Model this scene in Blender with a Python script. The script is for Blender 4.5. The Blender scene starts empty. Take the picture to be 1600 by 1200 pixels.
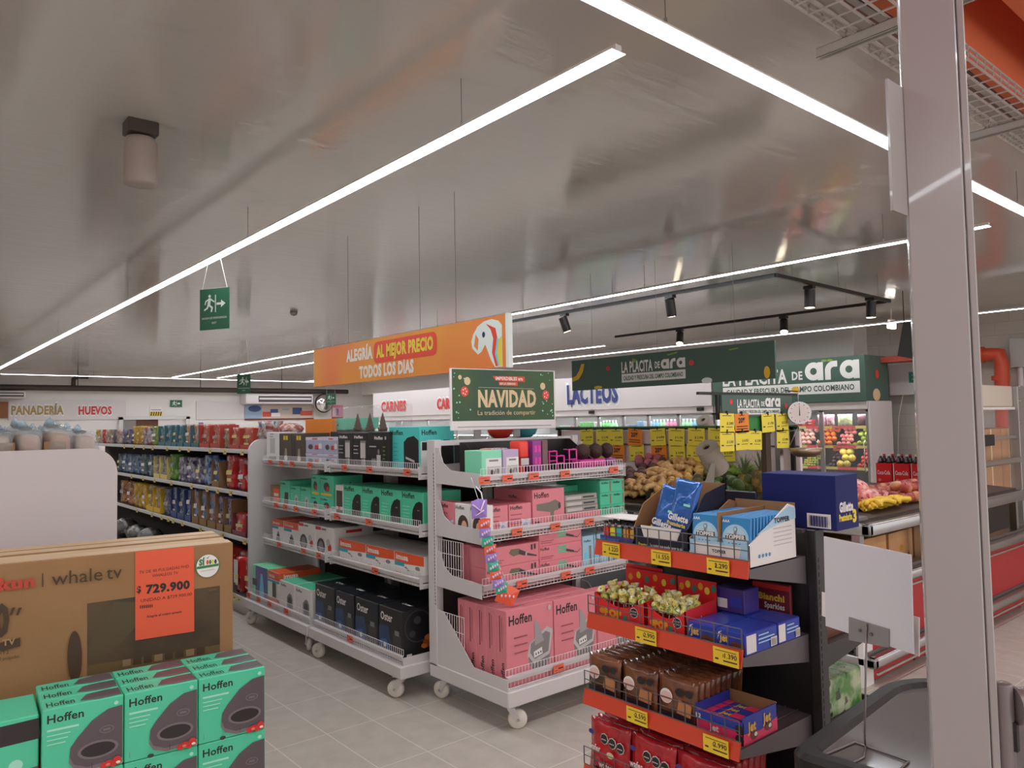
import bpy, bmesh, math, random
from mathutils import Vector, Matrix
random.seed(7)
SC = bpy.context.scene
COL = SC.collection
R = math.radians
EYE = Vector((0.0, 0.0, 1.6))
# ---------------------------------------------------------------- camera
FPX, YAW, PITCH, ROLL = 1189.17, R(49.948), R(2.8216), R(-1.0702)
_f = Vector((math.cos(PITCH)*math.cos(YAW), math.cos(PITCH)*math.sin(YAW), math.sin(PITCH)))
_r = Vector((math.sin(YAW), -math.cos(YAW), 0)); _u = _r.cross(_f)
RT = _r*math.cos(ROLL)+_u*math.sin(ROLL); UP = -_r*math.sin(ROLL)+_u*math.cos(ROLL); FW = _f
cam = bpy.data.cameras.new('camera'); cam.sensor_fit = 'HORIZONTAL'; cam.sensor_width = 36.0
cam.lens = 36.0*FPX/1600.0; cam.clip_start = 0.02; cam.clip_end = 200
camo = bpy.data.objects.new('camera', cam); COL.objects.link(camo)
camo.matrix_world = Matrix(((RT.x, UP.x, -FW.x, EYE.x), (RT.y, UP.y, -FW.y, EYE.y), (RT.z, UP.z, -FW.z, EYE.z), (0, 0, 0, 1)))
SC.camera = camo
# ---------------------------------------------------------------- world: added grey fill, as if from an open shop front behind the camera
W = bpy.data.worlds.new('world'); SC.world = W; W.use_nodes = True
W.node_tree.nodes['Background'].inputs[0].default_value = (1.0, 0.97, 0.96, 1)
W.node_tree.nodes['Background'].inputs[1].default_value = 1.0
SC.view_settings.view_transform = 'Standard'; SC.view_settings.look = 'None'
SC.view_settings.exposure = 0.25; SC.view_settings.gamma = 1.0
SC.view_settings.use_curve_mapping = False
LED_STRENGTH = 26.0
try:
    SC.cycles.max_bounces = 8; SC.cycles.diffuse_bounces = 4; SC.cycles.glossy_bounces = 4
    SC.cycles.transparent_max_bounces = 12; SC.cycles.transmission_bounces = 6
    SC.cycles.sample_clamp_indirect = 6.0; SC.cycles.caustics_reflective = False; SC.cycles.caustics_refractive = False
except Exception:
    pass
# ---------------------------------------------------------------- measuring helpers: a sight line met with a real plane of the shop
def ray(u, v):
    return (FW*FPX + RT*(u-800) - UP*(v-600))/FPX
def onx(u, v, x): d = ray(u, v); return EYE + d*(x/d.x)
def ony(u, v, y): d = ray(u, v); return EYE + d*(y/d.y)
def onz(u, v, z): d = ray(u, v); return EYE + d*((z-EYE.z)/d.z)
# ---------------------------------------------------------------- materials
def lin(c):
    c = c/255.0
    return c/12.92 if c <= 0.04045 else ((c+0.055)/1.055)**2.4
def A3(c, k=1.0):
    v = [lin(x)*k for x in c]; m = max(v); f = 0.86/m if m > 0.86 else 1.0   # keep the hue when the brightest channel would overrun
    return tuple(x*f for x in v)
_M = {}
def mat(name, c, rough=0.5, metal=0.0, k=1.0, spec=0.5, coat=0.0, alpha=1.0, trans=0.0, emit=None, es=0.0):
    if name in _M: return _M[name]
    m = bpy.data.materials.new(name); m.use_nodes = True
    b = m.node_tree.nodes['Principled BSDF']
    b.inputs['Base Color'].default_value = (*A3(c, k), 1)
    b.inputs['Roughness'].default_value = rough; b.inputs['Metallic'].default_value = metal
    b.inputs['Specular IOR Level'].default_value = spec
    b.inputs['Coat Weight'].default_value = coat
    b.inputs['Alpha'].default_value = alpha; b.inputs['Transmission Weight'].default_value = trans
    if emit:
        b.inputs['Emission Color'].default_value = (*A3(emit), 1); b.inputs['Emission Strength'].default_value = es
    _M[name] = m; return m
def nodes(m):
    nt = m.node_tree; return nt, nt.nodes, nt.links, nt.nodes['Principled BSDF']
def bump(m, scale, strength, dist=0.01, kind='noise', coord='Object', stretch=None, detail=4):
    nt, N, L, b = nodes(m)
    tc = N.new('ShaderNodeTexCoord'); mp = N.new('ShaderNodeMapping')
    if stretch: mp.inputs['Scale'].default_value = stretch
    L.new(tc.outputs[coord], mp.inputs['Vector'])
    t = N.new('ShaderNodeTexNoise'); t.inputs['Scale'].default_value = scale; t.inputs['Detail'].default_value = detail
    L.new(mp.outputs[0], t.inputs['Vector'])
    bp = N.new('ShaderNodeBump'); bp.inputs['Strength'].default_value = strength; bp.inputs['Distance'].default_value = dist
    L.new(t.outputs[0], bp.inputs['Height']); L.new(bp.outputs[0], b.inputs['Normal'])
    return m
def mottle(m, c2, scale=6, lo=0.42, hi=0.58, coord='Object', k=1.0, c3=None, stretch=None, detail=3):
    """printed or natural patches of a second (and third) colour over the base colour"""
    nt, N, L, b = nodes(m)
    base = b.inputs['Base Color'].default_value[:]
    tc = N.new('ShaderNodeTexCoord'); mp = N.new('ShaderNodeMapping')
    if stretch: mp.inputs['Scale'].default_value = stretch
    oi = N.new('ShaderNodeObjectInfo'); add = N.new('ShaderNodeVectorMath'); add.operation = 'ADD'
    sc = N.new('ShaderNodeVectorMath'); sc.operation = 'SCALE'; sc.inputs['Scale'].default_value = 37.0
    cx = N.new('ShaderNodeCombineXYZ')
    for i in range(3): L.new(oi.outputs['Random'], cx.inputs[i])
    L.new(cx.outputs[0], sc.inputs[0])
    L.new(tc.outputs[coord], mp.inputs['Vector']); L.new(mp.outputs[0], add.inputs[0]); L.new(sc.outputs[0], add.inputs[1])
    t = N.new('ShaderNodeTexNoise'); t.inputs['Scale'].default_value = scale; t.inputs['Detail'].default_value = detail
    L.new(add.outputs[0], t.inputs['Vector'])
    cr = N.new('ShaderNodeValToRGB'); cr.color_ramp.elements[0].position = lo; cr.color_ramp.elements[1].position = hi
    cr.color_ramp.elements[0].color = base; cr.color_ramp.elements[1].color = (*A3(c2, k), 1)
    L.new(t.outputs[0], cr.inputs[0]); out = cr.outputs[0]
    if c3:
        t2 = N.new('ShaderNodeTexNoise'); t2.inputs['Scale'].default_value = scale*1.7; t2.inputs['Detail'].default_value = 2
        ad2 = N.new('ShaderNodeVectorMath'); ad2.operation = 'ADD'; ad2.inputs[1].default_value = (5.2, 1.3, 8.8)
        L.new(add.outputs[0], ad2.inputs[0]); L.new(ad2.outputs[0], t2.inputs['Vector'])
        r2 = N.new('ShaderNodeValToRGB'); r2.color_ramp.elements[0].position = 0.58; r2.color_ramp.elements[1].position = 0.64
        L.new(t2.outputs[0], r2.inputs[0])
        mx = N.new('ShaderNodeMixRGB'); L.new(r2.outputs[0], mx.inputs[0]); L.new(out, mx.inputs[1])
        mx.inputs[2].default_value = (*A3(c3, k), 1); out = mx.outputs[0]
    L.new(out, b.inputs['Base Color']); return m
# ---------------------------------------------------------------- text outlines
_T = {}
def glyphs(s, bold=0.0, res=2):
    key = (s, bold)
    if key in _T: return _T[key]
    cu = bpy.data.curves.new('outline', 'FONT'); cu.body = s; cu.size = 1.0; cu.resolution_u = res; cu.offset = bold
    cu.fill_mode = 'FRONT'; cu.space_character = 1.0+1.6*bold
    ob = bpy.data.objects.new('outline', cu); COL.objects.link(ob)
    dg = bpy.context.evaluated_depsgraph_get(); ev = ob.evaluated_get(dg); me = ev.to_mesh()
    vs = [(v.co.x, v.co.y) for v in me.vertices]; fs = [tuple(p.vertices) for p in me.polygons]
    ev.to_mesh_clear(); bpy.data.objects.remove(ob); bpy.data.curves.remove(cu)
    x0 = min(v[0] for v in vs); x1 = max(v[0] for v in vs); y0 = 0.0; y1 = 0.715
    vs = [((x-x0)/0.715, y/0.715) for x, y in vs]
    _T[key] = (vs, fs, (x1-x0)/0.715); return _T[key]
# ---------------------------------------------------------------- mesh collecting
class MB:
    def __init__(self): self.v = []; self.f = []; self.m = []; self.s = []; self.mats = []; self.M = None
    def mi(self, m):
        if m not in self.mats: self.mats.append(m)
        return self.mats.index(m)
    def add(self, vs, fs, m, smooth=False):
        o = len(self.v); i = self.mi(m)
        if self.M is not None: vs = [self.M @ Vector(p) for p in vs]
        self.v.extend([tuple(p) for p in vs])
        for f in fs: self.f.append(tuple(o+j for j in f)); self.m.append(i); self.s.append(smooth)
        return self
    def box(self, x0, x1, y0, y1, z0, z1, m, b=0.0, seg=1):
        if b <= 0:
            vs = [(x, y, z) for z in (z0, z1) for y in (y0, y1) for x in (x0, x1)]
            return self.add(vs, [(0, 2, 3, 1), (4, 5, 7, 6), (0, 1, 5, 4), (2, 6, 7, 3), (0, 4, 6, 2), (1, 3, 7, 5)], m)
        bm = bmesh.new(); bmesh.ops.create_cube(bm, size=1)
        for v in bm.verts: v.co = Vector(((x0+x1)/2+v.co.x*(x1-x0), (y0+y1)/2+v.co.y*(y1-y0), (z0+z1)/2+v.co.z*(z1-z0)))
        b = min(b, 0.45*min(abs(x1-x0), abs(y1-y0), abs(z1-z0)))
        bmesh.ops.bevel(bm, geom=bm.edges[:], offset=b, segments=seg, affect='EDGES', profile=0.5)
        return self.bm(bm, m, seg > 1)
    def bm(self, bm, m, smooth=False):
        bm.verts.index_update()
        self.add([v.co[:] for v in bm.verts], [tuple(v.index for v in f.verts) for f in bm.faces], m, smooth); bm.free(); return self
    def poly(self, pts, m): return self.add(pts, [tuple(range(len(pts)))], m)
    def cyl(self, p0, p1, r, m, n=12, r1=None, caps=True, smooth=True):
        p0 = Vector(p0); p1 = Vector(p1); r1 = r if r1 is None else r1
        d = (p1-p0).normalized(); a = d.orthogonal().normalized(); b = d.cross(a)
        vs = []
        for p, q in ((p0, r), (p1, r1)):
            for i in range(n):
                t = 2*math.pi*i/n; vs.append(p+a*(q*math.cos(t))+b*(q*math.sin(t)))
        fs = [(i, (i+1) % n, n+(i+1) % n, n+i) for i in range(n)]
        self.add(vs, fs, m, smooth)
        if caps:
            self.add(vs[:n], [tuple(reversed(range(n)))], m); self.add(vs[n:], [tuple(range(n))], m)
        return self
    def tube(self, pts, r, m, n=8, closed=False):
        pts = [Vector(p) for p in pts]; k = len(pts); rings = []; a = None
        for i in range(k):
            if closed: d = (pts[(i+1) % k]-pts[i-1]).normalized()
            elif i == 0: d = (pts[1]-pts[0]).normalized()
            elif i == k-1: d = (pts[-1]-pts[-2]).normalized()
            else: d = ((pts[i+1]-pts[i]).normalized()+(pts[i]-pts[i-1]).normalized()).normalized()
            a = d.orthogonal().normalized() if a is None else (a-d*a.dot(d)).normalized()
            b = d.cross(a)
            rings.append([pts[i]+a*(r*math.cos(2*math.pi*j/n))+b*(r*math.sin(2*math.pi*j/n)) for j in range(n)])
        vs = [p for q in rings for p in q]; fs = []
        for i in range(k if closed else k-1):
            i2 = (i+1) % k
            for j in range(n): fs.append((i*n+j, i*n+(j+1) % n, i2*n+(j+1) % n, i2*n+j))
        if not closed: fs += [tuple(reversed(range(n))), tuple((k-1)*n+j for j in range(n))]
        return self.add(vs, fs, m, True)
    def lathe(self, prof, m, n=16, c=(0, 0, 0), smooth=True, sx=1.0, sy=1.0):
        vs = []; fs = []
        for r, z in prof:
            for i in range(n):
                t = 2*math.pi*i/n; vs.append((c[0]+sx*r*math.cos(t), c[1]+sy*r*math.sin(t), c[2]+z))
        for k in range(len(prof)-1):
            for i in range(n): fs.append((k*n+i, k*n+(i+1) % n, (k+1)*n+(i+1) % n, (k+1)*n+i))
        if prof[0][0] > 1e-5: fs.append(tuple(reversed(range(n))))
        if prof[-1][0] > 1e-5: fs.append(tuple((len(prof)-1)*n+i for i in range(n)))
        return self.add(vs, fs, m, smooth)
    def ell(self, c, r, m, n=12, k=7):
        if not isinstance(r, (tuple, list)): r = (r, r, r)
        prof = [(math.sin(math.pi*i/k), -math.cos(math.pi*i/k)) for i in range(k+1)]
        vs = []; fs = []
        for a, z in prof:
            for i in range(n):
                t = 2*math.pi*i/n; vs.append((c[0]+r[0]*a*math.cos(t), c[1]+r[1]*a*math.sin(t), c[2]+r[2]*z))
        for j in range(k):
            for i in range(n): fs.append((j*n+i, j*n+(i+1) % n, (j+1)*n+(i+1) % n, (j+1)*n+i))
        return self.add(vs, fs, m, True)
    def prism(self, pts, o, u, v, w, t, m):
        """flat outline pts in the (u,v) plane at o, given thickness t along w"""
        o, u, v, w = Vector(o), Vector(u), Vector(v), Vector(w); n = len(pts)
        a = [o+u*p+v*q for p, q in pts]; b = [p+w*t for p in a]
        fs = [tuple(range(n)), tuple(reversed(range(n, 2*n)))]+[(i, n+i, n+(i+1) % n, (i+1) % n) for i in range(n)]
        return self.add(a+b, fs, m)
    def text(self, s, o, u, v, h, m, wid=None, bold=0.0, align='l', maxw=None):
        vs, fs, w = glyphs(s, bold); o, u, v = Vector(o), Vector(u), Vector(v)
        sx = h if wid is None else wid/max(w, 1e-4)
        if maxw and sx*w > maxw: sx = maxw/w
        off = {'l': 0, 'c': -w/2, 'r': -w}[align]
        return self.add([o+u*((x+off)*sx)+v*(y*h) for x, y in vs], fs, m)
    def build(self, name, parent=None, loc=None, rz=0.0, rot=None):
        me = self.mesh(name); return put(me, name, parent, loc, rz, rot)
    def mesh(self, name):
        me = bpy.data.meshes.new(name); me.from_pydata(self.v, [], self.f); me.update()
        for m in self.mats: me.materials.append(m)
        me.polygons.foreach_set('material_index', self.m); me.polygons.foreach_set('use_smooth', self.s); me.update()
        return me
def put(me, name, parent=None, loc=None, rz=0.0, rot=None):
    o = bpy.data.objects.new(name, me); COL.objects.link(o)
    if loc is not None: o.location = loc
    if rot is not None: o.rotation_euler = rot
    elif rz: o.rotation_euler = (0, 0, rz)
    if parent is not None: o.parent = parent
    return o
def tag(o, label, cat, group=None, kind=None):
    o['label'] = label; o['category'] = cat
    if group: o['group'] = group
    if kind: o['kind'] = kind
    return o
def struct(o): o['kind'] = 'structure'; return o
def empty(name, loc, label, cat, group=None, rz=0.0):
    o = bpy.data.objects.new(name, None); COL.objects.link(o); o.location = loc; o.rotation_euler = (0, 0, rz)
    o.empty_display_size = 0.05
    return tag(o, label, cat, group)
def dup(root, loc, rz=None, label=None, group=None):
    def cp(o, par):
        c = o.copy(); COL.objects.link(c); c.parent = par
        for ch in list(o.children): cp(ch, c)
        return c
    c = cp(root, None); c.location = loc
    if rz is not None: c.rotation_euler = (0, 0, rz)
    if label: c['label'] = label
    if group: c['group'] = group
    return c
_ORD = 'first second third fourth fifth sixth seventh eighth ninth tenth eleventh twelfth thirteenth fourteenth fifteenth sixteenth seventeenth eighteenth nineteenth twentieth'.split()
_ORD += ['twenty-'+w for w in _ORD[:9]]+['thirtieth']
def nth(i, n, side='left'):
    if n == 1: return 'the only one'
    if side == 'left' and i in (0, n-1): return 'leftmost' if i == 0 else 'rightmost'
    if i == 0: return 'first from the '+side
    if i == n-1: return 'last from the '+side
    return _ORD[i]+' from the '+side
FX = R(-90)      # faces the aisle on the left (front towards -X)
X, Y, Z = Vector((1, 0, 0)), Vector((0, 1, 0)), Vector((0, 0, 1))
# ---------------------------------------------------------------- printed cartons: front at y=0 facing -Y, width along x, base at z=0
def face_frame(face, w, d, h):
    return {'front': (Vector((-w/2, 0, 0)), X, Z, -Y), 'right': (Vector((w/2, 0, 0)), Y, Z, X),
            'left': (Vector((-w/2, d, 0)), -Y, Z, -X), 'top': (Vector((-w/2, 0, h)), X, Y, Z),
            'back': (Vector((w/2, d, 0)), -X, Z, Y)}[face]
def prints(mb, items, frame, off=0.0005):
    o, u, v, n = frame; k = 1
    for it in items:
        q = o+n*(off*k); k += 1
        t = it[0]
        if t == 'r':
            _, a, b, c, d, m = it; mb.poly([q+u*a+v*b, q+u*c+v*b, q+u*c+v*d, q+u*a+v*d], m)
        elif t == 'p':
            mb.poly([q+u*a+v*b for a, b in it[1]], it[2])
        elif t == 'e':
            _, a, b, ra, rb, m = it[:6]; nn = it[6] if len(it) > 6 else 20
            mb.poly([q+u*(a+ra*math.cos(2*math.pi*i/nn))+v*(b+rb*math.sin(2*math.pi*i/nn)) for i in range(nn)], m)
        elif t == 't':
            _, s, a, b, hh, m = it[:6]; bo = it[6] if len(it) > 6 else 0.0; wd = it[7] if len(it) > 7 else None; al = it[8] if len(it) > 8 else 'l'
            mb.text(s, q+u*a+v*b, u, v, hh, m, wid=wd, bold=bo, align=al)
        elif t == 'tv':   # text turned to run upwards
            _, s, a, b, hh, m = it[:6]; bo = it[6] if len(it) > 6 else 0.0
            mb.text(s, q+u*a+v*b, v, -u, hh, m, bold=bo)
def carton(w, d, h, base, front=(), left=(), right=(), top=(), bevel=0.003, mb=None, topm=None):
    mb = mb or MB(); mb.box(-w/2, w/2, 0, d, 0, h, base, bevel)
    if topm: mb.poly([(-w/2+bevel, bevel, h+.0004), (w/2-bevel, bevel, h+.0004), (w/2-bevel, d-bevel, h+.0004), (-w/2+bevel, d-bevel, h+.0004)], topm)
    for nm, it in (('front', front), ('left', left), ('right', right), ('top', top)): prints(mb, it, face_frame(nm, w, d, h))
    return mb
def pouch(w, d, h, m, seed=0, seal=0.012, nx=7, nz=9, puff=1.0, pr=(), boxy=False):
    """a filled film bag: pinched flat seals at top and bottom, wrinkled sides; prints lie on its front"""
    rnd = random.Random(seed); vs = []; fs = []
    for side in (0, 1):
        for j in range(nz+1):
            t = j/nz; z = h*t
            e = 0.94 if boxy else 0.06+0.94*math.sin(math.pi*min(1, max(0, (t-0.02)/0.96)))**0.45 if 0 < j < nz else 0.05
            for i in range(nx+1):
                s = i/nx; x = (s-0.5)*w*(1.0-0.05*math.sin(math.pi*t)*puff-(.10 if boxy and j in (0, nz) else 0))
                c = (math.sin(math.pi*s)**0.5 if not boxy else 1.0) if 0 < i < nx else 0.0
                y = d/2*e*c*(1+0.10*rnd.uniform(-1, 1))+0.002
                zz = z+(0.004*rnd.uniform(-1, 1) if 0 < j < nz else (0.003 if (i % 2) else 0))
                vs.append((x, d/2-y if side == 0 else d/2+y, zz))
    n1 = (nx+1)*(nz+1)
    for side in (0, 1):
        for j in range(nz):
            for i in range(nx):
                a = side*n1+j*(nx+1)+i; q = (a, a+1, a+nx+2, a+nx+1)
                fs.append(q if side == 0 else tuple(reversed(q)))
    for j in range(nz):
        for i in (0, nx):
            a = j*(nx+1)+i; fs.append((a, a+nx+1, n1+a+nx+1, n1+a) if i == 0 else (a, n1+a, n1+a+nx+1, a+nx+1))
    for i in range(nx):
        fs.append((i, n1+i, n1+i+1, i+1)); a = nz*(nx+1)+i; fs.append((a, a+1, n1+a+1, n1+a))
    mb = MB(); mb.add(vs, fs, m, True)
    if pr: prints(mb, pr, (Vector((-w/2, -0.004, 0)), X, Z, -Y))
    return mb
# ================================================================ SETTING
K = 1.75   # photo tone -> surface colour
white = mat('white_paint', (172, 164, 163), 0.45, k=K)
wallm = bump(mat('wall_paint', (182, 176, 172), 0.6, k=K), 40, 0.05)
steel = mat('steel', (190, 190, 190), 0.28, 1.0)
chrome = mat('chrome', (215, 215, 215), 0.12, 1.0)
black = mat('black_plastic', (26, 24, 24), 0.4, k=1.4)
ink = mat('ink', (38, 34, 33), 0.55, k=1.2)
paper = mat('paper', (196, 190, 188), 0.6, k=K)
kraft = bump(mottle(mat('kraft_board', (146, 110, 72), 0.7, k=1.3), (138, 102, 66), 3, 0.35, 0.65, k=1.3), 60, 0.06)
greyw = mat('shelf_grey', (176, 171, 170), 0.35, k=1.55)
wirem = mat('wire_white', (188, 184, 182), 0.35, k=K)
tagor = mat('tag_orange', (246, 112, 82), 0.55, k=1.75)
tagye = mat('tag_yellow', (236, 200, 52), 0.55, k=1.7)
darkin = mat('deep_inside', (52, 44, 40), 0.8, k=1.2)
led = mat('led_diffuser', (255, 250, 246), 0.5, emit=(243, 248, 255), es=LED_STRENGTH)
alu = mat('led_profile', (200, 196, 192), 0.4, k=1.5)

grey_wire = mat('wire_grey', (92, 88, 84), .4, k=1.3)
floorm = mat('floor_tile', (150, 143, 133), 0.38, k=1.75)
def floor_nodes(m):
    nt, N, L, b = nodes(m)
    g = N.new('ShaderNodeNewGeometry'); sp = N.new('ShaderNodeSeparateXYZ'); L.new(g.outputs['Position'], sp.inputs[0])
    def grout(sock, size, off, wdt):
        a = N.new('ShaderNodeMath'); a.operation = 'SUBTRACT'; L.new(sock, a.inputs[0]); a.inputs[1].default_value = off-size*50
        d = N.new('ShaderNodeMath'); d.operation = 'MODULO'; L.new(a.outputs[0], d.inputs[0]); d.inputs[1].default_value = size
        c = N.new('ShaderNodeMath'); c.operation = 'LESS_THAN'; L.new(d.outputs[0], c.inputs[0]); c.inputs[1].default_value = wdt
        return c.outputs[0]
    gx = grout(sp.outputs[0], 0.27, 1.83, 0.006); gy = grout(sp.outputs[1], 0.53, 3.72, 0.006)
    mx = N.new('ShaderNodeMath'); mx.operation = 'MAXIMUM'; L.new(gx, mx.inputs[0]); L.new(gy, mx.inputs[1])
    n1 = N.new('ShaderNodeTexNoise'); n1.inputs['Scale'].default_value = 9; n1.inputs['Detail'].default_value = 6; L.new(g.outputs['Position'], n1.inputs['Vector'])
    r1 = N.new('ShaderNodeValToRGB'); r1.color_ramp.elements[0].position = .3; r1.color_ramp.elements[1].position = .7
    r1.color_ramp.elements[0].color = (*A3((144, 137, 127), K), 1); r1.color_ramp.elements[1].color = (*A3((155, 148, 139), K), 1)
    L.new(n1.outputs[0], r1.inputs[0])
    n2 = N.new('ShaderNodeTexNoise'); n2.inputs['Scale'].default_value = 130; n2.inputs['Detail'].default_value = 1; L.new(g.outputs['Position'], n2.inputs['Vector'])
    r2 = N.new('ShaderNodeValToRGB'); r2.color_ramp.elements[0].position = .70; r2.color_ramp.elements[1].position = .74
    L.new(n2.outputs[0], r2.inputs[0])
    m1 = N.new('ShaderNodeMixRGB'); L.new(r2.outputs[0], m1.inputs[0]); L.new(r1.outputs[0], m1.inputs[1]); m1.inputs[2].default_value = (*A3((120, 112, 103), K), 1)
    m2 = N.new('ShaderNodeMixRGB'); L.new(mx.outputs[0], m2.inputs[0]); L.new(m1.outputs[0], m2.inputs[1]); m2.inputs[2].default_value = (*A3((172, 166, 156), K), 1)
    L.new(m2.outputs[0], b.inputs['Base Color'])
floor_nodes(floorm)
struct(MB().box(-4, 13.6, -3, 24, -0.1, 0.0, floorm).build('floor'))

CEIL = 3.2
ceilm = mat('ceiling_panel', (168, 163, 158), 0.07, k=1.55, spec=0.5); ceilm.node_tree.nodes['Principled BSDF'].inputs['IOR'].default_value = 2.0
def ceil_nodes(m):
    nt, N, L, b = nodes(m)
    g = N.new('ShaderNodeNewGeometry'); mp = N.new('ShaderNodeMapping'); mp.inputs['Scale'].default_value = (0.9, 5.5, 1)
    L.new(g.outputs['Position'], mp.inputs['Vector'])
    t = N.new('ShaderNodeTexNoise'); t.inputs['Scale'].default_value = 2.0; t.inputs['Detail'].default_value = 5; t.inputs['Roughness'].default_value = .62; L.new(mp.outputs[0], t.inputs['Vector'])
    bp = N.new('ShaderNodeBump'); bp.inputs['Strength'].default_value = 0.075; bp.inputs['Distance'].default_value = 0.05
    L.new(t.outputs[0], bp.inputs['Height']); L.new(bp.outputs[0], b.inputs['Normal'])
ceil_nodes(ceilm)
struct(MB().box(-4, 13.6, 1.30, 24, CEIL, CEIL+0.06, ceilm).build('ceiling'))
orange_d = mat('orange_deck', (160, 66, 42), 0.55, k=1.5)
orange_b = mat('orange_beam', (206, 108, 70), 0.5, k=1.35)
struct(MB().box(-4, 13.6, -3, 1.3, 4.05, 4.15, orange_d).build('ceiling_front'))
struct(MB().box(-4, 13.6, 1.24, 1.2995, CEIL, 4.1, orange_b).build('trim_1'))
mb = MB()
mb.box(-2, 12.0, 0.86, 1.06, 3.36, 3.385, orange_b).box(-2, 12.0, 0.95, 0.97, 3.385, 3.75, orange_b).box(-2, 12.0, 0.86, 1.06, 3.75, 3.775, orange_b)
tag(mb.build('steel_beam'), 'orange painted steel beam running above the wire cable trays', 'beam')
struct(MB().box(-4, 13.6, 23.4, 23.6, 0, 4.1, wallm).build('wall_back'))
blockm = mat('block_wall', (158, 151, 143), 0.6, k=K)
def block_nodes(m):
    nt, N, L, b = nodes(m)
    g = N.new('ShaderNodeNewGeometry'); sp = N.new('ShaderNodeSeparateXYZ'); L.new(g.outputs['Position'], sp.inputs[0])
    cb = N.new('ShaderNodeCombineXYZ'); L.new(sp.outputs[1], cb.inputs[0]); L.new(sp.outputs[2], cb.inputs[1])
    br = N.new('ShaderNodeTexBrick'); L.new(cb.outputs[0], br.inputs['Vector']); br.inputs['Scale'].default_value = 1.0
    br.inputs['Brick Width'].default_value = .4; br.inputs['Row Height'].default_value = .2; br.inputs['Mortar Size'].default_value = .005
    br.inputs['Color1'].default_value = (*A3((160, 153, 145), K), 1); br.inputs['Color2'].default_value = (*A3((155, 148, 140), K), 1)
    br.inputs['Mortar'].default_value = (*A3((146, 138, 130), K), 1); L.new(br.outputs[0], b.inputs['Base Color'])
block_nodes(blockm)
struct(MB().box(13.4, 13.6, -3, 23.6, 0, 4.1, blockm).build('wall_right'))
struct(MB().box(12.9, 13.4, 6.2, 23.4, 2.6, CEIL, wallm).build('trim_2'))
struct(MB().box(-4.2, -4.0, -3, 23.6, 0, 4.1, wallm).build('wall_left'))

# ---------------------------------------------------------------- LED lines
def led_line(a, b, label, group='long light lines under the ceiling', hang=()):
    """a linear lamp from a to b (points at lamp height)"""
    a, b = Vector(a), Vector(b); d = (b-a); L_ = d.length; ang = math.atan2(d.y, d.x)
    e = empty('linear_lamp', a, label, 'ceiling lamp', group, ang)
    MB().box(0, L_, -.038, .038, -.004, .0, alu).box(0, L_, -.016, .016, .0, .022, alu).build('housing', e)
    MB().box(0.0, L_, -.0365, .0365, -.0047, -.0041, led).build('diffuser', e)
    for t in hang:
        mb = MB(); mb.cyl((t, 0, .02), (t, 0, CEIL-a.z-.0005), .0016, grey_wire, 5).cyl((t, 0, .02), (t, 0, .05), .006, steel, 8)
        mb.build('suspension_wire', e)
    return e
ZL = 2.95
led_line((2.07, 1.82, ZL), (2.07, 21.0, ZL), 'long light line from the left edge to the middle of the ceiling, above the aisle', hang=(.97, 3.6, 7, 11, 15))
led_line((6.15, 1.93, ZL), (6.12, 21.3, ZL), 'light line passing just above the orange hanging banner', hang=(.75, 3.2, 7, 11, 15))
led_line((7.26, 13.2, ZL), (7.26, 21.2, ZL), 'short light line at the back, ending behind the orange banner', hang=(1, 4, 7))
led_line((10.2, 9.5, ZL), (10.2, 22.0, ZL), 'light line ending above the dairy fridge sign', hang=(1, 4, 8))
led_line((11.45, 3.0, ZL), (11.45, 22.0, ZL), 'light line running over the fridge headers at the far side', hang=(1, 4, 8))
led_line((-3.2, 1.60, ZL), (8.6, 1.66, ZL), 'brightest light line crossing the ceiling towards the white pole at top right', hang=(5.3, 7.1, 9))
led_line((2.3, 21.5, ZL), (11.2, 22.2, ZL), 'thin light line along the back wall ceiling', hang=(2, 6))
led_line((-1.9, 1.82, ZL), (-1.9, 21.0, ZL), 'unseen light line added over the left aisle, outside the picture', hang=(3, 9))  # added out of view, gives extra light from the left
led_line((-3.2, -1.6, ZL+.3), (8.6, -1.6, ZL+.3), 'unseen light line added behind the viewer to light the fronts')  # added behind the camera to light the surfaces that face it

# ---------------------------------------------------------------- cable trays and struts at the ceiling edge
galv = mat('galvanised', (186, 182, 178), 0.4, 0.35, k=1.4)
cable = mat('cable_dark', (104, 84, 80), 0.6, k=1.3)
def cable_tray(y0, y1, z, label, dark=False):
    e = empty('cable_tray', (-1, y0, z), label, 'cable tray', 'wire cable trays')
    mb = MB(); Lx = 11.0; n = int(Lx/.1)
    w = y1-y0
    for k in range(5):
        y = w*k/4; mb.box(0, Lx, y-.004, y+.004, -.004, .004, galv)
    for y in (0, w):
        for zz in (.03, .06): mb.box(0, Lx, y-.004, y+.004, zz-.004, zz+.004, galv)
    for i in range(n):
        x = i*.1; mb.box(x-.004, x+.004, 0, w, -.0065, -.0015, galv).box(x-.004, x+.004, -.004, .004, 0, .065, galv).box(x-.004, x+.004, w-.004, w+.004, 0, .065, galv)
    mb.build('mesh_tray', e)
    rnd = random.Random(3)
    mb = MB()
    for k in range(5 if dark else 2):
        yy = w*(.15+.7*rnd.random())
        mb.tube([(x*1.1, min(w-.02, max(.02, yy+.03*rnd.uniform(-1, 1))), .012+.01*rnd.random()+.008*k) for x in range(0, 11)], .009, cable if k % 2 else black, 6)
    c = mb.build('cable', e)
    return e
cable_tray(1.18, 1.42, 3.128, 'outer wire cable tray along the ceiling edge')
cable_tray(0.60, 0.84, 3.128, 'inner wire cable tray filled with dark cables', True)
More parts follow.
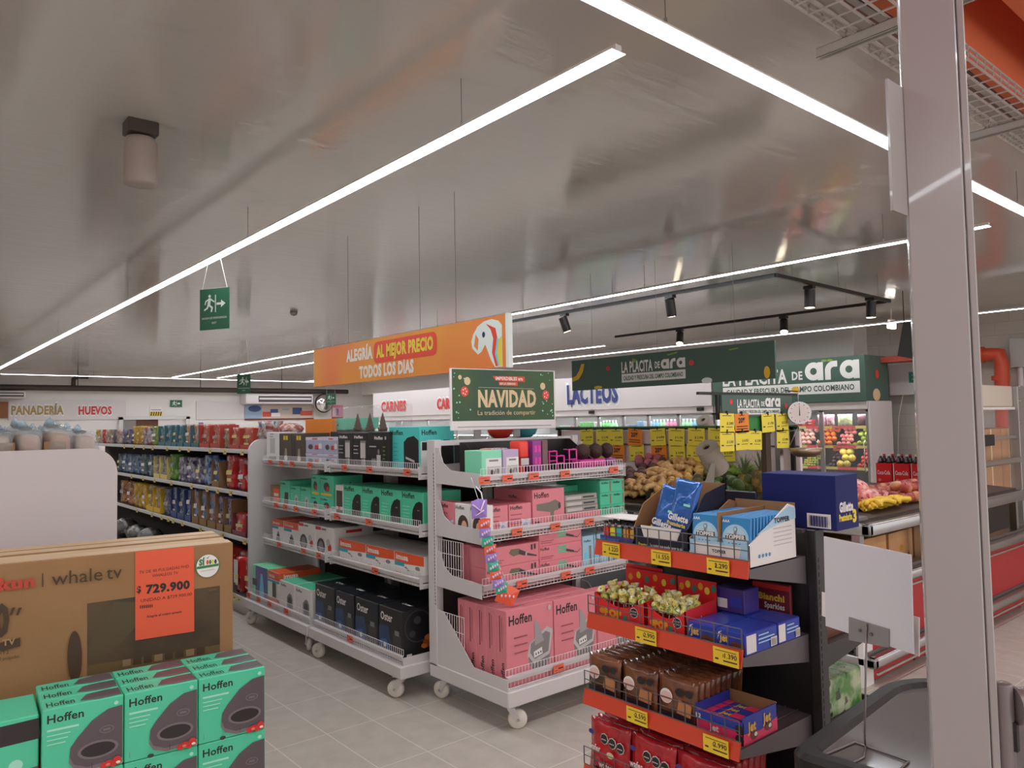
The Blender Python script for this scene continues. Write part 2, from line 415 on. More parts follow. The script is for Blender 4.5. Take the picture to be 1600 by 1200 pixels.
def strut(x, y0, y1, z, label):
    mb = MB()
    for a in (-.02, .018): mb.box(x+a, x+a+.002, y0, y1, z-.02, z+.02, galv)
    mb.box(x-.02, x+.02, y0, y1, z+.018, z+.02, galv).box(x-.02, x-.012, y0, y1, z-.02, z-.018, galv).box(x+.012, x+.02, y0, y1, z-.02, z-.018, galv)
    for yy in (y0+.06, 0.5): mb.cyl((x, yy, z), (x, yy, 4.05), .005, galv, 6)
    return tag(mb.build('strut_channel'), label, 'strut', 'galvanised struts under the cable trays')
strut(2.98, 0.3, 1.53, 3.095, 'galvanised strut channel crossing under the cable trays left of the white pole')
strut(4.545, 0.3, 1.5, 3.095, 'galvanised strut channel crossing under the cable trays right of the white pole')

# ---------------------------------------------------------------- white service pole at the right
polem = mat('pole_white', (160, 154, 152), 0.22, k=1.05, spec=0.6, coat=0.3)
pl0 = EYE+ray(1420, 380)*1.42; ang = R(-66); pd = Vector((math.cos(ang), math.sin(ang), 0))
d1 = ray(1510, 380); w_ = (pl0.x*d1.y-pl0.y*d1.x)/(pd.y*d1.x-pd.x*d1.y)
e = empty('service_pole', (pl0.x, pl0.y, 0), 'tall white rectangular service pole rising to the ceiling at the right', 'pole', rz=ang)
MB().box(0, w_, 0, .075, 0, 4.04, polem, .003).build('shaft', e)
MB().box(w_+.0015, w_+.014, .004, .075, 0, 4.04, polem, .002).build('cover_strip', e)
fz0, fz1 = 1.6+(640-330)/FPX*1.42, 1.6+(640-125)/FPX*1.42
mb = MB(); mb.M = Matrix.Rotation(-ang, 4, 'Z'); mb.box(-.062, 0.0, -.001, .004, fz0, fz1, polem); mb.build('side_flap', e)

# ---------------------------------------------------------------- things hung from the ceiling
green = mat('sign_green', (38, 84, 60), 0.4, k=1.5)
signw = mat('sign_white', (214, 220, 214), 0.5, k=1.3)
def run_man(mb, o, u, v, s, m):
    """running figure of an exit sign, s = height"""
    P = lambda pts: mb.poly([o+u*(a*s)+v*(b*s) for a, b in pts], m)
    P([(.42+.09*math.cos(t*.52), .90+.09*math.sin(t*.52)) for t in range(12)])
    P([(.34, .80), (.52, .78), (.46, .42), (.26, .46)]); P([(.50, .78), (.78, .60), (.74, .54), (.47, .70)])
    P([(.36, .78), (.12, .66), (.06, .44), (.13, .43), (.18, .60), (.36, .69)])
    P([(.32, .46), (.46, .42), (.66, .28), (.58, .02), (.49, .04), (.54, .24), (.32, .38)]); P([(.28, .48), (.40, .44), (.30, .22), (.04, .10), (.02, .18), (.22, .29)])
    P([(.80, 0), (.86, 0), (.86, .96), (.80, .96)])
def exit_board(name, w, h, loc, rz, label, wires=None, portrait=True, word=True, group='green exit signs'):
    e = empty(name, loc, label, 'sign', group, rz)
    mb = MB(); mb.box(-w/2, w/2, 0, .006, 0, h, green, .001).build('board', e)
    mb = MB(); n = -Y
    o = Vector((-w/2, -.001, 0))
    if portrait:
        run_man(mb, o+X*(w*.14)+Z*(h*.42), X, Z, h*.44, signw)
        a = o+X*(w*.58)+Z*(h*.62)
        P = [(0, -.03), (.5, -.03), (.5, -.1), (1, 0), (.5, .1), (.5, .03), (0, .03)]
        mb.poly([a+X*(p*w*.3)+Z*(q*h*.9) for p, q in P], signw)
        if word:
            mb.text('SALIDA DE EMERGENCIA', o+X*(w*.5)+Z*(h*.26), X, Z, h*.05, signw, align='c', maxw=w*.86)
            mb.text('EXIT', o+X*(w*.5)+Z*(h*.14), X, Z, h*.05, signw, align='c')
    else:
        run_man(mb, o+X*(w*.16)+Z*(h*.12), X, Z, h*.78, signw)
        P = [(0, -.09), (.5, -.09), (.5, -.2), (1, 0), (.5, .2), (.5, .09), (0, .09)]
        mb.poly([o+X*(w*(.6+.25*p))+Z*(h*(.5+q)) for p, q in P], signw)
    mb.build('pictogram', e)
    if wires:
        for sx in (-1, 1):
            m2 = MB(); m2.cyl((sx*w*.42, .003, h), (sx*w*.2, .003, (2.945 if wires < 1 else CEIL-.0005)-loc[2]), .002, signw, 5); m2.build('hanging_cord', e)
    return e
exit_board('exit_sign', .30, .33, (2.07, 6.13, 2.375), R(-62), 'green running man exit sign hanging on cords below the long light line', wires=.5)
p = onz(381, 590, 2.9); pb = ony(381, 605, 14.0)
exit_board('exit_sign', .24, .36, (pb.x, 14.0, pb.z-.12), R(-30), 'small green exit sign hanging near the back above the biscuit shelves', wires=2)
pb = ony(517, 625, 12.0)
exit_board('exit_sign', .17, .19, (pb.x, 12.0, pb.z-.08), R(-20), 'small green exit sign hanging just below the left end of the orange banner', wires=2)
p = ony(275, 630.5, 23.38)
exit_board('exit_sign', .34, .2, (p.x, 23.37, p.z-.1), 0, 'green exit sign on the back wall above the doorway', portrait=False)

# ceiling speaker with dark mount, sensor, bulbs
p = onz(220, 192, CEIL)
e = empty('ceiling_speaker', (p.x, p.y, 0), 'white cylinder hanging under a dark block on the ceiling, top left', 'ceiling speaker')
brown = mat('dark_brown', (66, 56, 50), 0.5, k=1.2)
MB().box(-.075, .075, -.06, .06, 3.13, CEIL-.0005, brown, .004).build('mount', e)
cylw = mat('speaker_white', (146, 134, 126), 0.5, k=1.5)
MB().lathe([(0, 2.87), (.078, 2.87), (.082, 2.88), (.082, 3.09), (.07, 3.115), (.02, 3.13)], cylw, 20).build('body', e)
p = onz(459, 487, CEIL)
MBs = MB(); MBs.lathe([(0, -.05), (.035, -.05), (.05, -.02), (.05, 0)], cylw, 14).lathe([(0, -.055), (.02, -.055), (.02, -.05)], black, 10)
tag(MBs.build('smoke_detector', loc=(p.x, p.y, CEIL-.0005)), 'small round detector on the ceiling right of the hanging exit sign', 'detector')
bulbm = mat('bulb', (255, 250, 245), 0.4, emit=(255, 246, 235), es=6)
for (u, v, lab) in ((1393, 508, 'small square bright lamp near the white pole, above the produce fridge'),):
    q = onz(u, v, 3.1) if v < 480 else onz(u, v, 2.95)
    e = empty('emergency_lamp', q, lab, 'lamp')
    s = .06 if v < 480 else .1
    MB().box(-s, s, -.03, .03, -s*.55, s*.55, bulbm, .01).build('lens', e)
    MB().box(-s*.8, s*.8, -.02, .02, s*.55, s*.55+.03, white).cyl((0, 0, s*.5), (0, 0, CEIL-.0005-q.z), .008, white, 6).build('holder', e)
# orange banner over the gondola
obm = mat('banner_orange', (216, 130, 48), 0.45, k=1.6)
def banner_nodes(m):
    nt, N, L, b = nodes(m)
    tc = N.new('ShaderNodeTexCoord'); t = N.new('ShaderNodeTexNoise'); t.inputs['Scale'].default_value = .9; L.new(tc.outputs['Object'], t.inputs['Vector'])
    r = N.new('ShaderNodeValToRGB'); r.color_ramp.elements[0].position = .35; r.color_ramp.elements[1].position = .65
    r.color_ramp.elements[0].color = (*A3((214, 112, 58), 1.6), 1); r.color_ramp.elements[1].color = (*A3((218, 148, 46), 1.6), 1)
    L.new(t.outputs[0], r.inputs[0]); L.new(r.outputs[0], b.inputs['Base Color'])
banner_nodes(obm)
cream = mat('letter_cream', (226, 220, 208), 0.5, k=1.35); redb = mat('banner_red', (196, 62, 42), 0.5, k=1.5); yel = mat('letter_yellow', (238, 214, 60), 0.5, k=1.5)
sky_b = mat('stripe_blue', (110, 190, 220), 0.5, k=1.4); dblue = mat('eye_blue', (34, 50, 90), 0.4)
e = empty('hanging_banner', (3.05, 3.68, 1.945), 'long orange hanging banner reading ALEGRIA AL MEJOR PRECIO TODOS LOS DIAS', 'banner')
LW, HH = 2.73, .335
MB().box(0, .03, 0, LW, 0, HH, obm).build('panel', e)
m2 = MB(); m2.box(-.002, .032, -.028, 0, -.005, HH+.005, signw).box(0, .03, LW, LW+.004, 0, HH, signw); m2.build('end_cap', e)
m2 = MB(); u, v = -Y, Z; o = Vector((-.001, LW, 0))
def rr(a, b, c, d, r, n=5):
    pts = []
    for cx, cy, s in ((c-r, b+r, -90), (c-r, d-r, 0), (a+r, d-r, 90), (a+r, b+r, 180)):
        for i in range(n+1): t = R(s+90*i/n); pts.append((cx+r*math.cos(t), cy+r*math.sin(t)))
    return pts
bo = .012
m2.text('ALEGRÍA', o+u*.62+v*.185, u, v, .092, cream, wid=.44, bold=.05)
m2.poly([o+u*a+v*b-X*.0004 for a, b in rr(1.08, .135, 1.965, .305, .05)], redb)
m2.text('AL MEJOR PRECIO', o+u*1.12+v*.183-X*.001, u, v, .092, yel, wid=.80, bold=.05)
m2.text('TODOS LOS DÍAS', o+u*.84+v*.035, u, v, .092, cream, wid=.82, bold=.05)
m2.build('lettering', e)
m2 = MB()   # striped parrot head of the shop's emblem
def pp(pts, m, dx): m2.poly([o+u*a+v*b-X*dx for a, b in pts], m)
cx = 2.42
pp([(cx-.04, .145), (cx+.02, .10), (cx+.06, .115), (cx+.10, .16), (cx+.16, .05), (cx+.20, 0.004), (cx+.275, .004), (cx+.275, .27), (cx+.24, .30), (cx+.17, .318), (cx+.09, .312), (cx+.02, .285), (cx-.03, .235), (cx-.05, .19)], signw, .0006)
pp([(cx-.02, .16), (cx+.02, .125), (cx+.03, .20), (cx+.0, .235)], obm, .001)
pp([(cx+.11, .295), (cx+.21, .255), (cx+.225, .20), (cx+.2, .09), (cx+.23, .01), (cx+.205, .01), (cx+.17, .1), (cx+.185, .19), (cx+.16, .25)], redb, .001)
pp([(cx+.225, .20), (cx+.2, .09), (cx+.23, .01), (cx+.245, .01), (cx+.22, .1), (cx+.24, .18)], sky_b, .001)
pp([(cx+.24, .18), (cx+.22, .1), (cx+.245, .01), (cx+.272, .01), (cx+.272, .2)], yel, .001)
pp([(cx+.085+.016*math.cos(i*.52), .225+.02*math.sin(i*.52)) for i in range(12)], dblue, .0012)
m2.build('emblem', e)
for yy in (.55, 1.0, 2.1):
    m2 = MB(); m2.cyl((.015, yy, HH), (.015, yy, CEIL-1.9455), .0018, grey_wire, 6); m2.build('hanging_rod', e)

# green hanging banner of the produce corner
gb = mat('placita_green', (60, 80, 70), 0.5, k=1.6); lw = mat('letter_white', (212, 210, 204), 0.5, k=1.35)
mustard = mat('fruit_yellow', (214, 170, 50), 0.5, k=1.4); tom = mat('fruit_red', (190, 56, 48), 0.5, k=1.4); leafm = mat('leaf_green', (120, 150, 50), 0.5, k=1.3)
def ara_word(mb, o, u, v, h, m):
    """the three rounded letters a r a, letter height h"""
    nw = u.cross(v)
    P = lambda pts, k=0: mb.poly([o+u*(a*h)+v*(b*h)+nw*(.0015*k) for a, b in pts], m)
    def ring(cx, cy, r0, r1, t0, t1, n):
        for i in range(n):
            a0, a1 = R(t0+(t1-t0)*i/n), R(t0+(t1-t0)*(i+1)/n)
            P([(cx+r0*math.cos(a0), cy+r0*math.sin(a0)), (cx+r1*math.cos(a0), cy+r1*math.sin(a0)), (cx+r1*math.cos(a1), cy+r1*math.sin(a1)), (cx+r0*math.cos(a1), cy+r0*math.sin(a1))])
    for dx in (0, 1.98):
        ring(dx+.52, .5, .19, .5, 0, 360, 24); P([(dx+.76, 0), (dx+1.08, 0), (dx+1.08, .98), (dx+.76, .98)], 1)
    P([(1.18, 0), (1.5, 0), (1.5, .6), (1.18, .6)], 1); ring(1.68, .5, .18, .5, 90, 180, 8); P([(1.66, .68), (1.88, .68), (1.88, 1.0), (1.66, 1.0)], 1)
def placita(mb, o, u, v, n, W_, H_, fruit=True):
    """o lower left corner on the face; n = outward"""
    q = o+n*.001
    mb.text('LA PLACITA', q+u*(W_*.0)+v*(H_*.42), u, v, H_*.46, lw, wid=W_*.50, bold=.03)
    mb.text('DE', q+u*(W_*.535)+v*(H_*.50), u, v, H_*.27, lw, wid=W_*.075, bold=.03)
    ara_word(mb, q+u*(W_*.625)+v*(H_*.44), u, v, W_*.118, lw)
    mb.poly([q+u*(W_*a)+v*(H_*b) for a, b in ((0, 0), (.985, 0), (.985, .36), (0, .36))], lw)
    mb.text('CALIDAD Y FRESCURA DEL CAMPO COLOMBIANO', q+n*.001+u*(W_*.03)+v*(H_*.09), u, v, H_*.18, gb, wid=W_*.92, bold=.03)
def blob(mb, c, u, v, ru, rv, m, n=14): mb.poly([c+u*(ru*math.cos(2*math.pi*i/n))+v*(rv*math.sin(2*math.pi*i/n)) for i in range(n)], m)
def banana(mb, c, u, v, s, m):
    a = [(.0, 0), (.5, .12), (.85, .5), (1, 1), (.75, 1.0), (.55, .62), (.3, .34), (0, .25)]
    mb.poly([c+u*(s*p)+v*(s*q) for p, q in a], m)
e = empty('hanging_banner', (6.0, 3.58, 1.93), 'dark green hanging banner reading LA PLACITA DE ara above the fruit island', 'banner')
GL, GH = 2.51, .335
MB().box(0, .025, 0, GL, 0, GH, gb).build('panel', e)
m2 = MB(); o = Vector((0, GL, 0)); n = -X
placita(m2, o+u*.74+v*.055, u, v, n, .83, .245)
m2.build('lettering', e)
m2 = MB(); q = o+n*.0008
banana(m2, q+u*.01+v*.10, u, v, .19, mustard); blob(m2, q+u*.40+v*.02, u, v, .06, .018, mustard)
blob(m2, q+u*.55+v*.215, u, v, .028, .026, tom); blob(m2, q+u*1.63+v*.2, u, v, .03, .028, tom); blob(m2, q+u*1.80+v*.02, u, v, .06, .03, signw)
for k in range(4): blob(m2, q+u*(1.36+.03*k)+v*(.30+.004*k), u, v, .02, .009, leafm); 
for k in range(3): blob(m2, q+u*(.9+.02*k)+v*(.28-.008*k), u, v, .012, .02, leafm); blob(m2, q+u*(2.07+.03*k)+v*(.29+.003*k), u, v, .022, .007, leafm)
blob(m2, q+u*2.43+v*.06, u, v, .03, .055, mustard); m2.build('fruit_print', e)
for yy in (.4, 1.3, 2.2): MB().cyl((.012, yy, GH), (.012, yy, CEIL-1.9305), .0015, grey_wire, 5).build('hanging_wire', e)

# track rails with spotlights
def rail(a, b, label):
    a, b = Vector(a), Vector(b); m2 = MB(); d = (b-a).normalized(); s = d.cross(Z)
    n = [a+s*.018, b+s*.018, b-s*.018, a-s*.018]
    vs = [p+Z*z for z in (0, .035) for p in n]
    m2.add(vs, [(3, 2, 1, 0), (4, 5, 6, 7), (0, 1, 5, 4), (1, 2, 6, 5), (2, 3, 7, 6), (3, 0, 4, 7)], black)
    for t in (.12, .5, .88):
        p = a.lerp(b, t); m2.cyl(p+Z*.035, (p.x, p.y, CEIL-.0005), .0015, grey_wire, 5)
    return tag(m2.build('track_rail'), label, 'light rail', 'black track rails')
rail((6.44, 7.9, 2.9), (6.43, 3.8, 2.9), 'black lighting rail running under the light line beside the orange banner')
rail((6.43, 3.8, 2.9), (9.04, 3.9, 2.9), 'black lighting rail sloping down to the right, joining the other two')
rail((9.04, 3.9, 2.9), (9.05, 8.18, 2.9), 'lower black lighting rail above the green banner')
warm = mat('spot_lens', (255, 240, 215), 0.4, emit=(255, 235, 205), es=25)
def spot(x, y, aim, label, lit=False):
    e = empty('spotlight', (x, y, 2.9), label, 'spotlight', 'black spotlights on the rails')
    MB().box(-.03, .03, -.05, .05, -.03, 0, black).cyl((0, 0, -.03), (0, 0, -.07), .012, black, 8).build('adapter', e)
    a = Vector(aim).normalized(); c = Vector((0, 0, -.12))
    m2 = MB(); m2.cyl(c-a*.08, c+a*.1, .052, black, 18); m2.build('head', e)
    if lit: MB().cyl(c+a*.1, c+a*.103, .045, warm, 16).build('lens', e)
    else: MB().cyl(c+a*.1, c+a*.102, .045, warm, 16).build('lens', e)
def onrail(u, v, z, kind):
    return onz(u, v, z)
for (px, x, aim, lab, lit) in ((882, 6.44, (.35, -.1, -1), 'black spotlight on the rail just right of the orange banner', 0), (1048, 6.44, (.3, .1, -1), 'black spotlight in the middle of the rail right of the orange banner', 0)):
    d = ray(px, 490); y = x*d.y/d.x; spot(x, y, aim, lab, lit)
for (px, lab) in ((1265, 'black spotlight at the left of the sloping rail'), (1360, 'black spotlight at the right end of the sloping rail')):
    d = ray(px, 460); y = 3.86; spot(y*d.x/d.y, y, (.02, .05, -1), lab)
for (px, lab) in ((1062, 'lit spotlight on the lower rail above the big green banner'), (1225, 'lit spotlight on the lower rail near its right end')):
    d = ray(px, 515); x = 9.05; spot(x, x*d.y/d.x, (-.45, -.25, -1), lab, 1)

# ---------------------------------------------------------------- back wall fittings
YB = 23.4
def bw(u, v, y=YB): return ony(u, v, y)
pipe = mat('brown_pipe', (62, 52, 47), 0.5, k=1.1)
mb = MB(); mb.cyl((-3.9, 23.1, 2.72), (12.2, 23.1, 2.70), .075, pipe, 14)
for x in (1.4, 4.2, 7.4, 9.9): mb.cyl((x, 23.1, 2.78), (x, 23.1, CEIL-.0005), .01, pipe, 6)
mb.tube([(4.1, 23.1, 2.76), (4.1, 23.1, 2.95), (4.2, 23.1, 3.02), (4.45, 23.1, 3.02)], .06, pipe, 10)
tag(mb.build('service_pipe'), 'dark brown pipe running along the top of the back wall', 'pipe')
mb = MB(); a, b_ = bw(13, 626), bw(196, 655); mb.box(a.x, b_.x, 23.36, 23.4, b_.z, a.z, white)
tag(mb.build('sign_board'), 'long white board behind the bakery and eggs lettering', 'board')
goldl = mat('letter_bronze', (150, 118, 72), 0.5, k=1.4); redl = mat('letter_red', (184, 48, 46), 0.5, k=1.4)
def wall_word(s, u0, u1, v0, v1, m, label):
    a, b_ = bw(u0, v0), bw(u1, v1); h = a.z-b_.z; w = b_.x-a.x
    mb = MB(); q = Vector((a.x, 23.35, b_.z))
    mb.text(s, q+Y*.006-X*.02-Z*.02, X, Z, h+.04, signw, wid=w+.04, bold=.09)
    mb.text(s, q, X, Z, h, m, wid=w, bold=.045)
    tag(mb.build('sign_lettering'), label, 'sign')
wall_word('PANADERÍA', 17, 99, 634, 647, goldl, 'bronze PANADERIA lettering on the back wall')
wall_word('HUEVOS', 122, 174, 635, 647, redl, 'red HUEVOS lettering on the back wall')
# doorway with people-height opening into a brown room
doorm = mat('door_frame', (168, 164, 162), 0.4, k=K); brownroom = mat('brown_room', (92, 56, 42), 0.7, k=1.2)
a, b_ = bw(185, 652), bw(295, 652)
mb = MB(); mb.box(a.x, a.x+.1, 23.3, 23.4, 0, 1.93, doorm).box(b_.x-.1, b_.x, 23.3, 23.4, 0, 1.93, doorm).box(a.x, b_.x, 23.3, 23.4, 1.85, 1.95, doorm)
dm = mb.build('door_1'); struct(dm)
mb = MB(); w3 = (b_.x-a.x-.2); mb.box(a.x+.1, a.x+.1+w3*.2, 23.34, 23.4, 0, 1.85, mat('door_grey', (120, 112, 106), .5, k=1.4)); mb.box(a.x+.1+w3*.2, a.x+.1+w3*.55, 23.37, 23.4, 0, 1.85, brownroom)
mb.box(a.x+.1+w3*.55, b_.x-.2, 23.34, 23.4, 0, 1.85, white); mb.build('leaf', dm)
# hazard plate
a, b_ = bw(234, 635), bw(253, 650); w, h = b_.x-a.x, a.z-b_.z
e = empty('hazard_sign', (a.x, 23.38, b_.z), 'small wall sign with yellow and black warning stripes', 'sign')
MB().box(0, w, 0, .01, 0, h, paper).build('plate', e)
mb = MB(); mb.poly([(0, -.001, 0), (w, -.001, 0), (w, -.001, h*.45), (0, -.001, h*.45)], tagye)
for k in range(5): mb.poly([(w*(.04+.19*k), -.002, 0), (w*(.13+.19*k), -.002, 0), (w*(.21+.19*k), -.002, h*.45), (w*(.12+.19*k), -.002, h*.45)], ink)
mb.poly([(w*.1, -.002, h*.6), (w*.9, -.002, h*.6), (w*.9, -.002, h*.66), (w*.1, -.002, h*.66)], dblue); mb.build('stripes', e)
mb = MB(); a, b_ = bw(308, 658), bw(319, 666); mb.box(a.x, b_.x, 23.38, 23.4, b_.z, a.z, paper); mb.box(a.x+.03, b_.x-.03, 23.377, 23.38, b_.z+.03, a.z-.04, mat('print_purple', (120, 90, 150), .5, k=1.3))
tag(mb.build('notice'), 'small white notice with purple print on the back wall right of the doorway', 'notice')
mb = MB(); a, b_ = bw(306, 627), bw(381, 655); mb.box(a.x, b_.x, 23.37, 23.4, b_.z, a.z, white, .004)
tag(mb.build('sign_board'), 'blank white board on the back wall right of the doorway', 'board')
mb = MB(); a, b_ = bw(-12, 628), bw(12, 653); mb.box(a.x, b_.x, 23.3, 23.4, b_.z, a.z, mat('wood_board', (126, 78, 48), .6, k=1.3), .004)
tag(mb.build('wood_panel'), 'brown wooden panel on the back wall at the left edge', 'panel')
# air conditioners
grille = mat('grille_dark', (66, 60, 58), .5, k=1.2)
def aircon(u0, u1, v0, v1, label):
    a, b_ = bw(u0, v0, 22.9), bw(u1, v1, 22.9); w, h = b_.x-a.x, a.z-b_.z
    e = empty('air_conditioner', (a.x, 22.9, b_.z), label, 'air conditioner', 'wall air conditioners')
    MB().box(0, w, 0, .5, 0, h, white, .04, 3).build('body', e)
    mb = MB(); mb.box(w*.18, w*.97, -.006, 0, h*.18, h*.78, grille); mb.build('outlet', e)
    mb = MB(); mb.box(w*.19, w*.96, -.02, -.006, h*.42, h*.6, white, .004); mb.build('louvre', e)
aircon(-52, 40, 610, 622, 'white air conditioner on the back wall at the left edge')
aircon(384, 490, 615, 631, 'white air conditioner on the back wall above the poster')
# posters
def poster(u0, u1, v0, v1, label, base, items, y=23.37):
    a, b_ = bw(u0, v0, y), bw(u1, v1, y); w, h = b_.x-a.x, a.z-b_.z
    mb = MB(); mb.box(a.x, b_.x, y, y+.02, b_.z, a.z, base)
    prints(mb, [(it[0], it[1]*w, it[2]*h, it[3]*w, it[4]*h, it[5]) for it in items], (Vector((a.x, y, b_.z)), X, Z, -Y), .002)
    mb.poly([(a.x, y-.001, b_.z-.05), (b_.x, y-.001, b_.z-.05), (b_.x, y-.001, b_.z), (a.x, y-.001, b_.z)], mat('poster_edge', (120, 50, 44), .5))
    tag(mb.build('wall_poster'), label, 'poster')
pb_ = mat('poster_blue', (126, 146, 166), .5, k=1.4); nb = mat('navy', (52, 70, 112), .45, k=1.4); beige = mat('poster_beige', (168, 154, 142), .5, k=1.5)
redp = mat('poster_red', (180, 70, 60), .5, k=1.4); pinkp = mat('poster_pink', (196, 122, 140), .5, k=1.4)
poster(382, 490, 633, 653, 'long product poster under the air conditioner, blue oval at its left', beige,
       [('r', 0, 0, .24, 1, pb_), ('e', .14, .74, .09, .24, nb), ('r', .25, .12, .37, .5, redp), ('r', .36, .2, .47, .7, nb), ('r', .37, .15, .5, .42, paper), ('r', .68, .3, .82, .8, nb), ('r', .8, .2, .98, .55, redp), ('r', .53, .6, .63, .75, pb_)])
poster(518, 536, 633, 652, 'small pink poster at the right end of the poster row', pinkp, [('r', .1, .1, .35, .8, paper), ('r', .45, .2, .6, .7, nb)])
# convex mirror
mirr = mat('mirror', (225, 220, 220), 0.03, 1.0)
p = bw(506, 630, 23.0)
e = empty('convex_mirror', (p.x, 23.0, p.z), 'round convex safety mirror on the back wall', 'mirror')
mb = MB(); mb.M = Matrix.Translation((0, 0, 0)) @ Matrix.Rotation(R(90), 4, 'X'); mb.lathe([(.30, 0), (.27, .05), (.2, .1), (.1, .13), (0.0, .14)], mirr, 28); mb.build('mirror_dome', e)
mb = MB(); mb.tube([(.3*math.cos(t*.21), 0, .3*math.sin(t*.21)) for t in range(30)], .015, black, 6, closed=True).cyl((0, .02, 0), (0, .4, 0), .03, black, 8); mb.build('rim', e)
# convenience: white sockets on the pipe line
# ================================================================ ROLLING SHELF UNITS
rubber = mat('caster_white', (182, 176, 166), 0.4, k=1.7)
def price_tag(parent, c, facing, w=.075, h=.04, m=None, txt=None, name='price_tag'):
    """small card on a rail; facing -X ('x') or -Y ('y')"""
    mb = MB(); u, n = ((-Y, -X) if facing == 'x' else (X, -Y)); c = Vector(c); m = m or tagor
    mb.prism([(-w/2, -h/2), (w/2, -h/2), (w/2, h/2), (-w/2, h/2)], c, u, Z, n, .002, m)
    q = c+n*.0026
    def bar(a, b, c_, d): mb.poly([q+u*(w*a)+Z*(h*b), q+u*(w*c_)+Z*(h*b), q+u*(w*c_)+Z*(h*d), q+u*(w*a)+Z*(h*d)], ink)
    if txt:
        mb.text('$', q-u*(w*.12)-Z*(h*.02), u, Z, h*.17, ink); mb.text(txt, q+u*(w*.44)-Z*(h*.05), u, Z, h*.30, ink, align='r', bold=.02)
        bar(-.4, .32, .42, .36); bar(-.42, -.24, -.28, -.14); bar(-.1, -.28, .45, -.20)
    else:
        bar(-.4, .25, .2, .29); bar(-.05, -.12, .42, .06); bar(-.4, -.3, -.1, -.24)
    return mb.build(name, parent)
def fence(mb, a, b, z0, z1, m, step=.025, r=.0016, rows=2, rr=None):
    a, b = Vector(a), Vector(b); d = b-a; L_ = d.length; d.normalize(); n = max(2, int(L_/step)); rr = rr or r*1.4
    for k in range(rows):
        z = z0+(z1-z0)*k/(rows-1); mb.cyl(a+Z*z, b+Z*z, rr, m, 6)
    for i in range(n+1):
        p = a+d*(L_*i/n); s = r; mb.box(p.x-s, p.x+s, p.y-s, p.y+s, a.z+z0, a.z+z1, m)
def caster(parent, x, y, rot):
    mb = MB(); mb.M = Matrix.Translation((x, y, 0)) @ Matrix.Rotation(rot, 4, 'Z')
    mb.box(-.045, .045, -.035, .035, .124, .13, galv).cyl((0, 0, .108), (0, 0, .124), .024, galv, 12)
    for s in (-1, 1):
        mb.prism([(-.022, .11), (.022, .11), (.05, .045), (.026, .035)], (0, s*.021, 0), X, Z, Y*s, .003, galv)
    mb.cyl((.036, -.03, .05), (.036, .03, .05), .007, steel, 8)
    c = mb.build('caster', parent)
    mb = MB(); mb.M = Matrix.Translation((x, y, 0)) @ Matrix.Rotation(rot, 4, 'Z') @ Matrix.Translation((.036, 0, .05)) @ Matrix.Rotation(R(90), 4, 'X')
    mb.lathe([(0, -.017), (.042, -.017), (.05, -.01), (.05, .01), (.042, .017), (0, .017)], rubber, 22); mb.build('wheel', c)
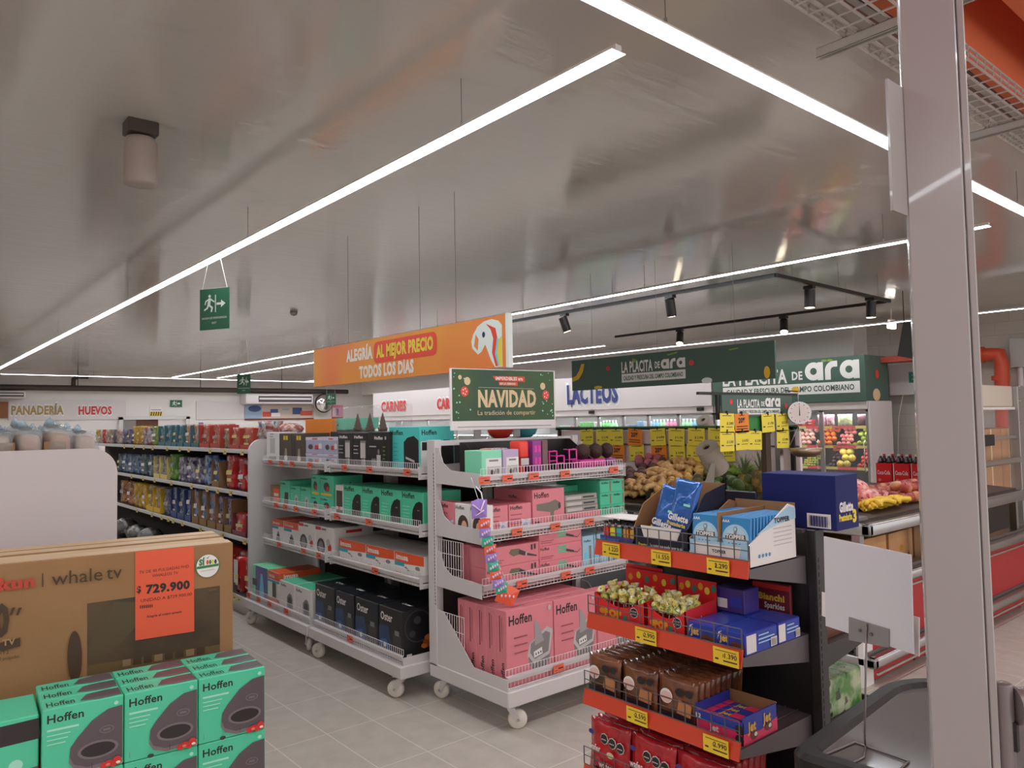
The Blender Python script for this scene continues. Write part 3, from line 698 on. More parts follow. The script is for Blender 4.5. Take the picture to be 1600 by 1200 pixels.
def gondola_module(y0, y1, label, tags, flip):
    """faces -X: front of the base x=2.34, of the shelves x=2.5, back panel at x=3.05"""
    e = empty('shelf_unit', (2.7, (y0+y1)/2, 0), label, 'shelf', 'wheeled grey shelf units'); e_loc = Vector(e.location)
    def B(mb, name, par=e):
        o = mb.build(name, par); o.matrix_parent_inverse = Matrix.Translation(-e_loc) if par is e else Matrix(); return o
    mb = MB(); mb.box(2.34, 3.05, y0, y1, .132, .205, greyw, .006).box(2.365, 3.05, y0+.012, y0+.016, .205, .25, greyw).box(2.365, 3.05, y1-.016, y1-.012, .205, .25, greyw); B(mb, 'base_tray')
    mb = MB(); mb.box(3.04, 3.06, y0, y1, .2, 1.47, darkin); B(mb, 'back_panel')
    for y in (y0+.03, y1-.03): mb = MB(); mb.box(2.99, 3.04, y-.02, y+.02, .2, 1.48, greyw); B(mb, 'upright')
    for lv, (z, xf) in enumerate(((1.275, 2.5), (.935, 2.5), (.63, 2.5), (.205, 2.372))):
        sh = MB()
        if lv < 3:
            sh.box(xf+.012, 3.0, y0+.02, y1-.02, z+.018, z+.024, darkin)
            n = 34
            for i in range(n+1): yy = y0+.02+(y1-y0-.04)*i/n; sh.box(xf+.01, 2.99, yy-.0018, yy+.0018, z+.006, z+.018, wirem)
            for k in range(6): xx = xf+.03+k*.09; sh.box(xx-.003, xx+.003, y0+.02, y1-.02, z, z+.006, wirem)
        s_ = B(sh, 'shelf_deck') if lv < 3 else None
        mb = MB(); mb.box(xf-.006, xf+.004, y0+.03, y1-.03, z+.022, z+.05, greyw, .002).box(xf-.012, xf-.006, y0+.03, y1-.03, z+.04, z+.05, greyw).box(xf, xf+.004, y0+.03, y1-.03, z, z+.012, greyw)
        n = 40
        for i in range(n+1): yy = y0+.03+(y1-y0-.06)*i/n; mb.box(xf-.001, xf+.001, yy-.001, yy+.001, z, z+.024, wirem)
        B(mb, 'price_rail')
        mb = MB(); fence(mb, (xf+.006, y0+.03, 0), (xf+.006, y1-.03, 0), z+.05, z+.085, wirem, .022, .0011); B(mb, 'wire_fence')
        if lv < 3:
            for y in (y0+.022, y1-.024):
                mb = MB(); mb.prism([(xf-.01, z-.012), (3.0, z-.012), (3.0, z+.17), (xf+.36, z+.17), (xf+.3, z+.075), (xf-.01, z+.065)], (0, y, 0), X, Z, Y, .003, greyw); B(mb, 'bracket')
        for u in tags[lv]:
            d = ray(*u); xx = xf-.013; yy = xx*d.y/d.x
            tg = price_tag(None, (0, 0, 0), 'x')
            tg.location = (xx, yy, z+.03); tg.parent = e; tg.matrix_parent_inverse = Matrix.Translation(-e_loc)
    for (x, y, r_) in ((2.40, y0+.09, 2.2 if flip else 1.2), (2.40, y1-.09, 2.0), (2.97, y0+.09, 1), (2.97, y1-.09, .6)):
        before = set(COL.objects)
        caster(None, x, y, r_)
        for o in set(COL.objects)-before:
            if o.parent is None: o.parent = e; o.matrix_parent_inverse = Matrix.Translation(-e_loc)
    return e
gondola_module(3.82, 5.02, 'grey wheeled shelf unit with blenders, kettles and black fryer boxes, next to the endcap',
               [[(538, 733), (577, 735), (636, 741)], [(526, 807), (576, 817)], [(586, 896)], [(547, 1001)]], True)
gondola_module(5.05, 6.24, 'grey wheeled shelf unit farther along the aisle with juicer and kettle boxes',
               [[(422, 724), (439, 725), (456, 727), (484, 730)], [(431, 789), (446, 792), (462, 796), (491, 801)], [(436, 854), (474, 865), (498, 872)], [(388, 932), (404, 938), (421, 945), (447, 957)]], False)
def endcap():
    x0, x1, yf, ys, yb = 2.51, 3.69, 3.06, 3.28, 3.78
    L0 = Vector((3.1, 3.4, 0)); e = empty('endcap_shelf_unit', L0, 'grey wheeled endcap shelf unit with pink boxes, facing the checkout', 'shelf', 'wheeled grey shelf units')
    inv = Matrix.Translation(-L0)
    def B(mb, name): o = mb.build(name, e); o.matrix_parent_inverse = inv; return o
    mb = MB(); mb.box(x0, x1, yf, yb, .132, .215, greyw, .006); B(mb, 'base_tray')
    for x in (x0+.005, x1-.009):
        mb = MB(); mb.prism([(yf+.01, .21), (yf+.01, .275), (yf+.3, .275), (3.60, .49), (3.63, .52), (3.70, .53), (3.70, .21)], (x, 0, 0), Y, Z, X, .004, greyw); B(mb, 'base_side_plate')
    for x in (x0, x1-.05):
        mb = MB(); mb.box(x, x+.05, 3.70, 3.78, .2, 1.5, greyw, .003)
        for k in range(44): mb.box(x-.0006, x, 3.708, 3.713, .55+k*.02, .563+k*.02, black)
        B(mb, 'upright')
    mb = MB(); mb.box(x0+.05, x1-.05, 3.74, 3.75, .22, .9, darkin)
    B(mb, 'back_panel')
    mb = MB(); mb.box(x0+.05, x1-.05, 3.72, 3.76, 1.465, 1.495, greyw); B(mb, 'top_bar')
    for lv, (z, y) in enumerate(((1.255, ys), (.955, ys), (.665, ys), (.225, yf+.035))):
        if lv < 3:
            sh = MB(); sh.box(x0+.02, x1-.02, y+.012, 3.72, z+.02, z+.026, mat('wire_shade', (128, 122, 118), .5, k=1.4))
            for i in range(36): xx = x0+.02+(x1-x0-.04)*i/35; sh.box(xx-.0018, xx+.0018, y+.01, 3.7, z+.008, z+.02, wirem)
            for k in range(5): yy = y+.03+k*.09; sh.box(x0+.02, x1-.02, yy-.003, yy+.003, z, z+.008, wirem)
            B(sh, 'shelf_deck')
            for x in (x0+.004, x1-.008):
                mb = MB(); mb.prism([(y-.005, z-.015), (3.70, z-.005), (3.70, z+.20), (3.66, z+.20), (3.62, z+.115), (3.55, z+.075), (y-.005, z+.065)], (x, 0, 0), Y, Z, X, .004, greyw); B(mb, 'bracket')
        mb = MB(); mb.box(x0+.02, x1-.02, y-.004, y+.006, z+.025, z+.055, greyw, .002).box(x0+.02, x1-.02, y-.011, y-.004, z+.044, z+.055, greyw)
        n = 44
        for i in range(n+1): xx = x0+.02+(x1-x0-.04)*i/n; mb.box(xx-.001, xx+.001, y-.001, y+.001, z-.008, z+.026, wirem)
        mb.cyl((x0+.02, y, z-.006), (x1-.02, y, z-.006), .0025, wirem, 6)
        B(mb, 'price_rail')
        mb = MB(); fence(mb, (x0+.02, y+.008, 0), (x1-.02, y+.008, 0), z+.055, z+.09, wirem, .022, .0011); B(mb, 'wire_fence')
        for u in ([(757, 748), (793, 744), (834, 742), (883, 739), (959, 734)], [(808, 831), (868, 825), (921, 818)], [(816, 927), (885, 915), (922, 907)], [(873, 1051)])[lv]:
            d = ray(*u); yy = y-.013; tg = price_tag(None, (0, 0, 0), 'y')
            tg.location = (yy*d.x/d.y, yy, z+.03); tg.parent = e; tg.matrix_parent_inverse = inv
    # wire basket sides at the left
    for z0, z1, nm in ((.25, .52, 'side_grid'), (.70, .93, 'side_grid')):
        mb = MB(); fence(mb, (x0+.012, 3.45, 0), (x0+.012, 3.70, 0), z0, z1, wirem, .022, .0014, rows=4); B(mb, nm)
    for (x, y, r_) in ((2.58, 3.13, -.6), (2.58, 3.71, 1.9), (3.6, 3.13, .5), (3.6, 3.71, 2)):
        before = set(COL.objects); caster(None, x, y, r_)
        for o in set(COL.objects)-before:
            if o.parent is None: o.parent = e; o.matrix_parent_inverse = inv
endcap()

# ================================================================ CARTONS ON THE ROLLING SHELVES
teal = mat('box_teal', (70, 172, 136), 0.4, k=1.45); teal2 = mat('box_turquoise', (68, 176, 168), 0.4, k=1.45)
pink = mat('box_pink', (194, 114, 122), 0.4, k=1.45); blk = mat('box_black', (34, 31, 30), 0.35, k=1.3)
boxw = mat('box_white', (196, 192, 188), 0.4, k=1.6); orng = mat('box_orange', (226, 88, 42), 0.4, k=1.5); cyanp = mat('print_cyan', (48, 140, 160), 0.4, k=1.4)
grey1 = mat('print_grey', (120, 116, 114), 0.4, k=1.3); grey2 = mat('print_dark_grey', (60, 56, 56), 0.35, k=1.2); grey3 = mat('print_light_grey', (168, 162, 160), .4, k=1.5)
lil = mat('box_lilac', (150, 150, 172), .4, k=1.5); dbrown = mat('box_brown', (72, 60, 50), .4, k=1.3); yellow = mat('print_yellow', (222, 190, 50), .4, k=1.5)
tealline = mat('print_teal_light', (130, 196, 172), .4, k=1.4); pinkd = mat('print_dark_pink', (140, 70, 78), .45, k=1.3)
redpr = mat('print_red', (190, 46, 40), .4, k=1.4); bluepr = mat('print_blue', (40, 82, 140), .35, k=1.5)
def bars(a, b, w, n, step, m, h=.006):
    return [('r', a, b-i*step, a+w*(1-.15*(i % 2)), b-i*step+h, m) for i in range(n)]
def kettle_print(w, h, m=grey2):
    a, b = w*.55, h*.04
    return [('p', [(w*.5, h*.02), (w*.97, h*.02), (w*.97, h*.50), (w*.9, h*.62), (w*.72, h*.64), (w*.58, h*.56), (w*.5, h*.42)], m), ('r', w*.72, h*.36, w*.9, h*.38, grey1)]
def place(mb, name, x, y, z, rz, label, cat, group=None):
    o = mb.build(name, None, (x, y, z), rz); return tag(o, label, cat, group)
def py(u, v, x): d = ray(u, v); return x*d.y/d.x
def pxx(u, v, y): d = ray(u, v); return y*d.x/d.y
def gz(zx): return 380+zx/4.615
def row_x(name, x, z, edges, v, h, d, make, labels, cat='box', group=None, gap=.004, rz=FX):
    """cartons side by side on a -X facing shelf; edges are sight lines to their left and right borders"""
    out = []
    for i, (a, b) in enumerate(edges):
        ya, yb2 = py(a, v, x), py(b, v, x); yb2 = max(yb2, 3.846) if ya > 3.9 else yb2; w = ya-yb2-gap
        hh = h[i] if isinstance(h, (list, tuple)) else h
        mk = make[i] if isinstance(make, (list, tuple)) else make
        lab = labels[i] if isinstance(labels, (list, tuple)) else labels % nth(i, len(edges))
        out.append(place(mk(w, d, hh), name, x, (ya+yb2)/2, z, rz, lab, cat, group))
    return out
S1, S2, S3, S4 = 1.299, .959, .654, .2055
XS = 2.525
def mk_blender(w, d, h):
    return carton(w, d, h, blk, front=[('t', 'Hoffen', w*.1, h*.84, .02, paper, .03, w*.55), ('r', w*.5, h*.3, w*.82, h*.72, grey3), ('r', w*.5, h*.72, w*.84, h*.78, grey1), ('r', w*.56, h*.03, w*.68, h*.28, grey1), ('r', w*.7, h*.03, w*.8, h*.28, grey3)]+bars(w*.08, h*.62, w*.3, 3, h*.1, grey3, .005))
def mk_blender_set(w, d, h):
    return carton(w, d, h, blk, front=[('t', 'Hoffen', w*.3, h*.8, .022, paper, .03, w*.42), ('r', w*.82, h*.8, w*.9, h*.88, grey3), ('r', w*.15, h*.04, w*.38, h*.3, grey1), ('r', w*.42, h*.04, w*.62, h*.4, grey3), ('e', w*.52, h*.48, w*.05, h*.07, grey1), ('r', w*.06, h*.6, w*.4, h*.63, grey3), ('r', w*.66, h*.02, w*.86, h*.1, boxw)]+bars(w*.75, h*.6, w*.12, 4, h*.1, leafm, .005))
def mk_airfryer(w, d, h):
    return carton(w, d, h, teal2, front=[('t', 'Hoffen', w*.05, h*.82, .03, ink, .03, w*.42), ('p', [(w*.5, h*.02), (w*.97, h*.02), (w*.97, h*.7), (w*.82, h*.8), (w*.62, h*.76), (w*.5, h*.66)], blk), ('p', [(w*.56, h*.34), (w*.84, h*.26), (w*.84, h*.21), (w*.56, h*.29)], grey3)]+bars(w*.05, h*.62, w*.28, 6, h*.09, cyanp, .004), right=[('t', 'Hoffen', d*.06, h*.82, .03, ink, .03, d*.42), ('r', d*.03, h*.1, d*.5, h*.68, boxw), ('r', d*.06, h*.48, d*.46, h*.66, blk), ('p', [(d*.58, h*.05), (d*.97, h*.05), (d*.97, h*.62), (d*.85, h*.7), (d*.68, h*.7), (d*.58, h*.6)], blk)])
def mk_oven(w, d, h):
    return carton(w, d, h, teal2, front=[('t', 'Hoffen', w*.06, h*.82, .032, ink, .03, w*.55), ('r', w*.03, h*.16, w*.65, h*.72, boxw), ('r', w*.06, h*.5, w*.6, h*.68, blk), ('r', w*.06, h*.2, w*.45, h*.46, grey3)])
row_x('appliance_box', XS, S1, [(gz(685), gz(790)), (gz(790), gz(905))], 720, .245, .3, mk_blender, ['black blender box, the left one of a pair on the top shelf', 'black blender box, right one of the pair, beside the larger black set'])
row_x('appliance_box', XS, S1, [(gz(905), gz(1050))], 722, .25, .3, mk_blender_set, ['larger black blender set box beside the turquoise fryer box'])
row_x('appliance_box', 2.555, S1, [(gz(1052), gz(1275))], 722, .28, .26, mk_airfryer, ['turquoise box showing a black air fryer, by the Christmas sign'])
def mk_whitebox(w, d, h): return carton(w, d, h, boxw, front=[('r', w*.3, h*.3, w*.7, h*.8, grey3), ('r', w*.2, h*.1, w*.8, h*.2, grey1)]+bars(w*.3, h*.92, w*.3, 2, .02, grey1), right=[('r', d*.1, h*.2, d*.5, h*.7, grey3)])
def mk_brown(w, d, h): return carton(w, d, h, dbrown, front=[('r', w*.35, h*.78, w*.5, h*.92, yellow), ('r', w*.55, h*.78, w*.7, h*.92, yellow), ('p', [(w*.4, h*.02), (w*.7, h*.02), (w*.62, h*.5), (w*.48, h*.5)], mat('print_tan', (150, 132, 110), .5, k=1.3)), ('e', w*.55, h*.18, w*.12, h*.09, boxw), ('r', w*.1, h*.0, w*.2, h*.9, grey2)])
def mk_lilac(w, d, h): return carton(w, d, h, lil, front=[('r', 0, h*.82, w, h, mat('print_pale', (190, 182, 190), .4, k=1.5)), ('e', w*.3, h*.4, w*.14, h*.16, dbrown), ('r', w*.55, h*.25, w*.75, h*.5, redpr), ('r', w*.78, h*.3, w*.95, h*.62, boxw), ('r', w*.4, h*.88, w*.7, h*.94, redpr)])
row_x('appliance_box', XS+.02, S1, [(gz(168), gz(258))], 712, .25, .16, mk_whitebox, ['tall white carton at the far left end of the top shelf'])
row_x('appliance_box', XS+.02, S1, [(gz(260), gz(350)), (gz(352), gz(447))], 712, .24, .3, mk_brown, ['dark brown carton with yellow marks, left of the pair', 'dark brown carton with yellow marks, right of the pair'])
e1 = [(gz(450), gz(575)), (gz(575), gz(684))]
row_x('appliance_box', XS+.02, S1, e1, 720, .09, .26, mk_lilac, ['lilac iron box at the bottom left of a stack of four', 'lilac iron box at the bottom right of a stack of four'])
row_x('appliance_box', XS+.02, S1+.0905, e1, 700, .12, .26, mk_lilac, ['lilac iron box at the top left of a stack of four', 'lilac iron box at the top right of a stack of four'])
# things on top at the back of the shelf unit
place(carton(.3, .3, .09, teal, front=[('t', 'Hoffen', .1, .03, .025, ink, .03)]), 'appliance_box', 2.8, py(525, 660, 2.8), 1.56+.0, FX, 'green carton lying on top behind the lilac iron boxes', 'box')
place(carton(.34, .2, .26, blk), 'appliance_box', 2.8, py(525, 660, 2.8), S1, FX, 'black carton standing behind the lilac iron boxes under the green one', 'box')
# second shelf
def mk_teal_small(w, d, h): return carton(w, d, h, teal, front=[('t', 'Hoffen', w*.06, h*.83, .014, ink, .03, w*.5), ('p', [(w*.45, h*.03), (w*.8, h*.03), (w*.8, h*.5), (w*.62, h*.62), (w*.45, h*.5)], grey3), ('p', [(w*.55, h*.1), (w*.7, h*.1), (w*.7, h*.45), (w*.55, h*.45)], grey1)]+bars(w*.06, h*.6, w*.25, 3, h*.1, tealline, .003))
def mk_teal_dark(w, d, h): return carton(w, d, h, teal, front=[('t', 'Hoffen', w*.06, h*.85, .014, ink, .03, w*.5), ('p', [(w*.4, h*.03), (w*.85, h*.03), (w*.85, h*.55), (w*.5, h*.55)], blk)])
def mk_teal_mix(w, d, h): return carton(w, d, h, teal, front=[('t', 'Hoffen', w*.06, h*.82, .013, ink, .03, w*.5), ('e', w*.5, h*.5, w*.22, h*.2, grey2), ('e', w*.6, h*.4, w*.12, h*.12, redpr), ('r', w*.1, h*.1, w*.9, h*.2, yellow)], right=[('tv', 'Hoffen', d*.6, h*.2, .02, ink, .03)])
def mk_red_small(w, d, h): return carton(w, d, h, kraft, front=[('r', w*.35, h*.0, w*.98, h*.85, orng), ('r', w*.4, h*.45, w*.9, h*.6, boxw)])
def mk_kettle(w, d, h): return carton(w, d, h, teal, front=[('t', 'Hoffen', w*.05, h*.82, .032, ink, .03, w*.56), ('p', [(w*.5, .004), (w*.97, .004), (w*.97, h*.72), (w*.82, h*.76), (w*.66, h*.7), (w*.54, h*.55), (w*.5, h*.4)], blk), ('r', w*.74, h*.5, w*.84, h*.53, grey1)]+bars(w*.06, h*.58, w*.34, 5, h*.09, tealline, .004))
row_x('appliance_box', XS+.02, S2, [(gz(197), gz(262))], 775, .15, .2, mk_red_small, ['small brown and orange carton at the left of the second shelf'])
row_x('appliance_box', XS+.02, S2, [(gz(265), gz(338)), (gz(340), gz(410)), (gz(412), gz(486))], 778, [.2, .17, .17], .3, [mk_teal_dark, mk_teal_small, mk_teal_small], ['green carton with a black mixer picture on the second shelf', 'small green juicer carton right of the black mixer one', 'small green juicer carton left of the stacked ones'])
e2 = [(gz(490), gz(552)), (gz(554), gz(650))]
row_x('appliance_box', XS+.02, S2, e2, 790, .11, .24, mk_teal_mix, ['small green chopper carton, bottom left of a stack of four', 'small green chopper carton, bottom right of a stack of four'])
row_x('appliance_box', XS+.02, S2+.1105, e2, 765, .16, .24, mk_teal_mix, ['small green chopper carton, top left of a stack of four', 'small green chopper carton, top right of a stack of four'])
def mk_coffee(w, d, h): return carton(w, d, h, boxw, front=[('r', w*.1, h*.3, w*.95, h*.82, dbrown), ('r', w*.1, h*.05, w*.95, h*.2, dbrown), ('e', w*.5, h*.25, w*.2, h*.05, redpr)])
row_x('appliance_box', XS+.01, S2, [(gz(665), gz(720))], 785, .215, .3, mk_coffee, ['narrow white and brown carton left of the green kettle boxes'])
row_x('kettle_box', XS, S2, [(gz(722), gz(853)), (gz(855), gz(988)), (gz(990), gz(1140)), (gz(1142), gz(1305))], 800, .225, .28, mk_kettle, 'green kettle box with black arched kettle, %s of four', group='green kettle boxes')
# third shelf
def mk_imusa_tall(w, d, h): return carton(w, d, h, boxw, topm=orng, front=[('r', 0, h*.72, w, h, orng), ('t', 'imusa', w*.06, h*.8, .02, boxw, .03, w*.6), ('r', 0, h*.6, w*.55, h*.71, cyanp), ('p', [(w*.35, h*.05), (w*.75, h*.05), (w*.68, h*.3), (w*.6, h*.5), (w*.5, h*.5), (w*.42, h*.3)], grey1), ('e', w*.55, h*.33, w*.13, h*.07, grey2)])
def mk_steam(w, d, h): return carton(w, d, h, boxw, front=[('r', 0, h*.86, w*.3, h*.97, redpr), ('e', w*.3, h*.28, w*.22, h*.3, grey2), ('e', w*.3, h*.28, w*.14, h*.2, grey1), ('e', w*.78, h*.3, w*.1, h*.14, redpr), ('e', w*.7, h*.48, w*.1, h*.12, grey3), ('r', w*.35, h*.88, w*.6, h*.94, grey1)], right=[('r', d*.2, h*.1, d*.6, h*.5, redpr), ('r', d*.3, h*.8, d*.7, h*.9, redpr)], topm=grey3)
def mk_imusa(w, d, h): return carton(w, d, h, boxw, topm=mat('box_white_top', (176, 170, 164), .45, k=1.6), front=[('p', [(0, h*.62), (w*.35, h*.55), (w, h*.62), (w, h), (0, h)], orng), ('t', 'imusa', w*.05, h*.7, .034, boxw, .04, w*.42), ('r', 0, h*.44, w*.34, h*.6, cyanp), ('e', w*.68, h*.32, w*.2, h*.13, mat('pan_white', (210, 206, 202), .35, k=1.6)), ('p', [(w*.34, h*.42), (w*.4, h*.46), (w*.54, h*.33), (w*.5, h*.28)], grey1), ('e', w*.8, h*.48, w*.08, h*.08, grey1), ('r', w*.06, h*.14, w*.22, h*.18, orng), ('r', w*.04, h*.08, w*.2, h*.11, grey3)])
row_x('appliance_box', XS+.01, S3, [(gz(210), gz(292)), (gz(294), gz(398))], 835, .185, .26, mk_imusa_tall, ['orange topped white juicer box, left of the pair on the third shelf', 'orange topped white juicer box, right of the pair on the third shelf'])
row_x('appliance_box', XS+.01, S3, [(gz(401), gz(520)), (gz(522), gz(655))], 845, .205, .32, mk_steam, ['white carton with grey round steamer, left of the pair', 'white carton with grey round steamer, right of the pair'])
row_x('pan_box', XS, S3, [(gz(692), gz(885)), (gz(887), gz(1090)), (gz(1092), gz(1350))], 870, .15, .33, mk_imusa, ['orange and white pan box, left of three on the third shelf', 'orange and white pan box, middle of three on the third shelf', 'orange and white pan box, right of three on the third shelf'], group='orange and white pan boxes')
# bottom shelf: zoom px = 340+zx/4.286
def g2(zx): return 340+zx/4.286
def mk_fan(w, d, h): return carton(w, d, h, mat('box_mint', (110, 190, 150), .4, k=1.45), front=[('r', w*.2, 0, w, h, mat('print_violet', (84, 78, 130), .4, k=1.4)), ('p', [(w*.45, h*.1), (w*.8, h*.1), (w*.68, h*.8), (w*.55, h*.8)], sky_b), ('r', 0, h*.4, w*.3, h*.6, blk)])
def mk_imusa_b(w, d, h): return carton(w, d, h, boxw, topm=orng, front=[('r', 0, h*.78, w, h, orng), ('t', 'imusa', w*.1, h*.83, .03, boxw, .03, w*.5), ('r', 0, 0, w, h*.24, orng), ('r', w*.4, h*.26, w*.7, h*.7, grey2), ('r', 0, h*.7, w, h*.76, cyanp)], right=[('r', 0, h*.78, d, h, orng), ('t', 'imusa', d*.1, h*.84, .035, boxw, .03)])
def mk_whitekettle(w, d, h): return carton(w, d, h, boxw, topm=teal, front=[('t', 'Hoffen', w*.08, h*.82, .02, ink, .02, w*.35), ('p', [(w*.5, h*.1), (w*.88, h*.1), (w*.88, h*.5), (w*.8, h*.64), (w*.66, h*.66), (w*.5, h*.52)], grey1), ('p', [(w*.58, h*.15), (w*.8, h*.15), (w*.8, h*.48), (w*.7, h*.58), (w*.58, h*.48)], grey2)], right=[('r', d*.1, h*.3, d*.3, h*.5, grey3)])
def mk_oster(w, d, h):
    bb = mottle(mat('box_black_blue', (28, 27, 29), .3, k=1.3), (20, 24, 32), 2, .4, .6, k=1.3)
    return carton(w, d, h, bb, front=[('p', [(0, 0), (w*.62, 0), (w*.5, h*.3), (w*.4, h*.62), (0, h*.58)], mat('print_deep_blue', (36, 60, 96), .35, k=1.2)), ('p', [(w*.02, 0), (w*.5, 0), (w*.44, h*.2), (w*.3, h*.34), (w*.06, h*.3)], mat('print_sky', (58, 100, 148), .35, k=1.2)), ('t', 'Oster', w*.08, h*.72, .048, paper, .02, w*.5), ('r', w*.6, h*.12, w*.94, h*.5, grey2), ('r', w*.68, h*.48, w*.86, h*.58, grey1), ('e', w*.26, h*.22, w*.07, h*.05, boxw)],
                  right=[('e', d*.3, h*.66, d*.27, h*.33, grey2, 28), ('e', d*.3, h*.66, d*.25, h*.305, bb, 28), ('e', d*.28, h*.78, d*.07, h*.08, grey2), ('e', d*.18, h*.52, d*.06, h*.07, grey2)]+[('e', d*(.42+.11*(i % 3)+.03*(i // 3)), h*(.24+.08*(i//3)), d*.075, h*.06, [mat('chicken', (176, 92, 38), .5, k=1.4), mat('chicken_dark', (140, 64, 26), .5, k=1.4)][i % 2], 7) for i in range(8)]+[('r', d*.06, .01, d*.16, h*.14, boxw)],
                  top=[('t', 'Oster', w*.3, d*.3, .03, paper, .02, w*.4)])
XB = 2.40
row_x('appliance_box', XB, S4, [(g2(235), g2(335))], 885, .27, .16, mk_fan, ['mint and violet fan carton at the left end of the bottom shelf'])
row_x('appliance_box', XB, S4, [(g2(337), g2(415))], 890, .265, .34, mk_imusa_b, ['orange and white blender carton on the bottom shelf'])
row_x('appliance_box', XB, S4, [(g2(417), g2(515)), (g2(517), g2(628))], 915, .225, .4, mk_whitekettle, ['white kettle carton with green top, left of the pair', 'white kettle carton with green top, right of the pair'])
row_x('fryer_box', XB, S4, [(g2(655), g2(785)), (g2(790), g2(915)), (g2(922), g2(1075)), (g2(1080), g2(1240))], 960, .29, .36, mk_oster, 'black and blue fryer box, %s of four on the bottom shelf', group='black and blue fryer boxes')
# clear bag of three small Christmas trees on top
film = mat('clear_film', (236, 236, 238), 0.08, alpha=.09, spec=0.7); bump(film, 22, .6, .02)
treem = bump(mat('tree_brown', (92, 72, 50), .8, k=1.2), 60, .8)
for i, (u, lab) in enumerate(((559, 'little brown Christmas tree in clear bag, left of three'), (578, 'little brown Christmas tree in clear bag, middle of three'), (598, 'little brown Christmas tree in clear bag, right of three'))):
    y = py(u, 655, 2.78); mb = MB(); pr_ = [(.0, 0), (.03, .0)]
    for k in range(6): r0 = .045*(1-k/6.4); pr_ += [(r0*.8, .02+k*.018), (r0*.5, .033+k*.018)]
    pr_.append((0, .135)); mb.lathe(pr_, treem, 9)
    tag(mb.build('christmas_tree_figure', None, (2.78, y, 1.5502)), lab, 'ornament', 'little brown Christmas trees')
yy0, yy1 = py(540, 655, 2.78), py(625, 655, 2.78)
mb = MB(); bm_ = bmesh.new(); bmesh.ops.create_cube(bm_, size=1); bmesh.ops.subdivide_edges(bm_, edges=bm_.edges[:], cuts=5, use_grid_fill=True)
for v in bm_.verts: v.co = Vector((v.co.x*.2+random.uniform(-.008, .008), v.co.y*(yy0-yy1)+random.uniform(-.01, .01), v.co.z*.17+random.uniform(-.012, .012)))
mb.bm(bm_, film, True); tag(mb.build('clear_bag', None, (2.78, (yy0+yy1)/2, 1.645)), 'clear plastic bag around the little Christmas trees on the top shelf', 'bag')
place(carton(.9, .2, .25, blk), 'stock_box', 2.68+.0, (yy0+yy1)/2, S1, FX, 'long dark stock carton behind the black blender boxes, carrying the little trees', 'box')
# orange panel box and red net at the far end
p = py(498, 656, 2.75); mb = MB(); mb.box(2.75, 2.79, py(519, 656, 2.75), py(477, 656, 2.75), 1.5, 1.65, mat('card_orange', (206, 116, 24), .5, k=1.6), .003)
mb.box(2.76, 2.78, p-.02, p+.02, S1, 1.5, greyw); tag(mb.build('topper_board'), 'plain orange board standing up behind the lilac iron boxes', 'board')
netm = mottle(mat('red_net', (166, 92, 84), .5, k=1.3), (200, 180, 170), 18, .45, .55, k=1.4)
for i, (u, lab) in enumerate(((432, 'white and red netted bag on top of the far shelf, left one'), (452, 'red netted bag on top of the far shelf, right one'))):
    mb = MB(); mb.ell((0, 0, .05), (.13, .13, .055), netm, 10, 6); tag(mb.build('netted_bag', None, (2.82, py(u, 660, 2.82), 1.52)), lab, 'bag')
    place(carton(.24, .24, .22, blk), 'stock_box', 2.70, py(u, 660, 2.82), S1, FX, ['plain dark stock carton under the white and red netted bag', 'plain dark stock carton under the red netted bag'][i], 'box')

# ---------------------------------------------------------------- endcap goods (fronts face -Y)
def row_y(name, y, z, edges, v, h, d, make, labels, cat='box', group=None, gap=.004):
    for i, (a, b) in enumerate(edges):
        xa, xb = pxx(a, v, y), pxx(b, v, y); w = xb-xa-gap; hh = h[i] if isinstance(h, (list, tuple)) else h
        mk = make[i] if isinstance(make, (list, tuple)) else make
        lab = labels[i] if isinstance(labels, (list, tuple)) else labels % nth(i, len(edges))
        place(mk(w, d, hh), name, (xa+xb)/2, y, z, 0, lab, cat, group)
def e5(zx): return 660+zx/4.615
def e6(zx): return 660+zx/4.443
E1, E2, E3, E4 = 1.2815, .9815, .6915, .2155
def spa(w, d, h):
    ck = [('p', [(w*.42, h*.34), (w*.56, h*.22), (w*.9, h*.30), (w*.98, h*.62), (w*.85, h*.68), (w*.47, h*.50)], grey3),
          ('p', [(w*.46, h*.24), (w*.56, h*.10), (w*.86, h*.17), (w*.96, h*.40), (w*.9, h*.30), (w*.56, h*.22), (w*.44, h*.34)], grey1),
          ('p', [(w*.48, h*.38), (w*.57, h*.28), (w*.87, h*.34), (w*.92, h*.58), (w*.82, h*.62), (w*.5, h*.5)], grey1),
          ('p', [(w*.58, h*.8), (w*.66, h*.76), (w*.78, h*.5), (w*.58, h*.46)], mat('print_mid_grey', (144, 138, 138), .4, k=1.4)),
          ('p', [(w*.56, h*.3), (w*.74, h*.33), (w*.73, h*.42), (w*.55, h*.38)], boxw)]
    ck += [('e', w*(.6+.05*i), h*(.345+.008*i), w*.013, h*.017, grey2, 8) for i in range(3)]
    return carton(w, d, h, pink, front=[('t', 'Hoffen', w*.05, h*.8, .05, ink, .025, w*.48)]+ck+[('r', w*.14, h*(.62-.1*i), w*.42, h*(.635-.1*i), pinkd) for i in range(3)]+[('e', w*.9, h*.93, w*.035, h*.035, grey3, 8)],
                  left=[('tv', 'Hoffen', d*.75, h*.03, d*.34, ink, .025), ('r', d*.3, h*.45, d*.42, h*.92, pinkd), ('r', d*.55, h*.5, d*.6, h*.9, pinkd)], top=[('r', w*.2, d*.5, w*.5, d*.6, pinkd)])
wf = .335
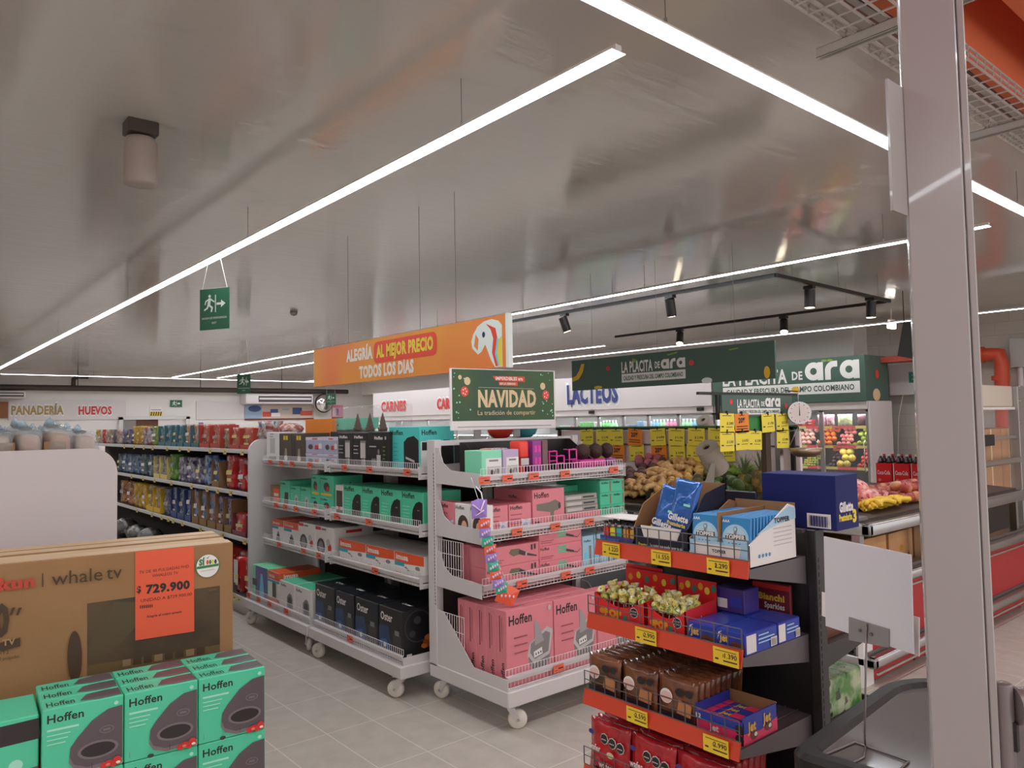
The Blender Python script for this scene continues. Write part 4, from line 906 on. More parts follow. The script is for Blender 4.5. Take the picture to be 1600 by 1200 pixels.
for col in range(2):
    x = pxx(e6(588), 1000, 3.11)+wf/2+col*(wf+.006)
    for k in range(5):
        place(spa(wf, .084, .395), 'foot_spa_box', x, 3.115+k*.0865, E4, 0, ('pink foot spa box in the left column, %s' if col == 0 else 'pink foot spa box in the right column, %s')%['front one', 'second from the front', 'third from the front', 'fourth from the front', 'rearmost'][k], 'box', 'pink foot spa boxes')
place(spa(.335, .084, .395), 'foot_spa_box', pxx(e6(588), 1000, 3.11)+wf/2+2*(wf+.006), 3.115, E4, 0, 'pink foot spa box half hidden behind the sweets rack', 'box', 'pink foot spa boxes')
def brushbox(w, d, h): return carton(w, d, h, pink, front=[('t', 'Hoffen', w*.02, h*.72, .018, ink, .02, w*.14), ('p', [(w*.42, h*.62), (w*.46, h*.8), (w*.62, h*.78), (w*.66, h*.5), (w*.5, h*.42)], mat('print_olive', (104, 98, 76), .4, k=1.3)), ('p', [(w*.62, h*.74), (w*.74, h*.56), (w*.72, h*.36), (w*.6, h*.5)], grey2), ('r', w*.74, h*.36, w*.78, h*.52, grey3), ('p', [(w*.76, h*.5), (w*.95, h*.3), (w*.95, h*.24), (w*.76, h*.36)], grey2), ('r', w*.84, h*.62, w*.87, h*.9, grey2), ('r', w*.90, h*.64, w*.93, h*.92, grey2)]+bars(w*.02, h*.3, w*.3, 2, h*.12, pinkd, .003), topm=mat('box_pink_top', (188, 100, 110), .45, k=1.5))
def crimper(w, d, h): return carton(w, d, h, pink, front=[('t', 'Hoffen', w*.02, h*.72, .018, ink, .02, w*.2)]+[('r', w*.42, h*(.42+.13*k), w*.62, h*(.5+.13*k), leafm if False else teal) for k in range(4)]+[('p', [(w*.62, h*.62), (w*.8, h*.44), (w*.8, h*.32), (w*.62, h*.46)], grey2), ('p', [(w*.8, h*.38), (w*.9, h*.3), (w*.96, h*.5), (w*.95, h*.5), (w*.88, h*.27), (w*.8, h*.33)], grey2)]+bars(w*.02, h*.3, w*.3, 2, h*.12, pinkd, .003))
ya = 3.31
xa, xb, xc = pxx(e5(455), 880, ya), pxx(e5(843), 870, ya), pxx(e5(1152), 860, ya)
hb = .092
for k in range(2):
    place(brushbox(xb-xa-.004, .14, .107), 'hair_brush_box', (xa+xb)/2, ya, E3+k*.1075, 0, 'pink brush styler box, %s of the front stack on the third shelf' % ['lower', 'upper'][k], 'box', 'pink brush styler boxes')
for k in range(3):
    place(crimper(xc-xb-.004, .3, .090), 'hair_waver_box', (xb+xc)/2, ya, E3+k*.0905, 0, 'pink waver box with green barrels, %s of its stack' % ['bottom', 'middle', 'top'][k], 'box', 'pink waver boxes')
for k in range(4):
    place(carton(.2, .07, .105, pink), 'hair_brush_box', pxx(741, 880, 3.47)+.1, 3.46+.072*(k % 2), E3+(k//2)*.106, 0, 'pink brush styler box behind the hanging strip, %s' % ['lower front', 'lower back', 'upper front', 'upper back'][k], 'box', 'pink brush styler boxes')
def paleblue(w, d, h): return carton(w, d, h, mat('box_pale_blue', (136, 172, 186), .4, k=1.5), front=[('t', 'Hoffen', w*.1, h*.82, .014, ink, .02, w*.6), ('r', w*.55, h*.1, w*.75, h*.7, grey1), ('r', w*.15, h*.3, w*.4, h*.5, sky_b)])
row_y('trimmer_box', ya, E3, [(e5(1156), e5(1240)), (e5(1242), e5(1300)), (e5(1302), e5(1370))], 870, .2, .2, paleblue, 'pale blue trimmer box, %s of three on the third shelf', group='pale blue trimmer boxes')
place(carton(.22, .2, .14, redpr, front=[('r', .02, .04, .1, .1, boxw)]), 'red_box', 3.5, 3.48, E2, 0, 'red carton at the right end of the second shelf', 'box')
place(carton(.22, .2, .14, redpr, front=[('r', .02, .04, .1, .1, boxw)]), 'red_box', 3.56, 3.48, E3+.0, 0, 'red carton behind the pale blue trimmer boxes', 'box')
# second shelf
def pinksmall(w, d, h): return carton(w, d, h, pink, front=[('t', 'Hoffen', w*.06, h*.8, .022, ink, .025, w*.52), ('p', [(w*.5, h*.02), (w*.9, h*.02), (w*.95, h*.42), (w*.75, h*.36), (w*.55, h*.44)], mat('print_white_blue', (190, 190, 206), .4, k=1.5)), ('e', w*.72, h*.16, w*.1, h*.14, lil)]+bars(w*.06, h*.6, w*.5, 3, h*.16, pinkd, .004), topm=mat('box_pink_top', (188, 100, 110), .45, k=1.5))
def whitehair(w, d, h): return carton(w, d, h, boxw, front=[('t', 'Hoffen', w*.06, h*.8, .02, ink, .025, w*.6), ('e', w*.58, h*.3, w*.36, h*.32, dbrown), ('e', w*.66, h*.2, w*.2, h*.24, mat('skin_print', (206, 160, 130), .5, k=1.4)), ('e', w*.4, h*.1, w*.26, h*.12, sky_b)])
def dryer(w, d, h):
    dg = mat('print_dryer', (112, 104, 92), .35, k=1.3)
    return carton(w, d, h, pink, front=[('t', 'Hoffen', w*.05, h*.78, .032, ink, .025, w*.45), ('p', [(w*.12, h*.46), (w*.12, h*.62), (w*.5, h*.64), (w*.7, h*.7), (w*.84, h*.62), (w*.86, h*.5), (w*.78, h*.42), (w*.66, h*.40), (w*.62, h*.05), (w*.54, h*.05), (w*.54, h*.38)], dg), ('e', w*.83, h*.53, w*.04, h*.09, grey2), ('r', w*.06, h*.14, w*.22, h*.17, ink)], left=[('t', 'Hoffen', d*.4, h*.75, .02, ink, .02)], topm=mat('box_pink_top', (188, 100, 110), .45, k=1.5))
row_x('beauty_box', 2.535, E2, [(e5(127), e5(230)), (e5(232), e5(338)), (e5(340), e5(440))], 800, .165, .07, [pinksmall, whitehair, whitehair], ['narrow pink box at the left end of the second shelf', 'white box with a dark haired head, left one', 'white box with a dark haired head behind the hanging strip'])
row_y('beauty_box', 3.31, E2, [(e5(478), e5(622)), (e5(624), e5(790))], 820, .152, .34, pinksmall, ['pink hair tool box left of its twin on the second shelf', 'pink hair tool box beside the hair dryer box'], group='pink hair tool boxes')
row_y('hair_dryer_box', 3.31, E2, [(e5(796), e5(1030))], 820, .22, .36, dryer, ['pink box with a grey hair dryer picture'])
whitem2 = mat('pack_clear_grey', (140, 138, 130), .25, k=1.4)
for k in range(3):
    def flat(w, d, h): return carton(w, d, h, whitem2, front=[('r', w*.05, h*.2, w*.5, h*.7, grey3), ('r', w*.55, h*.3, w*.9, h*.6, grey2)])
    xa, xb = pxx(e5(1035), 800, 3.33), pxx(e5(1268), 790, 3.33)
    place(flat(xb-xa, .26, .034), 'straightener_pack', (xa+xb)/2, 3.33+.004*k, E2+.0605+k*.035, 0, 'flat grey straightener pack, %s of three' % ['bottom', 'middle', 'top'][k], 'pack', 'flat grey straightener packs')
place(carton(.3, .3, .06, pink, front=[('t', 'Hoffen', .01, .02, .02, ink, .02, .08)]), 'beauty_box', (xa+xb)/2, 3.32, E2, 0, 'flat pink box under the grey straightener packs', 'box')
def tealtool(w, d, h): return carton(w, d, h, teal, front=[('t', 'Hoffen', w*.06, h*.72, .014, ink, .02, w*.25), ('r', w*.38, h*.1, w*.44, h*.9, mat('print_copper', (150, 100, 84), .4, k=1.3)), ('t', 'Hoffen', w*.54, h*.72, .014, ink, .02, w*.25), ('r', w*.9, h*.1, w*.96, h*.9, mat('print_copper', (150, 100, 84), .4, k=1.3))])
xa, xb = pxx(e5(1282), 770, 3.33), pxx(e5(1458), 770, 3.33)
for k in range(3):
    place(tealtool(xb-xa, .4, .078), 'appliance_box', (xa+xb)/2, 3.33, E2+k*.0785, 0, 'green carton at the right end of the second shelf, %s of its stack' % ['bottom', 'middle', 'top'][k], 'box', 'green cartons at the right end')
place(carton(.5, .16, .2, teal), 'appliance_box', 3.3, 3.53, E2, 0, 'long green carton behind the straightener packs', 'box')
# top shelf: black tray of kitchen tools and girls' toys
mb = MB(); ys_, x0_, x1_ = 3.33, 2.56, 3.1
mb.prism([(3.33, 0), (3.68, 0), (3.68, .2), (3.64, .2)], (x0_+.12, 0, E1), Y, Z, X, .004, blk).box(x0_+.12, x1_+.45, 3.68, 3.684, E1, E1+.2, blk).box(x0_+.12, x1_+.45, 3.33, 3.68, E1, E1+.004, blk).prism([(3.33, 0), (3.68, 0), (3.68, .2), (3.64, .2)], (x1_+.45, 0, E1), Y, Z, X, .004, blk)
tag(mb.build('display_tray'), 'black cardboard display tray on the top shelf of the endcap', 'tray')
cols = [mat('spoon_coral', (222, 104, 100), .35, k=1.4), mat('spoon_mint', (120, 196, 160), .35, k=1.4), mat('spoon_lilac', (168, 148, 176), .35, k=1.4)]
x = 2.70
for i in range(9):
    mb = MB(); mb.box(-.008, .008, -.002, .1, 0, .16, cols[i % 3], .004); tag(mb.build('kitchen_tool_pack', None, (2.71+.0175*i, 3.42+.012*i if i < 5 else 3.45, E1+.0045)), 'slim coloured kitchen tool pack standing in the black tray', 'pack', 'slim coloured kitchen tool packs')
def mint(m, lab, a, b, dx=0):
    xa, xb = pxx(e5(a), 715, 3.345), pxx(e5(b), 715, 3.345); w = xb-xa-.004; h = .155
    place(carton(w, .16, h, m, front=[('r', w*.2, 0, w*.98, h*.72, boxw), ('r', w*.25, h*.05, w*.93, h*.42, grey3), ('e', w*.5, h*.2, w*.12, h*.1, dbrown), ('e', w*.75, h*.25, w*.1, h*.1, grey1), ('r', w*.35, h*.6, w*.8, h*.66, grey1)]), 'kitchen_set_pack', (xa+xb)/2, 3.345, E1+.0045, 0, lab, 'pack')
mint(cols[1], 'mint kitchen tool set pack with a white card', 425, 575); mint(cols[2], 'lilac kitchen tool set pack with a white card', 580, 697)
redpl = mat('red_plastic', (214, 62, 48), .3, k=1.4)
mb = MB(); mb.box(-.035, .035, 0, .1, .1, .2, redpl, .012, 2).box(-.02, .02, .02, .06, 0, .1, redpl, .006); mb.box(-.03, .03, -.002, 0, .06, .1, grey3)
place(mb, 'brush_set', pxx(e5(738), 715, 3.36), 3.36, E1+.0045, 0, 'red plastic brush set right of the lilac pack', 'brush')
mag = mat('magenta', (196, 44, 136), .35, k=1.5); purp = mat('purple_toy', (126, 50, 120), .35, k=1.5)
def magbox(w, d, h): return carton(w, d, h, purp, front=[('r', w*.2, h*.65, w*.5, h*.85, mag), ('r', w*.6, h*.65, w*.9, h*.85, mag), ('r', w*.2, h*.3, w*.5, h*.5, mag), ('r', w*.6, h*.3, w*.9, h*.5, mag)])
row_y('toy_box', 3.36, E1+.0045, [(e5(795), e5(860))], 705, .2, .12, magbox, ['tall purple toy box with magenta squares'])
row_y('toy_box', 3.36, E1+.0045, [(e5(865), e5(908))], 710, .2, .1, lambda w, d, h: carton(w, d, h, mat('toy_brown', (110, 80, 84), .4, k=1.3)), ['slim brown box beside the purple toy box'])
def toy_frame(w, h):
    mb = MB(); t = .009
    for sx in (0, 1): mb.tube([(sx*w, 0, 0), (sx*w, 0, h), (sx*w+(.02 if sx else -.0), .05, h)], t*.55, mag, 6)
    mb.tube([(0, 0, h), (w, 0, h)], t*.55, mag, 6).tube([(0, 0, h*.55), (w, 0, h*.55)], t*.4, mag, 6).box(.004, w-.004, .01, .05, h*.5, h*.53, mag)
    return mb
for i, (a, h, lab) in enumerate(((915, .125, 'magenta toy chair at the left on the top shelf'), (968, .095, 'low magenta toy chair in the middle of the top shelf'), (1060, .13, 'magenta toy chair at the right on the top shelf'))):
    tag(toy_frame(.062, h).build('toy_chair', None, (pxx(e5(a), 720, 3.37), 3.37, E1+.009)), lab, 'toy', 'magenta toy chairs')
hairm = bump(mat('doll_hair', (58, 34, 30), .6, k=1.2), 90, .8)
for i, (a, b, m_) in enumerate(((1140, 1235, mag), (1240, 1320, mag), (1330, 1395, purp))):
    xa, xb = pxx(e5(a), 715, 3.38), pxx(e5(b), 715, 3.38); w = xb-xa
    mb = carton(w, .08, .065, m_, front=[('r', w*.1+k*w*.2, .012, w*.2+k*w*.2, .03, ink) for k in range(4)])
    o = place(mb, 'doll_pack', (xa+xb)/2, 3.38, E1+.0045, 0, ['pink packed doll with bushy dark hair, left of three', 'pink packed doll with dark red hair, middle of three', 'purple packed doll with brown hair, right of three'][i], 'toy', 'packed dolls')
    mb = MB(); mb.ell((0, .04, .115), (w*.42, .05, .05), hairm, 14, 9).box(-.01, .01, .03, .05, .06, .1, m_); mb.build('doll_hair', o)
# bags seen behind the sign on top
for i, (u, m_, lab) in enumerate(((782, redpl, 'red bag on top of the endcap below the Christmas sign'), (820, mat('bag_teal', (70, 140, 150), .35, k=1.4), 'teal bag on top of the endcap below the Christmas sign'))):
    mb = MB(); mb.ell((0, 0, .07), (.1, .08, .09), m_, 12, 7); q = pxx(u, 680, 3.9)
    tag(mb.build('gift_bag', None, (q, 3.9, 1.50)), lab, 'bag'); place(carton(.26, .2, .2, blk), 'stock_box', q, 3.83, 1.28+.001, 0, ['dark stock carton under the red bag', 'dark stock carton under the teal bag'][i], 'box')

# Christmas sign on the endcap
sgreen = mottle(mat('navidad_green', (50, 74, 38), .4, k=1.5), (34, 62, 46), 2.2, .4, .62, k=1.5)
a = ony(703, 575, 3.74); b_ = ony(867, 586, 3.66); c_ = ony(703, 673, 3.74)
ang = math.atan2(b_.y-a.y, b_.x-a.x); Wn = math.hypot(b_.x-a.x, b_.y-a.y); Hn = a.z-c_.z; gold = mat('letter_gold', (196, 172, 134), .5, k=1.45)
e = empty('christmas_sign', (a.x, a.y, c_.z), 'green Christmas sign reading NAVIDAD standing on the endcap', 'sign', rz=ang)
MB().box(0, Wn, 0, .012, 0, Hn, paper, .002).build('board', e)
mb = MB(); y0 = -.001; bz = Hn*.15
def q_(a, b, dy=0): return (a*Wn, y0-dy, bz+b*(Hn-bz))
mb.poly([q_(.015, 0), q_(.985, 0), q_(.985, .985), q_(.015, .985)], sgreen); mb.build('poster', e)
mb = MB(); hh = Hn-bz
mb.text('NAVIDAD', q_(.245, .275, .001), X, Z, hh*.315, gold, wid=Wn*.555, bold=.045)
mb.text('La tradición de compartir', q_(.24, .11, .001), X, Z, hh*.09, gold, wid=Wn*.55, bold=.0)
mb.poly([q_(.25, .64, .001), q_(.78, .62, .001), q_(.78, .626, .001), q_(.25, .646, .001)], gold)
mb.poly([q_(.41, .78, .001), q_(.69, .76, .001), q_(.69, .865, .001), q_(.38, .865, .001)], redb)
mb.text('IMPERDIBLES ara', q_(.41, .79, .002), X, Z, hh*.065, boxw, wid=Wn*.26, bold=.03)
mb.poly([q_(.44, .69, .001), q_(.62, .68, .001), q_(.62, .755, .001), q_(.44, .755, .001)], orng); mb.text('DE LA SEMANA', q_(.45, .7, .002), X, Z, hh*.04, boxw, wid=Wn*.15, bold=.02)
mb.poly([q_(.06, -.12, .001), q_(.95, -.12, .001), q_(.95, -.108, .001), q_(.06, -.108, .001)], grey1)
for (u_, v_, r_, m_) in ((.125, .56, .035, redpl), (.15, .76, .028, gold), (.085, .83, .016, gold), (.9, .5, .035, redpl), (.87, .68, .026, gold)):
    mb.poly([(u_*Wn+r_*Wn*math.cos(t*.4), y0-.001, bz+v_*hh+r_*1.5*Wn*math.sin(t*.4)*.75) for t in range(16)], m_)
    if m_ is redpl:
        for k in range(5): cx, cz = u_*Wn+.016*Wn*math.cos(k*1.26), bz+v_*hh+.022*Wn*math.sin(k*1.26); mb.poly([(cx+.006*Wn*math.cos(t), y0-.002, cz+.006*Wn*math.sin(t)) for t in range(6)], boxw)
rs = random.Random(5)
for k in range(26):
    u_, v_ = rs.choice((rs.uniform(.03, .18), rs.uniform(.83, .97))), rs.uniform(.05, .95); r_ = rs.uniform(.003, .008)
    mb.poly([(u_*Wn+r_*Wn*math.cos(t*.8), y0-.0008, bz+v_*hh+r_*Wn*math.sin(t*.8)) for t in range(8)], tealline)
mb.build('print', e)
for x in (.25, .62): MB().box(x*Wn-.025, x*Wn+.025, .013, .03, -(c_.z-1.5)+.0005, .1, grey1, .003).build('stand_post', e)
# chain of little bags hanging at the endcap's left corner
hc = [mat('bag_purple', (136, 110, 176), .3, k=1.4), mat('bag_orange', (226, 92, 60), .3, k=1.4), mat('bag_green', (40, 150, 116), .3, k=1.4)]
lightp = mat('bag_print', (214, 190, 214), .4, k=1.3)
chain = [((749, 795), 0, .1, .10), ((757, 818), 1, .075, .05), ((758, 832), 0, .07, .05), ((762, 846), 2, .075, .05), ((766, 858), 1, .075, .05), ((768, 871), 0, .075, .05), ((771, 885), 2, .075, .055), ((775, 898), 1, .075, .05), ((779, 911), 0, .075, .05), ((784, 919), 2, .075, .055), ((793, 930), 1, .13, .1)]
for i, ((u, v), c, w, h) in enumerate(chain):
    q = ony(u, v, 3.2-.004*i); m_ = hc[c]
    mb = MB(); mb.add([(-w/2, 0, -h*.45), (w*.35, -.004, -h*.5), (w/2, .0, h*.4), (0, -.012, 0), (-w*.4, .004, h*.45), (w*.05, .008, h*.52), (0, .014, 0)],
                      [(0, 1, 3), (1, 2, 3), (2, 5, 3), (5, 4, 3), (4, 0, 3), (1, 0, 6), (2, 1, 6), (5, 2, 6), (4, 5, 6), (0, 4, 6)], m_)
    if i in (0,): mb.tube([(-w*.4, -.012, h*.3), (0, -.016, -.01), (w*.3, -.012, h*.4)], .005, lightp, 5).tube([(-w*.3, -.012, -h*.3), (w*.2, -.012, -h*.1)], .004, lightp, 5).cyl((0, 0, h*.5), (0, .06, .16), .002, steel, 5)
    else:
        for k in range(4): mb.ell((-w*.3+k*w*.18, -.012, -h*.1+.004*k), (.006, .004, .008), lightp, 6, 4)
    o = mb.build('toy_bag', None, q, rot=(0, -.12 if i < 10 else .35, -.25))
    tag(o, ['purple toy bag at the top of the hanging strip', 'orange toy bag just below the top purple one', 'purple toy bag, third on the hanging strip', 'green toy bag, fourth on the hanging strip', 'orange toy bag, fifth on the hanging strip', 'purple toy bag, sixth on the hanging strip', 'green toy bag, seventh on the hanging strip', 'orange toy bag, eighth on the hanging strip', 'purple toy bag, ninth on the hanging strip', 'green toy bag, tenth on the hanging strip', 'large orange toy bag at the bottom of the hanging strip'][i], 'toy', 'toy bags on the hanging strip')
mb = MB(); q0, q1 = ony(752, 770, 3.225), ony(797, 925, 3.19)
mb.tube([q0+Z*.03+Y*.045, q0, ony(765, 850, 3.21), q1], .004, wirem, 6); tag(mb.build('clip_strip'), 'thin strip carrying the coloured toy bags at the endcap corner', 'strip')
# ================================================================ BISCUIT SHELVES ON THE LEFT
bx = 2.56
e = empty('shelf_unit', (2.8, 9.8, 0), 'long white shelf unit of biscuits along the left aisle, with rounded end panel', 'shelf')
inv = Matrix.Translation((-2.8, -9.8, 0))
def BB(mb, name): o = mb.build(name, e); o.matrix_parent_inverse = inv; return o
BY0, BY1 = 6.40, 14.6
LEV = (1.365, .985, .575, .13)
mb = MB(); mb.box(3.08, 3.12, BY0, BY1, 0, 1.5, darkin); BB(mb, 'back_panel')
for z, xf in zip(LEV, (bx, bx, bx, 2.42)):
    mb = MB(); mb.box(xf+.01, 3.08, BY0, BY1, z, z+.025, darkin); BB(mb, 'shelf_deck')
    mb = MB(); mb.box(xf, xf+.012, BY0, BY1, z-.008, z+.03, greyw, .002); BB(mb, 'price_rail')
mb = MB(); mb.box(2.46, 3.08, BY0, BY1, 0, .13, greyw); BB(mb, 'plinth')
mb = MB(); pts = [(2.44, 0), (3.75, 0), (3.75, 1.49)]
for k in range(7): t = R(90+15*k); pts.append((2.44+.11+.11*math.cos(t), 1.38+.11*math.sin(t)))
mb.prism(pts, (0, BY0-.03, 0), X, Z, Y, .03, greyw); BB(mb, 'end_panel')
tagy2 = mat('tag_cream', (206, 184, 112), .5, k=1.5)
def z6(zx): return 180+zx/6.667
for lv, us in ((0, [97, 200, 300, 392, 543, 675, 768, 990, 1145, 1325]), (1, [172, 293, 412, 588, 797, 960, 1070, 1205, 1395]), (2, [228, 385, 485, 555, 605, 703, 892, 1118, 1350]), (3, [1240, 1290])):
    for zx in us:
        xf = bx if lv < 3 else 2.42; v = {0: 702, 1: 762, 2: 830, 3: 930}[lv]
        o = price_tag(None, (0, 0, 0), 'x', .075, .05, tagy2); o.location = (xf-.003, py(z6(zx), v, xf), LEV[lv]+.002); o.parent = e; o.matrix_parent_inverse = inv
def film_mat(name, c, c2, c3, scale=15, rough=.25, k=1.2, lo=.42, hi=.6):
    if name in _M: return _M[name]
    m = mottle(mat(name, c, rough, k=k), c2, scale, lo, hi, k=k, c3=c3, coord='Object'); return bump2(m)
def bump2(m):
    nt, N, L, b = nodes(m); tc = N.new('ShaderNodeTexCoord'); t = N.new('ShaderNodeTexNoise'); t.inputs['Scale'].default_value = 26; t.inputs['Detail'].default_value = 2
    L.new(tc.outputs['Object'], t.inputs['Vector']); bp = N.new('ShaderNodeBump'); bp.inputs['Strength'].default_value = .45; bp.inputs['Distance'].default_value = .012
    L.new(t.outputs[0], bp.inputs['Height']); L.new(bp.outputs[0], b.inputs['Normal']); return m
FM = {
 'navy': film_mat('film_navy', (62, 62, 92), (120, 120, 140), (92, 62, 100)),
 'gold': film_mat('film_gold', (186, 150, 48), (150, 100, 50), (200, 180, 110)),
 'mix': film_mat('film_mix', (150, 74, 66), (180, 176, 176), (62, 92, 120)),
 'green': film_mat('film_green', (126, 140, 58), (92, 116, 62), (170, 166, 90)),
 'tealblue': film_mat('film_teal_blue', (62, 104, 116), (130, 150, 160), (52, 74, 100)),
 'tealorange': film_mat('film_teal_orange', (186, 118, 92), (190, 172, 150), (70, 110, 116)),
 'redkraft': film_mat('film_red_kraft', (172, 78, 62), (186, 104, 80), (196, 150, 140)),
 'white': film_mat('film_white', (190, 178, 166), (150, 130, 110), (170, 70, 60)),
 'blue': film_mat('film_blue', (66, 90, 126), (126, 140, 156), (50, 62, 96)),
 'darkteal': film_mat('film_dark_teal', (58, 78, 92), (120, 130, 134), (40, 50, 66)),
 'bluecream': film_mat('film_blue_cream', (86, 104, 128), (180, 168, 130), (60, 84, 112)),
 'leaf': film_mat('film_leaf', (92, 146, 48), (70, 124, 46), (150, 176, 96)),
 'purple': film_mat('film_purple', (84, 76, 110), (190, 186, 196), (56, 56, 90)),
 'skyblue': film_mat('film_sky', (60, 96, 156), (166, 180, 196), (40, 60, 110)),
 'red': film_mat('film_red', (206, 44, 44), (170, 40, 42), (200, 176, 170), 7),
 'orangebrown': film_mat('film_orange_brown', (176, 118, 62), (120, 70, 46), (190, 160, 110)),
 'yellow': film_mat('film_yellow', (204, 162, 40), (176, 128, 36), (216, 196, 110)),
 'brownwhite': film_mat('film_brown_white', (132, 106, 80), (176, 160, 140), (186, 150, 50)),
 'cyan': film_mat('film_cyan', (62, 146, 186), (180, 120, 96), (40, 96, 150)),
 'violet': film_mat('film_violet', (92, 84, 136), (160, 150, 170), (60, 60, 110)),
 'maroon': film_mat('film_maroon', (116, 52, 62), (150, 60, 66), (90, 40, 50)),
 'greyfilm': film_mat('film_grey', (120, 116, 112), (86, 80, 76), (160, 158, 156), 6),
}
_seed = [0]
def pack_mesh(w, d, h, m, tray=None, th=.2):
    """a wrapped pack, its lighter name panel on the front, in a cardboard tray where the photo shows one"""
    _seed[0] += 1; rnd = random.Random(_seed[0]); mb = pouch(w*.93, d*.96, h, m, _seed[0], nx=6, nz=9, puff=.3, boxy=True)
    lab = [boxw, FM['white'], FM['bluecream'], yt0][rnd.randrange(4)]; k = rnd.uniform(.35, .55)
    prints(mb, [('p', [(w*.22, h*k), (w*.70, h*(k+.02)), (w*.74, h*(k+.16)), (w*.26, h*(k+.13))], lab), ('r', w*.3, h*.22, w*.66, h*(.22+.1*rnd.random()), lab)], (Vector((-w/2, -.012, 0)), X, Z, -Y))
    if tray: mb.box(-w/2, w/2, -.016, -.013, 0, h*th, tray).box(-w/2, -w/2+.006, -.016, d, 0, h*.97, tray).box(w/2-.006, w/2, -.016, d, 0, h*.97, tray)
    return mb
yt0 = mat('name_panel_yellow', (206, 186, 110), .4, k=1.3)
def pack_row(lv, items, shelf_word, xoff=.05):
    n = len(items); x = bx+xoff; z = LEV[lv]+.0255
    for i, it in enumerate(items):
        a, b_, h, k, desc = it[:5]; v = {0: 695, 1: 755, 2: 815}[lv]
        tray = it[5] if len(it) > 5 else None
        ya, yb2 = py(z6(a), v, x), py(z6(b_), v, x); w = max(.02, ya-yb2-.006)
        full = [min(.5, 3.07-x)][0]
        if k in ('box', ):
            mb = carton(w, .24, h, it[6])
        else:
            mb = pack_mesh(w, .17, h, FM[k], tray)
        o = mb.build('biscuit_pack', None, (x, (ya+yb2)/2, z), FX)
        tag(o, '%s, %s on the %s biscuit shelf' % (desc, nth(i, n).replace('from the left', 'from left'), shelf_word), 'pack', 'biscuit packs on the '+shelf_word+' shelf')
tt = mat('tray_teal', (62, 104, 108), .5, k=1.4); kr = kraft; yt = mat('tray_yellow', (206, 164, 36), .5, k=1.5); mr = mat('tray_maroon', (122, 60, 68), .5, k=1.4); rdk = mat('tray_red', (170, 62, 50), .5, k=1.4); bt = mat('tray_blue', (52, 66, 116), .5, k=1.4)
pack_row(0, [(-206, -180, .2, 'gold', 'yellow topped pack'), (-175, -140, .2, 'white', 'pink and white pack'), (-136, -110, .2, 'red', 'red and white pack'), (-106, -72, .2, 'white', 'white labelled pack'), (-68, -40, .2, 'brownwhite', 'brown and white pack'), (-36, -4, .2, 'greyfilm', 'grey pack'), (2, 60, .2, 'white', 'pale pack'), (64, 115, .2, 'navy', 'dark blue pack'), (118, 170, .2, 'navy', 'dark blue and violet pack'), (174, 222, .24, 'gold', 'golden pack'), (224, 268, .24, 'gold', 'golden pack'), (272, 318, .22, 'mix', 'red, white and blue pack'), (320, 362, .22, 'mix', 'blue and red pack'), (368, 455, .23, 'green', 'green pack'), (464, 530, .24, 'tealblue', 'blue green pack', tt), (532, 598, .24, 'tealblue', 'blue green pack', tt), (600, 655, .24, 'tealblue', 'blue green pack', tt), (657, 720, .24, 'tealblue', 'blue green pack', tt), (724, 800, .24, 'tealorange', 'orange and teal pack', tt), (804, 885, .24, 'tealorange', 'orange and teal pack', tt), (890, 998, .235, 'redkraft', 'brick red pack', rdk), (1000, 1110, .235, 'redkraft', 'brick red pack', rdk), (1120, 1198, .19, 'brownwhite', 'dark lettered pack'), (1202, 1310, .2, 'redkraft', 'red pack in a brown tray', rdk), (1312, 1455, .2, 'redkraft', 'red pack in a brown tray', rdk), (1458, 1600, .25, 'mix', 'red and white crinkled pack')], 'top')
pack_row(1, [(20, 62, .25, 'darkteal', 'dark grey pack'), (66, 130, .25, 'blue', 'blue pack'), (132, 195, .255, 'blue', 'blue pack'), (197, 258, .255, 'blue', 'blue pack'), (262, 333, .265, 'darkteal', 'dark teal pack'), (336, 410, .265, 'darkteal', 'dark teal pack'), (413, 478, .26, 'bluecream', 'blue pack in a cream tray', tagy2), (481, 556, .26, 'bluecream', 'blue pack in a cream tray', tagy2), (560, 634, .29, 'leaf', 'leaf green pack'), (645, 732, .265, 'purple', 'purple pack with white swirl'), (736, 826, .265, 'purple', 'purple pack with white swirl'), (830, 912, .265, 'purple', 'purple pack with white swirl'), (916, 988, .3, 'skyblue', 'bright blue pack'), (1020, 1098, .26, 'skyblue', 'blue pack in a brown carton', kr), (1140, 1265, .32, 'red', 'bright red pack'), (1268, 1375, .3, 'red', 'bright red pack'), (1378, 1470, .29, 'red', 'bright red pack'), (1472, 1570, .29, 'red', 'bright red pack')], 'middle')
pack_row(2, [(40, 112, .3, 'orangebrown', 'orange brown pack'), (116, 178, .3, 'orangebrown', 'orange brown pack'), (182, 228, .3, 'yellow', 'yellow pack'), (231, 275, .3, 'yellow', 'yellow pack'), (278, 330, .3, 'yellow', 'yellow pack'), (336, 408, .3, 'brownwhite', 'brown and white pack in a yellow tray', yt), (412, 482, .3, 'brownwhite', 'brown and white pack in a yellow tray', yt), (490, 585, .3, 'navy', 'dark blue pack'), (592, 655, .33, 'blue', 'blue pack', bt), (660, 732, .33, 'blue', 'blue pack', bt), (736, 806, .33, 'blue', 'blue pack', bt), (812, 884, .35, 'cyan', 'sky blue pack in a brown carton', kr), (888, 968, .35, 'cyan', 'sky blue pack in a brown carton', kr), (972, 1062, .35, 'cyan', 'sky blue pack in a brown carton', kr), (1070, 1140, .32, 'violet', 'violet pack in a brown carton', kr), (1150, 1228, .32, 'violet', 'violet pack in a brown carton', kr), (1234, 1380, .2, 'red', 'red pack in a maroon tray', mr), (1390, 1500, .2, 'maroon', 'maroon pack', mr), (1504, 1600, .22, 'maroon', 'maroon pack', mr)], 'lower')
